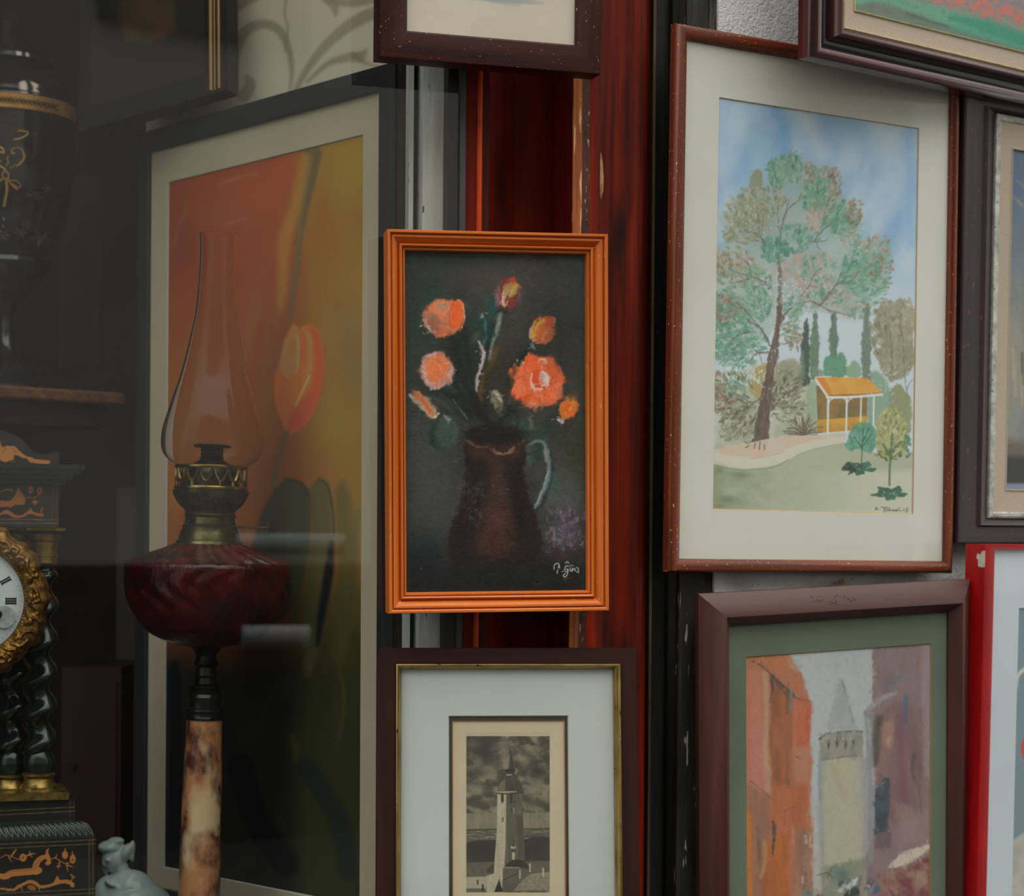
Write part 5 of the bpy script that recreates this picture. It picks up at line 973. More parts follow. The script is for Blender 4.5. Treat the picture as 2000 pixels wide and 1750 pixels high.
def paint_etching():
    c = Canvas(876, 1402, 1112, 1796, (176, 162, 136), seed=9); R = c.rng; X, Y = c.grid()
    E = lambda x, y: (860 + x * .2114, 1380 + y * .2114)
    c.tint((c.noise(30, 30, 3) - .45) * 2, (184, 170, 146), .5)
    c.stroke([E(235, 250), E(1020, 250)], 1.2, (140, 128, 106), 1, .8)
    D = Canvas(876, 1402, 1112, 1796, (92, 86, 74), seed=9)
    n = D.noise(18, 12, 1, 5, .3); n2 = D.noise(7, 6, 2, 3); D.tint((n - .38) * 3.4, (60, 56, 48), .95); D.tint((.52 - n) * 4, (132, 122, 102), .85); D.tint((n2 - .5) * 2, (70, 66, 56), .4)
    for (x, y, rx, ry, col, a) in [(400, 420, 150, 110, (52, 50, 44), .8), (330, 610, 120, 60, (60, 57, 50), .8), (900, 600, 120, 90, (46, 44, 38), .85), (600, 450, 70, 130, (128, 118, 98), .7), (480, 600, 60, 90, (120, 110, 92), .7), (300, 350, 60, 40, (100, 92, 78), .6), (330, 760, 100, 60, (126, 116, 98), .85), (870, 770, 120, 60, (128, 118, 98), .85), (830, 430, 80, 60, (104, 96, 80), .6), (380, 900, 170, 44, (70, 66, 56), .85), (880, 890, 150, 50, (72, 68, 58), .85), (780, 520, 50, 70, (122, 112, 94), .6)]: q = E(x, y); D.blob(q[0], q[1], rx * .2114, ry * .2114, col, a)
    D.poly([E(235, 985), E(1015, 975), E(1015, 1125), E(235, 1140)], (126, 117, 99), 2.5, .9, col2=(116, 107, 90), tsx=4, tsy=20)
    D.poly([E(235, 1138), E(1015, 1124), E(1015, 1230), E(235, 1250)], (84, 79, 68), 1, .95)
    for i in range(46): x = 240 + R.rand() * 770; y = 1145 + R.rand() * 85; D.stroke([E(x, y), E(x + 70, y + R.randn() * 10)], 1.1, [(160, 152, 134), (44, 42, 36), (120, 112, 96)][i % 3], .9, .8)
    D.poly([E(235, 1262), E(350, 1235), E(500, 1232), E(760, 1240), E(860, 1200), E(1015, 1205), E(1015, 1425), E(235, 1440)], (44, 42, 37), 1.6, .97, col2=(54, 51, 44)); D.stroke([E(235, 1138), E(520, 1132)], 1.4, (42, 40, 34), .9, .9); D.stroke([E(770, 1130), E(900, 1128), E(1015, 1124)], 1.4, (42, 40, 34), .9, .9)
    D.poly([E(235, 1442), E(1015, 1425), E(1015, 1530), E(235, 1580)], (86, 80, 68), 1.2, .96); D.poly([E(235, 1575), E(430, 1570), E(430, 1690), E(235, 1690)], (152, 142, 120), 1.2, .95); D.poly([E(235, 1680), E(420, 1680), E(420, 1720), E(235, 1722)], (92, 86, 74), 1, .95); D.stroke([E(345, 1605), E(345, 1640)], 3, (50, 46, 40), 1, .9); D.stroke([E(300, 1500), E(310, 1530)], 4, (66, 62, 54), 2, .6); D.stroke([E(380, 1500), E(390, 1530)], 4, (66, 62, 54), 2, .6); D.poly([E(425, 1500), E(500, 1445), E(500, 1530), E(430, 1540)], (60, 56, 48), 1.2, .9); D.stroke([E(392, 1650), E(392, 1700)], 4, (52, 48, 42), 1.4, .9)
    # tower
    D.poly([E(525, 810), E(612, 810), E(610, 1200), E(595, 1440), E(575, 1720), E(430, 1720), E(430, 1560), E(495, 1545), E(500, 1440), E(512, 1270), E(525, 1100)], (166, 156, 134), 1, .97, col2=(154, 144, 122), tsx=6, tsy=24)
    D.poly([E(610, 810), E(757, 800), E(762, 1000), E(775, 1250), E(782, 1420), E(600, 1440), E(604, 1200)], (92, 86, 72), 1, .97, col2=(78, 73, 62), tsx=5, tsy=26); D.poly([E(700, 1000), E(762, 1000), E(778, 1400), E(720, 1400)], (66, 62, 53), 4, .7); D.stroke([E(690, 1060), E(680, 1200), E(690, 1290)], 4, (104, 97, 82), 3, .6); D.poly([E(625, 1080), E(660, 1030), E(700, 1080), E(690, 1250), E(640, 1300)], (80, 75, 64), 3, .7)
    for (x, y, w2, h2, col) in [(573, 850, 5.4, 60, (44, 42, 36)), (656, 850, 5.4, 56, (46, 43, 37)), (577, 1045, 2.4, 34, (60, 56, 48)), (674, 960, 4, 36, (140, 130, 110)), (664, 962, 3, 34, (50, 46, 40))]: D.stroke([E(x, y - h2 / 2), E(x, y + h2 / 2)], w2, col, 1, .92, smooth=False)
    D.stroke([E(545, 820), E(545, 885), E(602, 885)], 1, (190, 180, 158), .8, .7, smooth=False); D.stroke([E(530, 790), E(700, 785)], 2, (176, 166, 144), .9, .9); D.stroke([E(522, 800), E(640, 808), E(770, 792)], 2.2, (48, 45, 38), 1, .9)
    D.poly([E(535, 785), E(530, 750), E(545, 700), E(580, 665), E(620, 650), E(690, 650), E(730, 680), E(752, 730), E(757, 765), E(775, 790), E(700, 782)], (58, 55, 47), 1, .97, col2=(70, 66, 56)); D.poly([E(540, 780), E(536, 745), E(555, 700), E(600, 665), E(600, 780)], (104, 97, 82), 2, .85)
    D.poly([E(605, 655), E(610, 618), E(690, 616), E(692, 650)], (62, 58, 50), .9, .95); D.stroke([E(614, 632), E(656, 632)], 2, (172, 162, 140), .8, .9); D.poly([E(592, 590), E(620, 575), E(690, 575), E(697, 590), E(680, 615), E(612, 612)], (42, 40, 34), 1, .97); D.poly([E(622, 575), E(642, 400), E(650, 400), E(672, 500), E(684, 575)], (56, 53, 45), .9, .97); D.stroke([E(628, 570), E(640, 450)], 1.6, (150, 140, 120), .9, .7); D.stroke([E(643, 385), E(645, 420)], 1.4, (48, 45, 38), .8, .9)
    # chapel
    D.poly([E(590, 1485), E(640, 1430), E(680, 1412), E(740, 1412), E(790, 1440), E(830, 1500), E(740, 1495)], (46, 43, 37), 1.2, .97); D.stroke([E(675, 1405), E(675, 1350)], 5, (170, 160, 138), 1, .9); D.ell(*E(672, 1300), 5, 2.6, (172, 162, 142), 0, 1, .9); D.stroke([E(675, 1290), E(680, 1235)], [4, 1], (50, 47, 40), 1, .9); D.ell(*E(676, 1335), 4.6, 2, (44, 42, 36), 0, 1, .9)
    D.poly([E(575, 1490), E(735, 1490), E(820, 1500), E(830, 1545), E(760, 1600), E(670, 1705), E(570, 1710)], (84, 79, 67), 1, .95); D.stroke([E(580, 1486), E(735, 1488)], 1.6, (160, 150, 128), .9, .9); D.stroke([E(560, 1615), E(735, 1530)], 2, (50, 47, 40), 1, .8); D.poly([E(830, 1545), E(1015, 1525), E(1005, 1698), E(670, 1706), E(760, 1600)], (118, 110, 92), 1, .95)
    for k in range(9): y = 1552 + k * 17; D.stroke([E(840 - k * 19, y), E(1010, y - 8)], .9, (158, 148, 126), .7, .7)
    for k in range(60): x = 700 + R.rand() * 310; y = 1560 + R.rand() * 130; D.stroke([E(x, y), E(x - 3, y + 14)], .9, (78, 73, 62), .7, .7)
    for x, y in ((735, 1540), (828, 1480), (950, 1520)): D.stroke([E(x, y - 26), E(x, y + 44)], 3, (170, 160, 138), 1, .9, smooth=False)
    D.poly([E(498, 1715), E(543, 1592), E(578, 1712)], (46, 43, 37), .9, .97); D.poly([E(548, 1500), E(578, 1490), E(575, 1620), E(560, 1620)], (168, 158, 136), 1, .8)
    for k in range(500): x = 240 + R.rand() * 770; y = 270 + R.rand() * 1430; D.stroke([E(x, y), E(x + 9, y - 4)], .8, (40, 38, 33), .7, .25)
    m = np.clip((X - (910.2)) / 1.2, 0, 1) * np.clip((1074.2 - X) / 1.2, 0, 1) * np.clip((Y - 1437) / 1.2, 0, 1) * np.clip((1743.5 - Y) / 1.2, 0, 1)
    c.a += (D.a - c.a) * m[..., None]
    return c

def paint_tulips():
    c = Canvas(312, 255, 718, 1790, (122, 66, 36), res=.6, seed=11); X, Y = c.grid(); R = c.rng
    n = c.noise(90, 130, 1); n2 = c.noise(40, 60, 2)
    # ground of the picture: red upper left, ochre right, dark below
    c.tint(np.clip((X - 500 - (Y - 300) * .12) / 110. + (n - .5) * .8, 0, 1), (124, 96, 42), .92)
    c.tint(np.clip((600 - X) / 150., 0, 1) * np.clip((760 - Y) / 260. + (n - .5), 0, 1), (126, 58, 40), .85)
    c.tint(np.clip((430 - X) / 90., 0, 1) * np.clip((700 - Y) / 200., 0, 1), (112, 56, 42), .8); c.tint(np.clip((n2 - .5) * 3, 0, 1) * (Y < 800), (120, 66, 40), .4)
    for b in [(500, 380, 70, 60, (140, 66, 40), .6), (560, 330, 40, 40, (140, 62, 40), .7), (360, 480, 30, 60, (104, 50, 42), .7), (560, 500, 30, 120, (136, 62, 36), .7), (430, 420, 60, 40, (116, 72, 48), .5), (700, 320, 60, 80, (128, 108, 44), .8), (650, 480, 40, 80, (124, 84, 38), .7), (630, 420, 16, 60, (126, 70, 36), .5), (680, 640, 40, 60, (112, 92, 52), .7), (690, 720, 30, 60, (98, 92, 58), .7), (600, 700, 90, 60, (116, 80, 44), .5), (660, 830, 60, 60, (122, 104, 42), .8), (500, 640, 30, 90, (118, 78, 44), .6), (380, 700, 40, 120, (120, 76, 44), .6), (350, 850, 30, 90, (124, 88, 52), .6), (520, 780, 20, 60, (106, 78, 44), .6), (345, 960, 16, 60, (142, 92, 44), .8), (360, 1030, 14, 40, (126, 54, 34), .8), (478, 950, 20, 60, (128, 58, 38), .8), (490, 1040, 12, 40, (140, 68, 38), .8), (440, 600, 30, 60, (112, 66, 42), .5)]: c.blob(*b)
    # upper stem
    c.stroke([(610, 298), (602, 350), (590, 420), (582, 480), (575, 540), (568, 600), (566, 630)], [34, 28, 18, 14, 12, 9, 7], (92, 80, 52), 7, .85); c.stroke([(596, 310), (578, 400), (556, 470), (552, 560), (540, 640)], [20, 22, 26, 20, 10], (142, 104, 50), 12, .7); c.stroke([(622, 300), (606, 370), (592, 440)], [14, 12, 6], (78, 70, 52), 6, .7); c.stroke([(590, 440), (584, 520), (570, 610)], 5, (92, 76, 60), 4, .8)
    c.stroke([(430, 360), (470, 345), (500, 340)], 7, (140, 96, 60), 8, .4); c.stroke([(340, 480), (350, 440), (366, 410)], 8, (120, 78, 60), 8, .4); c.stroke([(440, 440), (480, 425)], 6, (136, 92, 58), 7, .4)
    c.tint(np.clip((Y - 640) / 160., 0, 1) * np.clip((1200 - Y) / 100., 0, 1), (112, 80, 44), .3); c.tint(np.ones_like(X), (104, 78, 50), .08)
    # petal shadow left, tulip
    c.poly([(500, 760), (512, 700), (528, 640), (540, 600), (556, 640), (545, 700), (520, 780), (500, 810)], (114, 66, 44), 12, .7, smooth=True); c.poly([(480, 740), (500, 640), (520, 600), (510, 700), (500, 800)], (116, 54, 38), 12, .5)
    c.poly([(574, 630), (586, 640), (604, 632), (622, 646), (632, 700), (626, 760), (610, 810), (588, 836), (566, 846), (548, 820), (538, 780), (536, 740), (548, 700), (556, 660)], (158, 84, 46), 6, .95, smooth=True)
    c.poly([(606, 642), (622, 650), (632, 700), (628, 760), (606, 815), (570, 846), (556, 838), (580, 790), (606, 760), (616, 700)], (152, 64, 42), 10, .75, smooth=True); c.poly([(574, 632), (584, 650), (584, 700), (566, 740), (548, 720), (552, 680), (564, 650)], (144, 112, 66), 7, .75, smooth=True); c.ell(571, 680, 6, 16, (150, 92, 46), .1, 5, .85)
    c.stroke([(592, 640), (604, 660), (606, 700), (602, 740), (588, 770), (580, 790)], [5, 9, 10, 10, 6, 2], (146, 116, 70), 8, .65); c.poly([(580, 700), (600, 716), (596, 760), (576, 790), (560, 770), (566, 730)], (156, 96, 48), 6, .7, smooth=True); c.stroke([(604, 735), (590, 765), (578, 792)], 3, (160, 146, 104), 2.5, .75); c.stroke([(582, 660), (583, 700), (578, 730)], 3, (140, 140, 100), 2.5, .7); c.stroke([(545, 720), (540, 780), (560, 830)], 8, (158, 84, 52), 6, .5); c.stroke([(556, 795), (560, 830), (556, 846)], 10, (150, 92, 56), 5, .6)
    c.stroke([(558, 846), (548, 880), (538, 920), (532, 960)], [12, 9, 7, 6], (84, 74, 50), 4, .85)
    # leaves and the dark lower part
    dk = np.clip((Y - 960) / 90. + (n - .5) * .7 - np.clip((X - 630) / 60., 0, 1) * .6, 0, 1) * np.clip((Y - 900) / 60., 0, 1)
    c.tint(np.clip((Y - 1180) / 160. + (n - .5) * .6, 0, 1), (34, 36, 31), .96); c.tint(np.clip((Y - 1090) / 80., 0, 1) * np.clip((X - 560) / 40., 0, 1), (48, 50, 32), .7)
    c.poly([(500, 1040), (512, 1000), (528, 968), (552, 940), (566, 935), (590, 945), (604, 966), (606, 1010), (600, 1100), (560, 1200), (500, 1220), (480, 1120)], (50, 52, 42), 9, .9, smooth=True); c.poly([(556, 935), (590, 945), (606, 970), (604, 1060), (590, 1180), (570, 1240), (560, 1100), (552, 980)], (58, 61, 45), 12, .75, smooth=True)
    c.poly([(604, 955), (622, 934), (640, 945), (648, 985), (650, 1060), (640, 1160), (620, 1280), (596, 1320), (590, 1200), (606, 1060)], (68, 68, 46), 12, .8, smooth=True); c.stroke([(560, 936), (590, 945), (604, 970)], 4, (44, 50, 44), 3, .8); c.stroke([(622, 936), (640, 950), (650, 1000), (652, 1050)], 4, (46, 50, 44), 3, .8); c.stroke([(648, 1060), (642, 1120), (628, 1200), (620, 1260)], [8, 20, 16, 6], (28, 30, 34), 8, .85)
    c.poly([(655, 960), (672, 940), (690, 1000), (700, 1100), (690, 1200), (670, 1300), (650, 1250), (656, 1100)], (58, 60, 42), 14, .6, smooth=True); c.stroke([(700, 1000), (690, 1080)], 12, (70, 78, 58), 8, .6)
    c.stroke([(610, 1060), (606, 1180), (600, 1280)], [10, 14, 6], (62, 66, 44), 10, .5); c.stroke([(596, 1180), (600, 1260), (606, 1320)], [8, 12, 2], (64, 66, 40), 6, .7)
    for p, w2, col in [([(630, 1260), (650, 1290), (664, 1330), (662, 1400), (652, 1470), (658, 1500)], [3, 10, 26, 30, 14, 2], (48, 48, 34)), ([(645, 1270), (664, 1310), (672, 1370), (664, 1440)], [3, 4, 5, 2], (66, 62, 36)), ([(572, 1440), (578, 1460), (576, 1490)], [14, 18, 2], (56, 54, 34)), ([(690, 1240), (700, 1300), (690, 1400)], 18, (48, 50, 32)), ([(560, 1330), (520, 1400), (480, 1440)], 30, (44, 44, 42)), ([(600, 1500), (660, 1600), (680, 1700)], 40, (36, 38, 38)), ([(470, 1500), (500, 1600), (560, 1690)], 50, (26, 30, 28)), ([(340, 1300), (345, 1500), (335, 1680)], 20, (22, 30, 29))]: c.stroke(p, w2, col, 9, .75)
    c.tint(np.clip((X - 640) / 70., 0, 1) * np.clip((Y - 940) / 60., 0, 1) * np.clip((1120 - Y) / 90., 0, 1), (108, 92, 46), .5)
    return c

def paint_meadow():
    c = Canvas(1660, -480, 2060, 120, (116, 118, 104), res=.5, seed=13); X, Y = c.grid(); n = c.noise(60, 20, 1, 3, .25); n2 = c.noise(14, 5, 2, 3, .25)
    yy = Y - (X - 1671) * .235   # slanted like the picture's own base line
    c.tint(np.clip((-yy - 20) / 30., 0, 1), (122, 108, 112), .8); c.tint(np.clip((-yy - 140) / 60., 0, 1), (150, 160, 176), .9)
    c.tint(np.clip((yy + 26) / 14., 0, 1), (96, 134, 112), .9); c.tint(np.clip((yy + 2) / 9., 0, 1) * np.clip((X - 1660) / 200., .2, 1), (44, 128, 104), .8)
    c.stroke([(1680, 4), (1760, 8), (1850, 30), (1940, 66), (2010, 92)], [10, 22, 26, 22, 18], (84, 134, 112), 12, .8); c.stroke([(1860, 34), (1930, 54), (2010, 84)], [10, 26, 30], (40, 118, 96), 12, .8)
    c.poly([(1671, 10), (1720, 4), (1800, 30), (1880, 62), (2010, 100), (2010, 110), (1671, 30)], (92, 96, 84), 7, .8); c.tint((n2 - .55) * 2.5, (70, 82, 70), .5); c.stroke([(1770, 26), (1810, 40), (1850, 52)], 3, (58, 66, 58), 3, .7)
    for i in range(150):
        t = c.rng.rand(); x = 1800 + t * 240; y = -16 + t * 60 + c.rng.randn() * (6 + 5 * t); c.ell(x, y, 2 + c.rng.rand() * 3, 2 + c.rng.rand() * 3, [(180, 92, 78), (160, 102, 88), (196, 84, 68)][i % 3], 0, 2.5, .7)
    return c
def paint_sea():
    c = Canvas(1955, 270, 2240, 980, (120, 122, 116), res=.5, seed=15); X, Y = c.grid(); n = c.noise(30, 60, 1)
    c.tint(np.clip((450 - Y) / 90., 0, 1), (36, 66, 104), .95); c.tint(np.clip((600 - Y) / 130., 0, 1), (82, 96, 112), .8); c.tint(np.clip(1 - abs(Y - 700) / 120., 0, 1), (132, 126, 110), .8); c.tint((n - .5) * 3, (90, 94, 92), .6)
    c.tint(np.clip((Y - 850) / 20., 0, 1), (92, 84, 78), .9); c.tint(np.clip((Y - 885) / 12., 0, 1), (50, 52, 52), .9); c.tint(np.clip((Y - 942) / 4., 0, 1), (116, 126, 144), .9)
    for i in range(16): x = 1968 + c.rng.rand() * 250; y = 640 + c.rng.rand() * 200; c.stroke([(x, y), (x + 2, y + 60)], 5, [(74, 66, 58), (150, 138, 116)][i % 2], 4, .7)
    for i in range(10): x = 1968 + c.rng.rand() * 250; y = 350 + c.rng.rand() * 60; c.stroke([(x, y), (x + 20, y + 20)], 5, (130, 120, 104), 5, .5)
    return c
def paint_print():
    c = Canvas(1966, 1170, 2300, 1970, (112, 130, 138), res=.5, seed=17)
    c.stroke([(1986, 1345), (1988, 1322), (2000, 1308), (2030, 1300)], [3, 5, 8, 14], (196, 190, 172), 2, .95); c.ell(2014, 1462, 20, 30, (196, 60, 66), 0, 2.5, .95); c.ell(2024, 1462, 16, 24, (212, 190, 180), 0, 3, .9)
    c.poly([(1960, 1655), (2010, 1618), (2080, 1560), (2300, 1560), (2300, 1975), (1960, 1975)], (176, 170, 160), 2.5, .96, col2=(160, 156, 148)); c.tint(np.clip((c.noise(40, 60, 2) - .5) * 2, 0, 1), (120, 136, 142), .2)
    return c
def paint_study():
    c = Canvas(790, -460, 1140, 100, (190, 178, 164), res=.5, seed=19); c.tint((c.noise(60, 60, 1) - .4) * 2, (198, 188, 174), .8)
    c.ell(990, -2, 60, 5, (150, 156, 158), .02, 5, .7); c.stroke([(940, -2), (970, 3), (1010, 4), (1060, 6)], [3, 6, 7, 2], (134, 142, 144), 4, .7); c.ell(1000, 10, 14, 3, (160, 164, 162), 0, 4, .6)
    for i in range(30): x = 850 + c.rng.rand() * 230; y = -300 + c.rng.rand() * 260; c.stroke([(x, y), (x + 30, y - 20)], 6, [(150, 150, 146), (120, 124, 120), (170, 160, 146)][i % 3], 6, .5)
    return c

K_OUT = 1.55; K_IN = 2.9
M_oil = paint_mat('oil_paint_varnished', rough=0.42, bump=0.0003, bscale=300, spec=0.35)
M_wc = paint_mat('watercolour_paper', rough=0.9, bump=0.0001, bscale=1400, spec=0.2)
M_pr = paint_mat('printed_paper', rough=0.7, bump=0.0, bscale=900, spec=0.3)
sheet('painted_panel', P2, grow(in2, .002), paint_roses(), M_oil, R2, z=-0.016, k=1.3)
sheet('drawing', P1, grow(in1, .002), paint_study(), M_wc, R1, z=-0.0125, k=K_OUT, step=2.5)
sheet('etching', P3, grow(d3, .001), paint_etching(), M_pr, R3, z=-0.0100, k=1.38, step=0.85)
sheet('watercolour', P4, grow(pic4, .001), paint_park(), M_wc, R4, z=-0.0122, k=1.8)
sheet('canvas', P5, grow(l5, .001), paint_meadow(), M_oil, R5, z=-0.0105, k=K_OUT, step=2)
sheet('canvas', P6, grow(s6, .001), paint_sea(), M_oil, R6, z=-0.0100, k=K_OUT, step=2)
sheet('poster_print', P7, grow(pic7, .001), paint_print(), M_pr, R7, z=-0.0078, k=K_OUT, step=2)
sheet('watercolour', P8, grow(pic8, .001), paint_street(), M_wc, R8, z=-0.0028, k=K_OUT, step=1.4)
sheet('art_print', P9, grow(pic9, .001), paint_tulips(), M_pr, R9, z=-0.0078, k=K_IN, step=2, haze=(30, 30, 27))
# ================================================================ things in the window
M_burn = mat('aged_brass', (112, 104, 70), (66, 62, 42), (60, 60, 60), 4, rough=0.32, metal=0.9, rvar=0.1)
M_burn2 = mat('dark_bronze', (58, 56, 44), (34, 34, 28), (50, 50, 50), 4, rough=0.35, metal=0.85)
M_ruby = mat('ruby_cut_glass', (112, 5, 4), (34, 2, 3), (20, 20, 20), 3, rough=0.05, bump=0.0022, bscale=(110, 110, 46), trans=0.45, ior=1.45, spec=.5)
M_onyx = mat('veined_onyx', (196, 136, 90), (84, 44, 38), (24, 24, 15), 4, rough=0.3, coat=0.1, lo=0.44, hi=0.57, stain=((222, 192, 150), (19, 19, 12), 0.54), bump=0.0)
M_blackm = mat('black_lacquered_metal', (16, 16, 16), (28, 28, 27), (40, 40, 40), 3, rough=0.25)
def chimney_mat():
    m = bpy.data.materials.new('lamp_chimney_glass'); m.use_nodes = True; b = m.node_tree.nodes['Principled BSDF']
    b.inputs['Base Color'].default_value = (0.93, 0.90, 0.92, 1); b.inputs['Roughness'].default_value = 0.0; b.inputs['Transmission Weight'].default_value = 1.0; b.inputs['IOR'].default_value = 1.2
    return m
YL = 2.25; SL = YL / F
zl = lambda py: (1854 - py) * SL
LR = empty('oil_lamp', 'oil lamp with glass chimney, dark red bowl and onyx column, before the tulip print', 'lamp')
LR.matrix_world = Matrix.Translation(Vector((float(at(386, 1854, YL)[0]), YL, EYE - 0.503))) @ Matrix.Rotation(0.0217, 4, 'Y')
def lathe_px(name, prof, m, par=LR, seg=64, label=None, cap=True, rf=None, smooth=38):
    """prof = [(py, radius in px)] from bottom to top"""
    return MB().lathe([(r * SL, zl(y)) for y, r in prof], seg, cap=cap, rf=rf).build(name, m, par, smooth, label)
lathe_px('base', [(1854, 78), (1846, 80), (1838, 78), (1832, 66), (1826, 60), (1820, 52), (1812, 44)], M_blackm, label='round black base')
lathe_px('column', [(1812, 41), (1700, 40), (1600, 39), (1500, 37), (1408, 34)], M_onyx, label='orange-brown veined onyx column')
lathe_px('collar', [(1408, 36), (1404, 37), (1400, 35), (1394, 35), (1391, 37), (1387, 36), (1384, 31), (1372, 30), (1364, 33), (1358, 30)], M_blackm, label='black turned collar')
lathe_px('stem', [(1358, 30), (1354, 31), (1350, 27), (1346, 30), (1342, 30), (1338, 23), (1326, 20), (1322, 23), (1317, 21), (1306, 19), (1300, 24), (1294, 21), (1284, 19), (1272, 26), (1266, 32)], M_burn2, label='dark turned brass stem')
prof = [(1268, 30), (1262, 60), (1252, 90), (1236, 118), (1216, 134), (1192, 147), (1160, 156), (1130, 160), (1112, 161), (1104, 158), (1101, 150), (1094, 134), (1084, 108), (1074, 82), (1066, 66)]
prof = [tuple(p) for p in sm(prof, 5)]
def leafy(a, z):
    t = (z / SL)                       # px above the platform
    d = 0.0
    if 640 < t < 748: d = 0.03 * abs(math.sin(a * 9 + 1.7 * math.sin(t * 0.055))) * math.sin(math.pi * (t - 640) / 108)
    if t >= 752: d = 0.045 * math.sin(a * 24 + t * 0.11)
    return 1 + d
lathe_px('font', prof, M_ruby, seg=288, rf=leafy, label='dark red glass oil bowl with cut leaves', smooth=70)
lathe_px('burner', [(1066, 66), (1060, 64), (1058, 60), (1044, 57), (1036, 53), (1031, 54), (1027, 49), (1014, 48), (1010, 51), (1006, 48), (1000, 50), (992, 58), (982, 66), (972, 71), (965, 74), (962, 74), (961, 68), (956, 66)], M_burn, label='aged brass burner', rf=lambda a, z: 1 + (0.012 * math.sin(a * 60) if zl(998) < z < zl(968) else 0), seg=240)
lathe_px('wick_tube', [(957, 56), (930, 52), (914, 44), (904, 28), (899, 22), (896, 23), (893, 21), (890, 22.5), (887, 21), (884, 22.5), (881, 21), (879, 22), (877, 36), (874, 37), (872, 34), (871, 20)], M_burn2, label='dark ringed wick tube')
g = MB(); NL = 15
for i in range(NL):
    a0 = 2 * math.pi * i / NL + 0.11
    pts = []
    for t in np.linspace(0, 1, 11):
        a = a0 + (t - 0.5) * 2 * math.pi / NL * 0.92; y = 918 + 26 * math.sin(math.pi * t) ** 0.7
        pts.append((67 * SL * math.cos(a), 67 * SL * math.sin(a), zl(y)))
    g.tube(pts, 0.0021, 6)
    g.tube([(67 * SL * math.cos(a0), 67 * SL * math.sin(a0), zl(942)), (67 * SL * math.cos(a0), 67 * SL * math.sin(a0), zl(957))], 0.0022, 6)
for y, r in ((957, 68), (916, 68)):
    g.tube([(r * SL * math.cos(a), r * SL * math.sin(a), zl(y)) for a in np.linspace(0, 2 * math.pi, 49)], 0.0024, 6)
g.build('gallery', mat('bright_brass', (168, 142, 86), (120, 100, 60), (80, 80, 80), 3, rough=0.25, metal=0.95), LR, 60, label='pierced brass gallery holding the chimney')
ch = [(916, 66), (905, 82), (893, 93), (880, 98), (868, 99), (850, 98), (830, 94), (800, 85), (770, 76), (741, 67), (700, 57), (655, 48), (620, 41.5), (584, 38), (540, 36), (500, 35), (466, 36), (461, 36.5)]
ch = [tuple(p) for p in sm(ch, 4)]
th = 0.0016 / SL
loop = ch + [(y, r - th) for y, r in ch[::-1]]
V = []; seg = 72; n = len(loop)
for y, r in loop:
    for j in range(seg):
        a = 2 * math.pi * j / seg; V.append((r * SL * math.cos(a), r * SL * math.sin(a), zl(y)))
Fc = [(k * seg + j, k * seg + (j + 1) % seg, ((k + 1) % n) * seg + (j + 1) % seg, ((k + 1) % n) * seg + j) for k in range(n) for j in range(seg)]
mesh('chimney', V, Fc, chimney_mat(), LR, 60, label='clear bulbous glass chimney')
k = MB(); a = -0.35
kx = lambda r: (r * SL * math.cos(a), r * SL * math.sin(a), zl(1031))
k.tube([kx(50), kx(132)], 0.0014, 8); kb = k.build('wick_key', M_burn, LR, 50, label='thin brass wick key with round knob')
k = MB(); k.tube([kx(132), kx(136)], 0.0085, 20); k.build('knob', M_burn2, kb, 40)

# ---------------------------------------------------------------- mantel clock
def roll_plane(P, r):
    c, s = math.cos(r), math.sin(r); ux = P.ux * c - P.uy * s; uy = P.uy * c + P.ux * s
    return Plane(P.O, ux, uy, P.uz)
CP = roll_plane(yaw_plane(187, 1050, 2.14, 20), 0.012)
CR = empty('mantel_clock', 'ebonised portico clock with twisted columns, gilt bezel and orange inlay, cut by the left edge', 'clock', M=CP.mat4())
M_ebon = mat('ebonised_wood', (26, 26, 24), (42, 39, 35), (20, 60, 20), 4, rough=0.28, coat=0.25)
M_ebong = mat('green_black_lacquer', (16, 23, 21), (28, 37, 35), (40, 40, 40), 4, rough=0.18, coat=0.2)
M_brs = mat('clock_brass', (170, 142, 78), (116, 96, 52), (90, 90, 90), 4, rough=0.34, metal=0.85, stain=((60, 50, 30), (60, 60, 60), 0.62))
M_ormolu = mat('gilt_bronze', (166, 124, 60), (92, 66, 30), (130, 130, 130), 4, rough=0.42, metal=0.9, bump=0.0006, bscale=(420, 420, 420))
M_enam = mat('white_enamel', (214, 222, 226), (204, 212, 217), (40, 40, 40), 3, rough=0.18, coat=0.5)
M_ink = mat('black_numeral_paint', (24, 26, 28), rough=0.4)
xc = CP.loc(-62, 1173)[0]
cy = lambda py, px=60, z=0.0: CP.loc(px, py, z)[1]
hw = lambda px, py=1173, z=0.0: CP.loc(px, py, z)[0] - xc
def cbox(name, w, ya, yb, z0, z1, m, label=None):
    return MB().box(xc - w, xc + w, yb, ya, z0, z1).build(name, m, CR, label=label)
wb = hw(187, 1690)
cbox('foot_plinth', wb + .006, cy(1788), cy(1912) - 0.0, -.135, .004, M_ebon)
cbox('base', wb, cy(1640), cy(1790), -.13, 0.0, M_ebon)
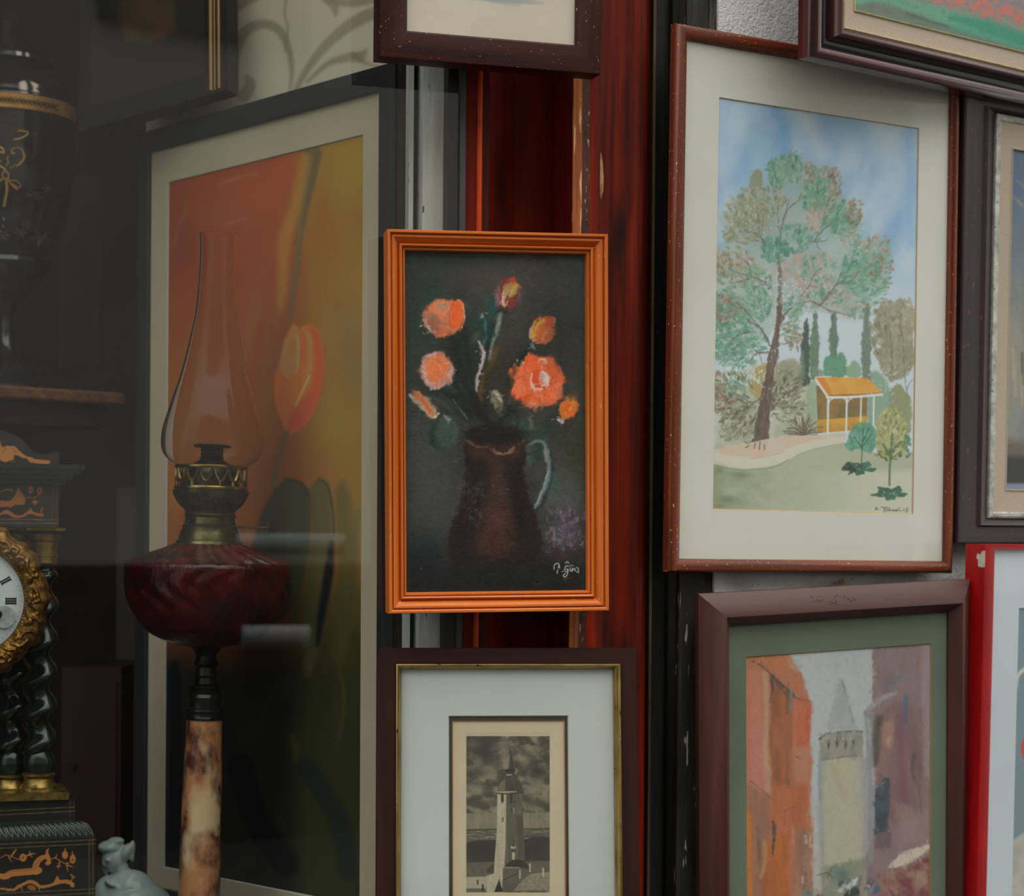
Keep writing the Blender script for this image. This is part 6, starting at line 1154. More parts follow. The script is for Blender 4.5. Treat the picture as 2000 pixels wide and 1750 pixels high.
# gadrooned moulding
def gadroon():
    w1 = wb - .002; w0 = hw(150, 1600) + .002; y0 = cy(1641); y1 = cy(1608); ns, ntt = 420, 14
    gx = np.zeros((ntt, ns)); gy = gx.copy(); gz = gx.copy()
    for i in range(ntt):
        t = i / (ntt - 1) * math.pi / 2
        for j in range(ns):
            s = j / (ns - 1); rr = 1 - 0.10 * (1 - abs(math.sin(s * 132 + t * 1.5))) * math.sin(min(t * 2, math.pi))
            wdt = w1 + (w0 - w1) * (1 - math.cos(t)); gx[i, j] = xc - wdt + 2 * wdt * s
            gz[i, j] = -.020 + .020 * math.cos(t) * rr; gy[i, j] = y0 + (y1 - y0) * math.sin(t) * rr
    grid('gadroon_moulding', gx, gy, gz, None, M_ebong, CR)
    cbox('moulding_core', w0 - .004, y1 - .0005, y0, -.125, -.0195, M_ebon)
gadroon()
cbox('upper_tier', hw(150, 1590), cy(1567), cy(1610), -.118, -.018, M_ebon)
cbox('back_panel', hw(112, 1300), cy(1030), cy(1568), -.118, -.108, mat('clock_back_panel', (16, 15, 14), (26, 22, 20), (10, 10, 10), 3, rough=0.5))
wf = hw(118, 990)
cbox('frieze', wf, cy(945), cy(1030), -.112, -.012, M_ebon)
b = MB(); wc_ = hw(163, 925)
for (dw, ya, yb, zf) in ((0, 906, 916, 0.014), (-.004, 916, 926, .010), (-.012, 926, 936, .002), (-.020, 936, 946, -.006)): b.box(xc - wc_ - dw, xc + wc_ + dw, cy(yb), cy(ya), -.125, zf)
b.build('cornice', M_ebong, CR)
# scrolled pediment
pp = [(118, 906), (118, 882), (104, 884), (90, 886), (76, 885), (66, 880), (56, 868), (44, 856), (30, 848), (14, 843), (0, 838), (-20, 822), (-40, 812), (-62, 810)]
R_ = [(hw(x, y), cy(y, x)) for x, y in pp]
ring = [(xc + a_, b_) for a_, b_ in R_] + [(xc - a_, b_) for a_, b_ in R_[::-1][1:]]
n = len(ring); V = [(x, y, -.012) for x, y in ring] + [(x, y, -.035) for x, y in ring]
mesh('pediment', V, [tuple(range(n)), tuple(range(2 * n - 1, n - 1, -1))] + [((i + 1) % n, i, i + n, (i + 1) % n + n) for i in range(n)], M_ebon, CR)
# inlay panels, mirrored about the clock's middle
def paint_inlay():
    c = Canvas(-66, 800, 192, 1800, (36, 34, 31), seed=21); R = c.rng; O = (196, 128, 66); O2 = (176, 104, 56); ln = (150, 118, 76)
    c.tint((c.noise(30, 30, 1) - .5) * 1.6, (54, 52, 48), .7)
    for (x0, y0, dx, dy, yl, xs) in [(-66, 1020, 0, 0, (1014, 1021), (104, 110)), (-66, 1590, 0, -.055, (1576, 1584), (137, 145)), (-66, 1650, 0, -.055, (1650, 1657), (174, 181))]: pass
    for y in (1014, 1021): c.stroke([(-66, y), (118, y + 1)], 1.3, (176, 140, 116), .9, .85, smooth=False)
    for x in (104, 110): c.stroke([(x, 948), (x - 1, 1030)], 1.2, (140, 96, 68), .9, .7, smooth=False)
    for y in (1583, 1591): c.stroke([(-66, y + 4), (150, y - 7)], 1.3, ln, .9, .9, smooth=False)
    for x in (137, 145): c.stroke([(x, 1566), (x, 1612)], 1.2, ln, .9, .6, smooth=False)
    for y in (1648, 1656, 1744, 1752): c.stroke([(-66, y + 4), (187, y - 8)], 1.3, ln, .9, .9, smooth=False)
    for x in (174, 181): c.stroke([(x, 1630), (x + 1, 1790)], 1.3, ln, .9, .75, smooth=False)
    # pediment scrolls
    c.poly([(-66, 868), (-20, 860), (0, 862), (4, 872), (14, 870), (28, 872), (40, 882), (52, 892), (46, 896), (36, 890), (28, 888), (26, 898), (10, 902), (-10, 898), (-66, 900)], O, 1.2, .95, rough=1.6, ns=5); c.poly([(48, 893), (60, 892), (66, 896), (80, 898), (96, 899), (99, 902), (94, 907), (80, 906), (60, 903)], O, 1.1, .95, rough=1.2, ns=5)
    for p in [[(0, 866), (10, 876), (6, 884)], [(22, 875), (32, 882), (24, 884)]]: c.stroke(p, 1, (90, 56, 36), .9, .8)
    # frieze scrolls
    c.poly([(-66, 978), (20, 978), (28, 968), (36, 952), (44, 966), (50, 976), (48, 986), (40, 986), (30, 986), (24, 990), (-66, 992)], O2, 1.2, .95, rough=1.4, ns=5); c.stroke([(46, 972), (58, 972), (70, 971), (78, 962)], 2, O2, 1, .9); c.stroke([(-40, 962), (0, 960), (12, 956), (24, 958)], 4, O2, 1.4, .85, rough=1.5)
    for x, y in ((60, 957), (77, 959)): c.ell(x, y, 5, 7, O2, 0, 1.2, .95); c.ell(x, y, 2, 3, (60, 44, 34), 0, 1, .7)
    c.poly([(62, 980), (68, 975), (76, 981), (70, 984), (71, 990), (66, 984)], O2, 1, .95)
    c.stroke([(-66, 1006), (-20, 1008), (0, 1004), (14, 1000), (28, 1008), (44, 1008), (58, 1000), (70, 1004), (82, 1006)], [6, 5, 5, 8, 6, 5, 7, 6, 7], O2, 1.2, .95, rough=1); c.stroke([(56, 1002), (60, 994)], 4, O2, 1, .9); c.stroke([(80, 1000), (83, 992)], 3, O2, 1, .9)
    # base scrolls
    c.stroke([(-66, 1700), (-30, 1690), (0, 1676), (12, 1670), (24, 1674), (38, 1679)], 1.8, O, 1, .9); c.ell(45, 1675, 7, 8, O, 0, 1.4, .95); c.ell(45, 1675, 1.8, 2, (50, 38, 30), 0, 1, .8)
    for p in [[(52, 1672), (60, 1668), (70, 1667)], [(58, 1668), (58, 1662)], [(22, 1672), (28, 1664), (33, 1658)], [(17, 1674), (23, 1684)], [(58, 1670), (64, 1674)]]: c.stroke(p, [3, 4, 1], O, 1, .9)
    c.stroke([(-66, 1708), (-10, 1710), (10, 1712), (22, 1706), (40, 1704), (62, 1702), (76, 1700)], [9, 10, 12, 13, 13, 13, 13], O, 1.2, .96); c.stroke([(70, 1702), (70, 1690), (76, 1680), (86, 1674), (94, 1676), (96, 1684)], [14, 12, 11, 9, 7, 8], O, 1.2, .96); c.poly([(88, 1672), (90, 1660), (96, 1656), (94, 1664), (98, 1674)], O, 1, .95); c.ell(93, 1686, 5, 4, O, 0, 1, .9)
    c.stroke([(20, 1702), (66, 1698), (70, 1688), (80, 1677)], 1, (110, 66, 38), .8, .8)
    c.stroke([(98, 1678), (108, 1676), (118, 1682), (130, 1688)], 1.8, O, 1, .95); c.ell(127, 1670, 6, 8, O, 0, 1.2, .95); c.ell(142, 1678, 6, 9, O, 0, 1.2, .95); c.ell(142, 1680, 1.8, 2.4, (60, 44, 34), 0, .8, .8)
    for p in [[(108, 1676), (112, 1668)], [(116, 1684), (114, 1698)], [(112, 1692), (120, 1692)], [(127, 1662), (128, 1655)], [(142, 1670), (141, 1661)], [(130, 1688), (133, 1703)], [(133, 1690), (143, 1694)], [(130, 1686), (138, 1684)]]: c.stroke(p, [3.4, 1], O, 1, .9)
    c.stroke([(-66, 1740), (0, 1736), (24, 1738), (40, 1730), (58, 1722), (70, 1726), (80, 1732), (96, 1730), (112, 1724), (130, 1722), (144, 1728)], [4, 4, 4, 6, 7, 8, 5, 6, 7, 8, 5], O, 1.2, .95, rough=1); c.poly([(104, 1726), (108, 1716), (112, 1710), (118, 1720), (114, 1728)], O, 1, .95); c.poly([(134, 1722), (144, 1724), (145, 1734), (138, 1732)], O, 1, .95); c.stroke([(138, 1722), (142, 1714), (138, 1708), (146, 1714)], 2.4, O, 1, .9); c.ell(62, 1734, 9, 5, O2, .3, 1.4, .9)
    for p in [[(20, 1736), (14, 1742)], [(30, 1736), (34, 1728)], [(42, 1734), (44, 1742)], [(76, 1734), (78, 1742)]]: c.stroke(p, [3, 1], O, 1, .85)
    return c
INL = paint_inlay(); M_inl = paint_mat('marquetry', rough=0.3, bump=0.0, bscale=700, spec=0.4, coat=0.25)
def inlay(name, w, ya, yb, z, ring=None):
    def f(gx, gy):
        u, v = project(CP.world(xc + np.abs(gx - xc), gy, np.full_like(gx, z))); return INL.sample(u, v)
    x0, x1, y0, y1 = xc - w, xc + w, cy(yb), cy(ya)
    nx = int((x1 - x0) / 0.00075); ny = max(int((y1 - y0) / 0.00075), 6); gx, gy = np.meshgrid(np.linspace(x0, x1, nx), np.linspace(y0, y1, ny))
    col = np.clip(lin(np.clip(f(gx, gy), 0, 255)) * 1.05, .003, .9); gz = np.full_like(gx, z)
    if ring is not None:          # trims the sheet to the pediment's outline
        xs = np.array([p[0] for p in ring]); ys = np.array([p[1] for p in ring]); o = np.argsort(xs); top = np.interp(gx, xs[o], ys[o]); t = (gy - y0) / (y1 - y0); gy = y0 + t * (top - .001 - y0)
        u, v = project(CP.world(xc + np.abs(gx - xc), gy, gz)); col = np.clip(lin(np.clip(INL.sample(u, v), 0, 255)) * 1.05, .003, .9)
    return grid(name, gx, gy, gz, col, M_inl, CR, label='orange marquetry scrolls on black')
inlay('inlay', wb - .0005, 1640.5, 1789, .0006); inlay('inlay', hw(150, 1590) - .0005, 1568, 1609, -.0174); inlay('inlay', wf - .0005, 946, 1029, -.0114)
inlay('inlay', hw(117, 900), 860, 906, -.0114, ring=[(x, y) for x, y in ring if y > cy(905.5)])
def yup(V): return [(x, z, -y) for x, y, z in V]
def clathe(name, cx, cz, prof, m, par, seg=40, smooth=35):
    b = MB().lathe(prof, seg); o = mesh(name, [(cx + x, y, cz + z) for x, y, z in yup(b.V)], b.F, m, par, smooth); return o
SC_ = 2.12 / F
def column(px_top, px_bot, z, sgn=1):
    xt = CP.loc(px_bot, 1500, z)[0]; x = xt if sgn > 0 else 2 * xc - xt
    root = mesh('column', [], [], None, CR)
    me = root.data; bpy.data.meshes.remove(me) if False else None
    # barley-twist shaft
    y0, y1 = cy(1496, 76, z), cy(1108, 84, z); nn = 190; seg = 22; V = []
    for k in range(nn):
        t = k / (nn - 1); y = y0 + (y1 - y0) * t; ph = -sgn * 2 * math.pi * (y / (66 * SC_)); e = min(t, 1 - t); off = .0050 * min(1, e / .04); r = .0142 - (.0015 if e < .02 else 0)
        for j in range(seg):
            a = 2 * math.pi * j / seg; V.append((x + off * math.cos(ph) + r * math.cos(a), y, z + off * math.sin(ph) + r * math.sin(a)))
    Fc = [(k * seg + j, k * seg + (j + 1) % seg, (k + 1) * seg + (j + 1) % seg, (k + 1) * seg + j) for k in range(nn - 1) for j in range(seg)]
    Fc += [tuple(range(seg - 1, -1, -1)), tuple((nn - 1) * seg + j for j in range(seg))]
    sh = mesh('twisted_column', V, Fc, M_ebong, CR, 60, label='twisted glossy black column')
    px = lambda v: v * SC_
    yb = cy(1560, 76, z); H = lambda a: (a) * SC_
    clathe('column_base', x, z, [(px(42), yb), (px(43), yb + H(4)), (px(38), yb + H(14)), (px(36), yb + H(22)), (px(36), yb + H(26)), (px(30), yb + H(34)), (px(28), yb + H(42)), (px(33), yb + H(48)), (px(33), yb + H(51)), (px(27), yb + H(53))], M_brs, sh)
    clathe('collar', x, z, [(px(27), y0 - H(12)), (px(31), y0), (px(30), y0 + H(18)), (px(22), y0 + H(30))], M_ebong, sh)
    yt = cy(1100, 84, z)
    clathe('capital', x, z, [(px(20), yt - H(6)), (px(27), yt), (px(27), yt + H(14)), (px(30), yt + H(14.5)), (px(30), yt + H(16)), (px(26), yt + H(17)), (px(27), yt + H(38)), (px(27), yt + H(42)), (px(31), yt + H(46)), (px(32), yt + H(58)), (px(28), yt + H(62))], M_brs, sh)
    MB().box(x - px(38), x + px(38), cy(1036, 84, z), cy(1030, 84, z) - .0003, z - px(38), z + px(38)).build('abacus', M_brs, sh)
    bpy.data.objects.remove(root, do_unlink=True)
for sgn in (1, -1):
    column(84, 76, -.046, sgn); column(30, 22, -.070, sgn)
for sgn in (1, -1):
    xa = CP.loc(-6, 1555, -.03)[0]; xb = CP.loc(135, 1555, -.012)[0]
    if sgn < 0: xa, xb = 2 * xc - xb, 2 * xc - xa
    MB().box(xa, xb, cy(1567) + .0002, cy(1552), -.095, -.012).build('column_plinth', M_brs, CR)
# dial with relief bezel
DO = CP.loc(-62, 1173, .012); RD = .0612; RB = .0905
dome = []; nr = 10; seg = 96; V = [(DO[0], DO[1], .019)]
for i in range(1, nr + 1):
    r = RD * i / nr
    for j in range(seg): a = 2 * math.pi * j / seg; V.append((DO[0] + r * math.cos(a), DO[1] + r * math.sin(a), .019 - .006 * (i / nr) ** 2))
Fc = [(0, 1 + j, 1 + (j + 1) % seg) for j in range(seg)] + [(1 + (i - 1) * seg + j, 1 + i * seg + j, 1 + i * seg + (j + 1) % seg, 1 + (i - 1) * seg + (j + 1) % seg) for i in range(1, nr) for j in range(seg)]
dial = mesh('dial', V, Fc, M_enam, CR, True, label='white enamel dial')
NUM = {1: 'I', 2: 'II', 3: 'III', 4: 'IIII', 5: 'V', 6: 'VI', 7: 'VII', 8: 'VIII', 9: 'IX', 10: 'X', 11: 'XI', 12: 'XII'}
for h, s_ in NUM.items():
    a = math.pi / 2 - h * math.pi / 6; er = np.array([math.cos(a), math.sin(a)]); et = np.array([math.sin(a), -math.cos(a)]); b = MB()
    cw = {'I': .0026, 'V': .0056, 'X': .0056}; tot = sum(cw[q] for q in s_); t = -tot / 2
    def bar(t0, r0, t1, r1, w2):
        p0 = er * r0 + et * t0; p1 = er * r1 + et * t1; d = (p1 - p0) / np.linalg.norm(p1 - p0); nn_ = np.array([-d[1], d[0]]) * w2 / 2
        zz = lambda r: .019 - .006 * (r / RD) ** 2
        q = [(p0 + nn_, r0), (p0 - nn_, r0), (p1 - nn_, r1), (p1 + nn_, r1)]
        Vb = [(DO[0] + u[0], DO[1] + u[1], zz(r) + .0001) for u, r in q] + [(DO[0] + u[0], DO[1] + u[1], zz(r) + .0005) for u, r in q]
        b.add(Vb, [(0, 3, 2, 1), (4, 5, 6, 7), (0, 1, 5, 4), (1, 2, 6, 5), (2, 3, 7, 6), (3, 0, 4, 7)])
    r0, r1 = .0405, .0520
    for q in s_:
        w_ = cw[q]; m_ = t + w_ / 2
        if q == 'I': bar(m_, r0, m_, r1, .0017)
        elif q == 'V': bar(t + .0006, r1, m_, r0, .0018); bar(t + w_ - .0006, r1, m_, r0, .0008)
        else: bar(t + .0006, r1, t + w_ - .0006, r0, .0018); bar(t + w_ - .0006, r1, t + .0006, r0, .0008)
        t += w_
    bar(-tot / 2 - .0005, r0, tot / 2 + .0005, r0, .0006); bar(-tot / 2 - .0005, r1, tot / 2 + .0005, r1, .0006)
    b.build('roman_numeral', M_ink, dial)
b = MB()
for i in range(60): a = 2 * math.pi * i / 60; b.box(DO[0] + .0570 * math.cos(a) - .0003, DO[0] + .0570 * math.cos(a) + .0003, DO[1] + .0570 * math.sin(a) - .0003, DO[1] + .0570 * math.sin(a) + .0003, .0138, .0142)
b.build('minute_track', M_ink, dial)
def hand(name, ang, L, w2, z):
    er = np.array([math.cos(ang), math.sin(ang)]); et = np.array([-er[1], er[0]]); pts = [(-.008, w2 * .5), (.2 * L, w2), (.5 * L, w2 * .5), (.62 * L, w2 * 1.7), (.74 * L, w2 * .5), (L, w2 * .15)]
    top = [er * r + et * q for r, q in pts]; bot = [er * r - et * q for r, q in pts[::-1]]; ringp = top + bot; n = len(ringp)
    V = [(DO[0] + p[0], DO[1] + p[1], z) for p in ringp] + [(DO[0] + p[0], DO[1] + p[1], z + .0006) for p in ringp]
    mesh(name, V, [tuple(range(n - 1, -1, -1)), tuple(range(n, 2 * n))] + [(i, (i + 1) % n, n + (i + 1) % n, n + i) for i in range(n)], M_ink, dial)
hand('hour_hand', math.radians(150), .030, .0018, .0205); hand('minute_hand', math.radians(210), .044, .0014, .0215)
# winding square in its cup, right half of the dial
wx, wy = CP.loc(2, 1200, .018); b = MB(); b.lathe([(.0052, .0165), (.0052, .0186), (.0038, .0190), (.003, .0180)], 24, c=(wx - .004, wy, 0)); b.build('winding_hole', M_ink, dial, 40)
b = MB(); b.lathe([(.013, .0163), (.0128, .0176)], 32, c=(wx + .003, wy - .003, 0)); b.build('dial_wear_spot', mat('worn_enamel', (176, 180, 180), (150, 152, 150), (200, 200, 200), 3, rough=0.4), dial, 40)
# relief bezel: rolled rim with beads, scrolls, leaves and a small figure
def bezel():
    H = Canvas(-240, 1010, 120, 1340, seed=31); R = H.rng
    def rel(p, w2, h): H.stroke(p, w2, (0, 0, 0), 3.5, 1, h=h)
    for p, w2, h in [([(6, 1056), (16, 1062), (18, 1076), (6, 1080)], 7, 1), ([(-10, 1062), (4, 1070)], 6, .8), ([(26, 1068), (34, 1074), (28, 1082)], 6, 1), ([(18, 1092), (14, 1086), (8, 1090), (12, 1096), (20, 1092)], 6, 1), ([(30, 1090), (42, 1088), (48, 1096)], 5, .9), ([(54, 1092), (52, 1108), (60, 1120), (70, 1126), (72, 1118), (66, 1114)], 5, 1), ([(36, 1104), (44, 1100), (40, 1110)], 5, .8),
                      ([(52, 1131), (55, 1133)], 13, 1.5), ([(48, 1143), (54, 1152), (54, 1164), (52, 1172)], 17, 1.3), ([(44, 1146), (50, 1152)], 6, .8), ([(62, 1146), (70, 1156), (74, 1170)], 6, 1), ([(50, 1176), (64, 1176), (76, 1174)], 5, 1), ([(50, 1180), (48, 1192), (56, 1204), (58, 1214)], 9, 1.3), ([(62, 1182), (72, 1190), (74, 1196)], 9, 1.2), ([(70, 1200), (74, 1212), (78, 1214)], 6, 1), ([(40, 1196), (42, 1208), (38, 1216)], 4, .8),
                      ([(40, 1232), (46, 1232), (56, 1228), (66, 1236), (58, 1232), (44, 1236), (38, 1248), (42, 1258), (52, 1252)], 5, 1.2), ([(14, 1246), (22, 1238), (34, 1238), (30, 1246)], 5, 1), ([(22, 1256), (36, 1262), (44, 1260), (36, 1268), (40, 1274)], 5, 1), ([(4, 1262), (14, 1268), (26, 1268), (30, 1276)], 5, 1.1), ([(-6, 1280), (6, 1282), (10, 1290), (2, 1294)], 6, 1.1), ([(16, 1276), (24, 1284), (16, 1292)], 5, .9), ([(34, 1210), (40, 1222), (34, 1230)], 4, .7), ([(24, 1100), (34, 1112)], 4, .6)]: rel(p, w2, h)
    for q in range(60): x = -66 + 128 * math.cos(q * .33); y = 1173 + 132 * math.sin(q * .33); H.ell(x + R.randn() * 5, y + R.randn() * 5, 5 + R.rand() * 4, 2.5 + R.rand() * 2, (0, 0, 0), R.rand() * 3, 3.5, 1, h=.55)
    na, nr = 640, 54; A_, T = np.meshgrid(np.linspace(0, 2 * math.pi, na), np.linspace(0, 1, nr))
    edge = RB * (1 + .022 * np.sin(A_ * 11 + .6) + .014 * np.sin(A_ * 23 + 1.3) + .008 * np.sin(A_ * 41)); Rr = RD * .985 + (edge - RD * .985) * T
    gx = DO[0] + Rr * np.cos(A_); gy = DO[1] + Rr * np.sin(A_)
    u, v = project(CP.world(xc + np.abs(gx - xc), gy, np.full_like(gx, .015))); rel_ = H.sample_h(u, v)
    body = .012 + .010 * np.sin(np.clip(T * 1.15, 0, 1) * math.pi) ** .6 - .008 * np.clip((T - .86) / .14, 0, 1) ** 2
    beads = .0016 * np.maximum(0, np.sin(A_ * 110)) * np.exp(-((T - .07) / .035) ** 2)
    gz = body + beads + np.clip(rel_, 0, 2.2) * .0026 * np.clip((1.02 - T) * 12, 0, 1) * np.clip((T - .1) * 14, 0, 1); gz[-1] = -.004; gz[0] = .006
    return grid('bezel', gx, gy, gz, None, M_ormolu, CR, label='gilt relief bezel')
bezel()
b = MB(); b2 = b.lathe([(RB * .96, -.03), (RB * .96, .004)], 64, c=(DO[0], DO[1], 0)); b.build('movement_case', M_burn2, CR, 40)

# display box below the clock
PB = CP.loc(0, 1912)[1]
# ---------------------------------------------------------------- shelf table, urn
SP = yaw_plane(245, 767, 2.62, 40)
SH = empty('wooden_shelf_table', 'dark shelf table with worn copper-brown edge carrying the black urn', 'table', M=SP.mat4())
M_edge = mat('worn_brown_edge', (120, 84, 62), (80, 52, 38), (60, 60, 200), 4, rough=0.6, fleck=((160, 130, 104), (120, 120, 300), .66))
b = MB(); b.box(-.75, 0, -.018, 0, -.36, 0); o = b.build('table_top', M_edge, SH); bv = o.modifiers.new('round', 'BEVEL'); bv.width = .004; bv.segments = 3
MB().box(-.73, -.02, -.050, -.018, -.34, -.02).build('apron', M_dark, SH)
zb = SP.loc(245, 1050, 0)[1] - .503
def leg(x, z):
    MB().lathe([(.012, zb - .0), (.014, -.32), (.010, -.28), (.014, -.2), (.012, -.05)], 20).V
    b = MB().lathe([(.010, zb), (.012, -.45), (.016, -.42), (.011, -.39), (.014, -.25), (.012, -.10), (.016, -.07), (.014, -.050)], 20)
    mesh('leg', [(x + a_, c_, z + b_) for a_, b_, c_ in b.V], b.F, M_dark, SH, 40)
for x, z in ((-.23, -.06), (-.71, -.06), (-.27, -.32), (-.71, -.32)): leg(x, z)

UY = 2.70; SU = UY / F; UX = float(at(12, 760, UY)[0]); UZ = float(SP.O[2])
UR = empty('black_urn', 'large black urn with gold band and gilt scrolls, on the shelf at top left', 'urn', loc=(UX, UY, UZ))
M_urn = mat('black_glazed_porcelain', (24, 24, 26), (44, 42, 44), (14, 14, 14), 4, rough=0.12, coat=0.4, stain=((66, 64, 68), (10, 10, 10), .60))
M_band = mat('gold_band', (214, 172, 104), (190, 142, 78), (40, 40, 40), 3, rough=0.4, metal=0.35)
M_gline = mat('gilt_line', (230, 182, 112), (196, 148, 84), (90, 90, 90), 3, rough=0.4, metal=0.3)
zu = lambda py: (768 - py) * SU
up = [(768, 116), (752, 116), (744, 104), (734, 96), (728, 84), (716, 76), (710, 60), (700, 52), (690, 34), (672, 22), (640, 14), (610, 14), (596, 20), (570, 42), (545, 62), (524, 78), (512, 84), (504, 82)]
MB().lathe([(r * SU, zu(y)) for y, r in up], 64).build('foot', M_urn, UR, 35, label='black turned foot')
bp = [(506, 60), (490, 74), (470, 88), (440, 104), (400, 116), (340, 124), (280, 127), (240, 127.5), (233, 128), (204, 128), (196, 125), (180, 120), (165, 112), (150, 100), (138, 84), (126, 74)]
bp = [tuple(p) for p in sm(bp, 4)]
MB().lathe([(r * SU, zu(y)) for y, r in bp], 96).build('body', M_urn, UR, 35)
MB().lathe([(r * SU, zu(y)) for y, r in [(128, 72), (122, 86), (114, 84), (100, 66), (84, 42), (70, 26), (62, 16), (54, 20), (40, 26), (26, 20), (16, 6)]], 64).build('lid', M_urn, UR, 35)
bd = MB().lathe([(128.2 * SU, zu(233)), (129.2 * SU, zu(232)), (129.4 * SU, zu(218)), (129.2 * SU, zu(205)), (128.2 * SU, zu(204))], 128, cap=False).build('gold_band', M_band, UR, 35, label='gold band with leaf sprays')
def on_urn(x, y):
    """picture offsets on the urn's front -> surface point"""
    y = y + 20; r = float(np.interp(y, [150, 204, 233, 280, 340, 400, 440], [110, 129.6, 129.6, 127.6, 124.6, 116.6, 104.6])); cx0 = 0
    a = math.asin(max(-.99, min(.99, (x - cx0) / r))); yy = y + 27
    r = float(np.interp(yy, [150, 204, 206, 231, 233, 280, 340, 400, 440], [110, 128.2, 129.9, 129.9, 128.3, 127.5, 124.5, 116.5, 104.5])) + .3
    return (r * SU * math.sin(a), -r * SU * math.cos(a), zu(yy))
b = MB(); 
for p, w2 in [([(8, 268), (6, 262), (14, 260), (24, 264), (26, 272), (20, 270)], 1.3), ([(4, 275), (10, 290), (22, 298), (30, 304)], .9), ([(60, 264), (50, 260), (42, 264), (40, 272), (46, 270)], .9), ([(58, 264), (62, 276), (56, 288), (48, 296)], 1.5), ([(36, 300), (48, 292)], .6), ([(30, 297), (34, 288), (32, 280), (36, 276)], .8), ([(14, 290), (18, 288), (22, 286)], .8), ([(24, 320), (14, 328), (6, 338)], 1.2), ([(30, 322), (31, 340), (27, 360), (25, 370)], 1.8), ([(34, 320), (40, 330), (50, 338)], 1.1), ([(38, 322), (48, 322), (56, 330), (50, 334), (42, 328)], .6), ([(50, 229), (68, 229), (60, 240), (44, 246)], 1.0), ([(29 + 6 * math.cos(t), 313 + 7 * math.sin(t)) for t in np.linspace(0, 6.3, 17)], 1.0), ([(22, 390), (24, 396)], .8), ([(20, 404), (21, 408)], .8)]:
    b.tube([on_urn(*q) for q in sm(p, 4)], w2 * SU * 1.35, 6)
b.build('gilt_scrolls', M_gline, UR, 50, label='fine gilt scroll ornament')
b = MB()
for i in range(16):
    x0 = -4 + i * 7.0
    for s_ in (-1, 1): b.tube([on_urn(x0, 172), on_urn(x0 + 4, 172 + s_ * 3), on_urn(x0 + 8, 172 + s_ * 5.5)], .9 * SU, 5)
b.tube([on_urn(x, 172) for x in range(-8, 112, 6)], .8 * SU, 5)
b.build('leaf_spray', mat('dark_green_line', (64, 48, 24), rough=.5), bd, 50)
def rosette(x, y, s_):
    b = MB(); 
    for k in range(6):
        a = k * math.pi / 3; b.tube([on_urn(x, y), on_urn(x + s_ * .6 * math.cos(a), y + s_ * .6 * math.sin(a)), on_urn(x + s_ * math.cos(a), y + s_ * math.sin(a))], [s_ * .10 * SU, s_ * .30 * SU, s_ * .12 * SU], 6)
    b.build('enamel_flower', mat('dark_enamel_flower', (40, 36, 24), (66, 56, 34), (200, 200, 200), 3, rough=.4), UR, 50, label='dark enamelled flower')
for q in [(78, 348, 13), (64, 402, 11), (50, 418, 12), (84, 425, 15), (20, 425, 13), (98, 330, 9)]: rosette(*q)

# ---------------------------------------------------------------- background in the window
M_fig = mat('pale_celadon_porcelain', (206, 222, 222), (180, 200, 202), (30, 30, 30), 4, rough=0.3, coat=0.3)
FY = 2.36; SF = FY / F; fo = at(250, 1750, FY)
def figurine():
    bm = bmesh.new()
    def ball(px, py, r, sc=(1, 1, 1), dy=0, rot=0):
        m_ = Matrix.Translation(Vector(((px - 250) * SF, dy * SF, (1750 - py) * SF))) @ Matrix.Rotation(rot, 4, 'Y') @ Matrix.Diagonal(Vector((sc[0] * r * SF, sc[1] * r * SF, sc[2] * r * SF, 1)))
        bmesh.ops.create_uvsphere(bm, u_segments=20, v_segments=14, radius=1, matrix=m_)
    # draped shoulders and skirt
    ball(252, 1750, 58, (1.0, .7, .9)); ball(262, 1768, 62, (1.2, .9, .78)); ball(312, 1782, 42, (1, .8, .8)); ball(292, 1762, 40, (.9, .7, .7), rot=.6); ball(216, 1752, 44, (.8, .7, 1)); ball(266, 1775, 52, (1.2, .8, .8))
    # neck, bowed head, bonnet brim and bow
    ball(238, 1700, 18, (.8, .8, 1.5), rot=-.3); ball(222, 1678, 24, (1, .95, 1.1)); ball(214, 1655, 24, (1, 1, .55)); ball(226, 1643, 15, (1.1, .9, .55)); ball(246, 1665, 22, (.55, .9, .9), rot=.5); ball(258, 1655, 9, (.7, 1, 1.6)); ball(258, 1672, 8, (.6, 1, 1.5)); ball(206, 1694, 9, (.8, .8, 1.4)); ball(246, 1708, 9, (.7, .8, 2.2), rot=-.5); ball(214, 1676, 5, (1, .8, .8), dy=-24); ball(208, 1686, 8, (.9, .9, .7), dy=-12)
    # folded collar ridges
    for k in range(5): ball(226 + k * 15, 1722 + k * 7, 12, (1.5, 1.2, .5), rot=.4, dy=-24 + k * 2)
    me = bpy.data.meshes.new('porcelain_figurine'); bm.to_mesh(me); bm.free(); me.materials.append(M_fig)
    o = bpy.data.objects.new('porcelain_figurine', me); COL.objects.link(o); o.location = Vector(tuple(map(float, fo)))
    r = o.modifiers.new('merge', 'REMESH'); r.mode = 'VOXEL'; r.voxel_size = .0014; r.use_smooth_shade = True
    s_ = o.modifiers.new('soften', 'SMOOTH'); s_.iterations = 5
    return tag(o, 'pale blue-green porcelain figurine with a bonnet, standing right of the clock base', 'figurine')
figurine()
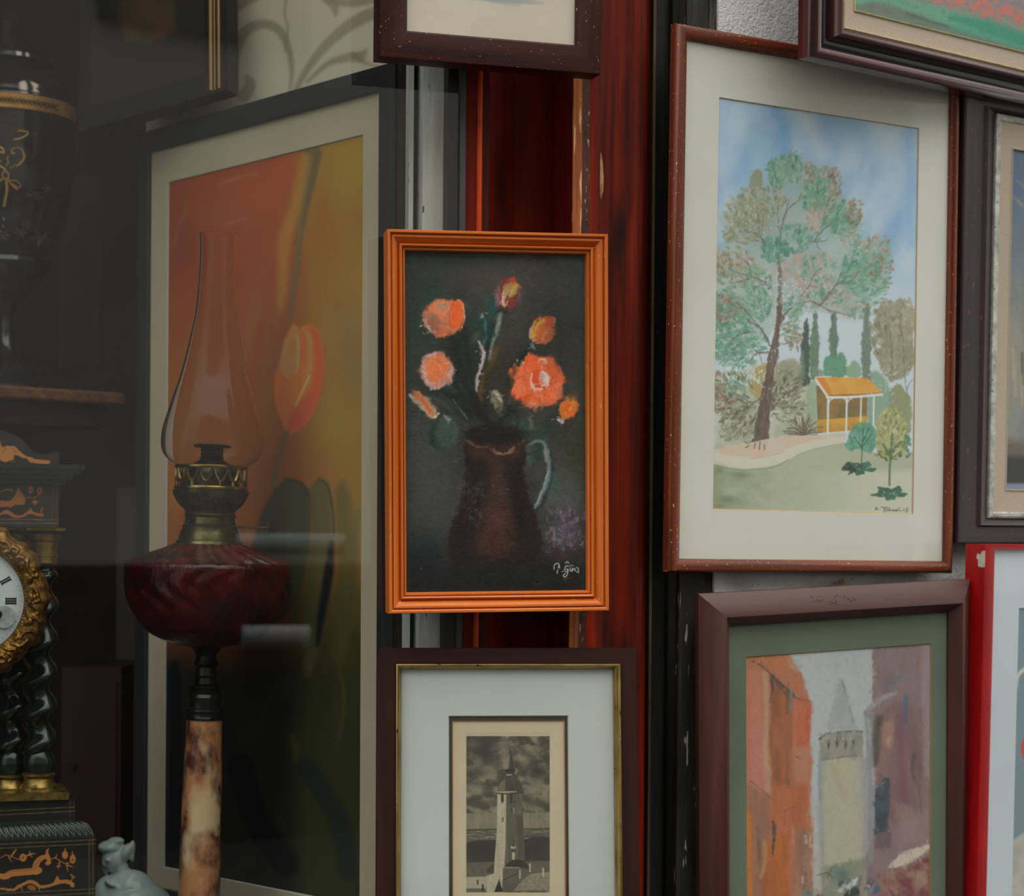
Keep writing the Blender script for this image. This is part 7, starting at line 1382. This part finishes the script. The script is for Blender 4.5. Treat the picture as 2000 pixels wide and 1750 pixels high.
# swirl-painted panel behind the tulip print
def paint_swirl():
    c = Canvas(255, -330, 860, 420, (128, 122, 112), res=.6, seed=23); c.tint((c.noise(120, 120, 1) - .4) * 2, (134, 128, 118), .7); S = (98, 92, 82)
    for p, w2 in [([(448, 175), (452, 120), (472, 70), (505, 48), (540, 55), (562, 90), (570, 140), (566, 175)], [18, 20, 16, 14, 13, 10, 6, 3]), ([(482, 150), (488, 165), (478, 186), (466, 192)], [6, 16, 18, 4]), ([(438, 32), (470, 10), (500, -10), (560, -60)], [8, 12, 14, 10]), ([(630, -10), (652, 10), (655, 30)], [14, 14, 3]), ([(576, 180), (600, 135), (640, 85), (690, 45), (740, 22), (800, 8)], [7, 10, 14, 17, 18, 16]), ([(600, 160), (640, 125), (680, 112), (704, 110), (716, 96)], [4, 8, 13, 15, 2]), ([(690, 108), (712, 122), (740, 130)], [8, 5, 2]), ([(640, 0), (690, 6), (740, -6), (800, -30)], [8, 12, 12, 8]), ([(556, 100), (562, 60), (556, 20), (566, -30)], [2, 3, 3, 2]), ([(600, -60), (660, -140), (640, -220), (560, -220), (520, -160)], [10, 14, 14, 10, 4])]:
        c.stroke(p, [q * 1.4 for q in w2], S, 7, .75)
    return c
x0, y0 = P9.loc(284, 420, -.06); x1, y1 = P9.loc(800, -300, -.06)
SW = empty('swirl_painted_panel', 'pale grey panel with brown brushed swirls, behind the top of the tulip print', 'panel', M=P9.mat4())
M_lin = paint_mat('painted_linen', rough=0.9, bump=0.0001, bscale=1500)
sheet('painted_face', P9, (x0, x1, -P9.H / 2, y1), paint_swirl(), M_lin, SW, z=-.060, k=3.9, step=2.5, haze=(50, 50, 46))
MB().box(x0, x1, -P9.H / 2, y1, -.072, -.0605).build('stretcher', M_board, SW)
# small picture at top left with a narrow gold edge
P10 = fit_rect([(150, -285), (437, -385), (437, 168), (150, 258)], 2.50, -47)
R10 = root('framed_dark_picture', P10, 'dark panel picture with one dull gold edge, hanging at top left above the tulip print')
o10 = outer_of(P10); x0_, x1_, y0_, y1_ = o10
MB().box(x0_, x1_, y0_, y1_, -.030, -.006).build('frame', mat('olive_black_wood', (26, 26, 20), (18, 18, 15), (30, 30, 3), 4, rough=.5), R10)
xa_ = P10.loc(401, 60, 0)[0]; xb_ = P10.loc(425, 60, 0)[0]
b = MB()
for u0, u1, rr in ((0, .42, .0036), (.42, .62, .0016), (.72, 1.0, .0026)):
    xm = xa_ + (xb_ - xa_) * (u0 + u1) / 2; b.tube([(xm, y0_ + .004, -.006), (xm, 0, -.006), (xm, y1_, -.006)], rr * 1.0, 10)
b.build('gold_bead', M_oldgold, R10, 50, label='dull gold vertical bead')
def paint_dark():
    c = Canvas(100, -400, 440, 300, (38, 36, 32), res=.4, seed=25); c.poly([(232, -60), (344, -60), (344, 60), (290, 86), (246, 80), (232, 40)], (66, 56, 32), 10, .9, col2=(84, 58, 40), tsx=40, tsy=60); return c
sheet('canvas', P10, (x0_ + .02, xa_ - .004, y0_ + .03, y1_ - .02), paint_dark(), M_pr, R10, z=-.0055, k=1.0, step=3)
# hung from the ceiling rail by two cords
b = MB(); yT = y1_
for sx in (-.6, .6): b.tube([(sx * o10[1], yT - .01, -.012), (sx * o10[1] * .8, yT + .10, -.014), (sx * o10[1] * .6, yT + .55, -.016)], .0008, 6)
b.build('hanging_cord', M_dark, R10)
# flat olive-brown panel deep in the shop
P11 = fit_rect([(116, 345), (194, 335), (194, 720), (116, 716)], 3.0, 5)
R11 = root('olive_panel', P11, 'dim olive-brown flat panel deep in the shop, right of the black urn')
MB().box(-P11.W / 2, P11.W / 2, -P11.H / 2, P11.H / 2, -.02, 0).build('flat_panel', mat('olive_brown_surface', (58, 52, 34), (66, 48, 34), (6, 6, 6), 4, rough=.9), R11)
MB().tube([(0, P11.H / 2 - .01, -.021), (0, P11.H / 2 + .55, -.021)], .0008, 6).build('hanging_cord', M_dark, R11)
# grey upright strip and a dark cabinet behind
strip_room = MB().box(float(at(228, 1050, 3.1)[0]), float(at(264, 1050, 3.1)[0]), 3.1, 3.15, 0.99, EYE + .08).build('trim_15', mat('grey_lilac_tone', (96, 92, 94), (78, 76, 78), (4, 4, 2), 3, rough=.7)); tag(strip_room, kind='structure')
kx0 = float(at(120, 1400, 2.82)[0]); kx1 = float(at(236, 1400, 2.82)[0])
CB = empty('small_cabinet', 'dim red-brown cabinet at the back between the clock columns and the tulip print', 'cabinet', loc=(kx0, 2.82, EYE - .503))
Hc = (1520 - 1050) / F * 2.82
MB().box(0, kx1 - kx0, 0, .18, 0.0, .30).build('carcass', mat('redbrown_veneer', (66, 36, 30), (48, 28, 24), (8, 8, 3), 4, rough=.4), CB)
dr = MB().box(.006, kx1 - kx0 - .006, -.006, 0, .02, .28).build('door', mat('redbrown_veneer', (66, 36, 30)), CB)
MB().lathe([(.003, 0), (.006, .008), (.004, .012)], 16).build('knob', M_burn, dr, 40).matrix_local = Matrix.Translation(Vector((.02, -.006, .15))) @ Matrix.Rotation(math.pi / 2, 4, 'X')

# warm shaded ceiling lamp of the shop, out of view above the display
ld = bpy.data.lights.new('shop_lamp', 'AREA'); ld.shape = 'DISK'; ld.size = 0.5; ld.energy = 4; ld.color = (1.0, 0.86, 0.68)
lo_ = bpy.data.objects.new('shop_lamp', ld); COL.objects.link(lo_); lo_.location = (-0.15, 2.32, EYE + 1.22); lo_.rotation_euler = (math.radians(8), math.radians(8), 0)
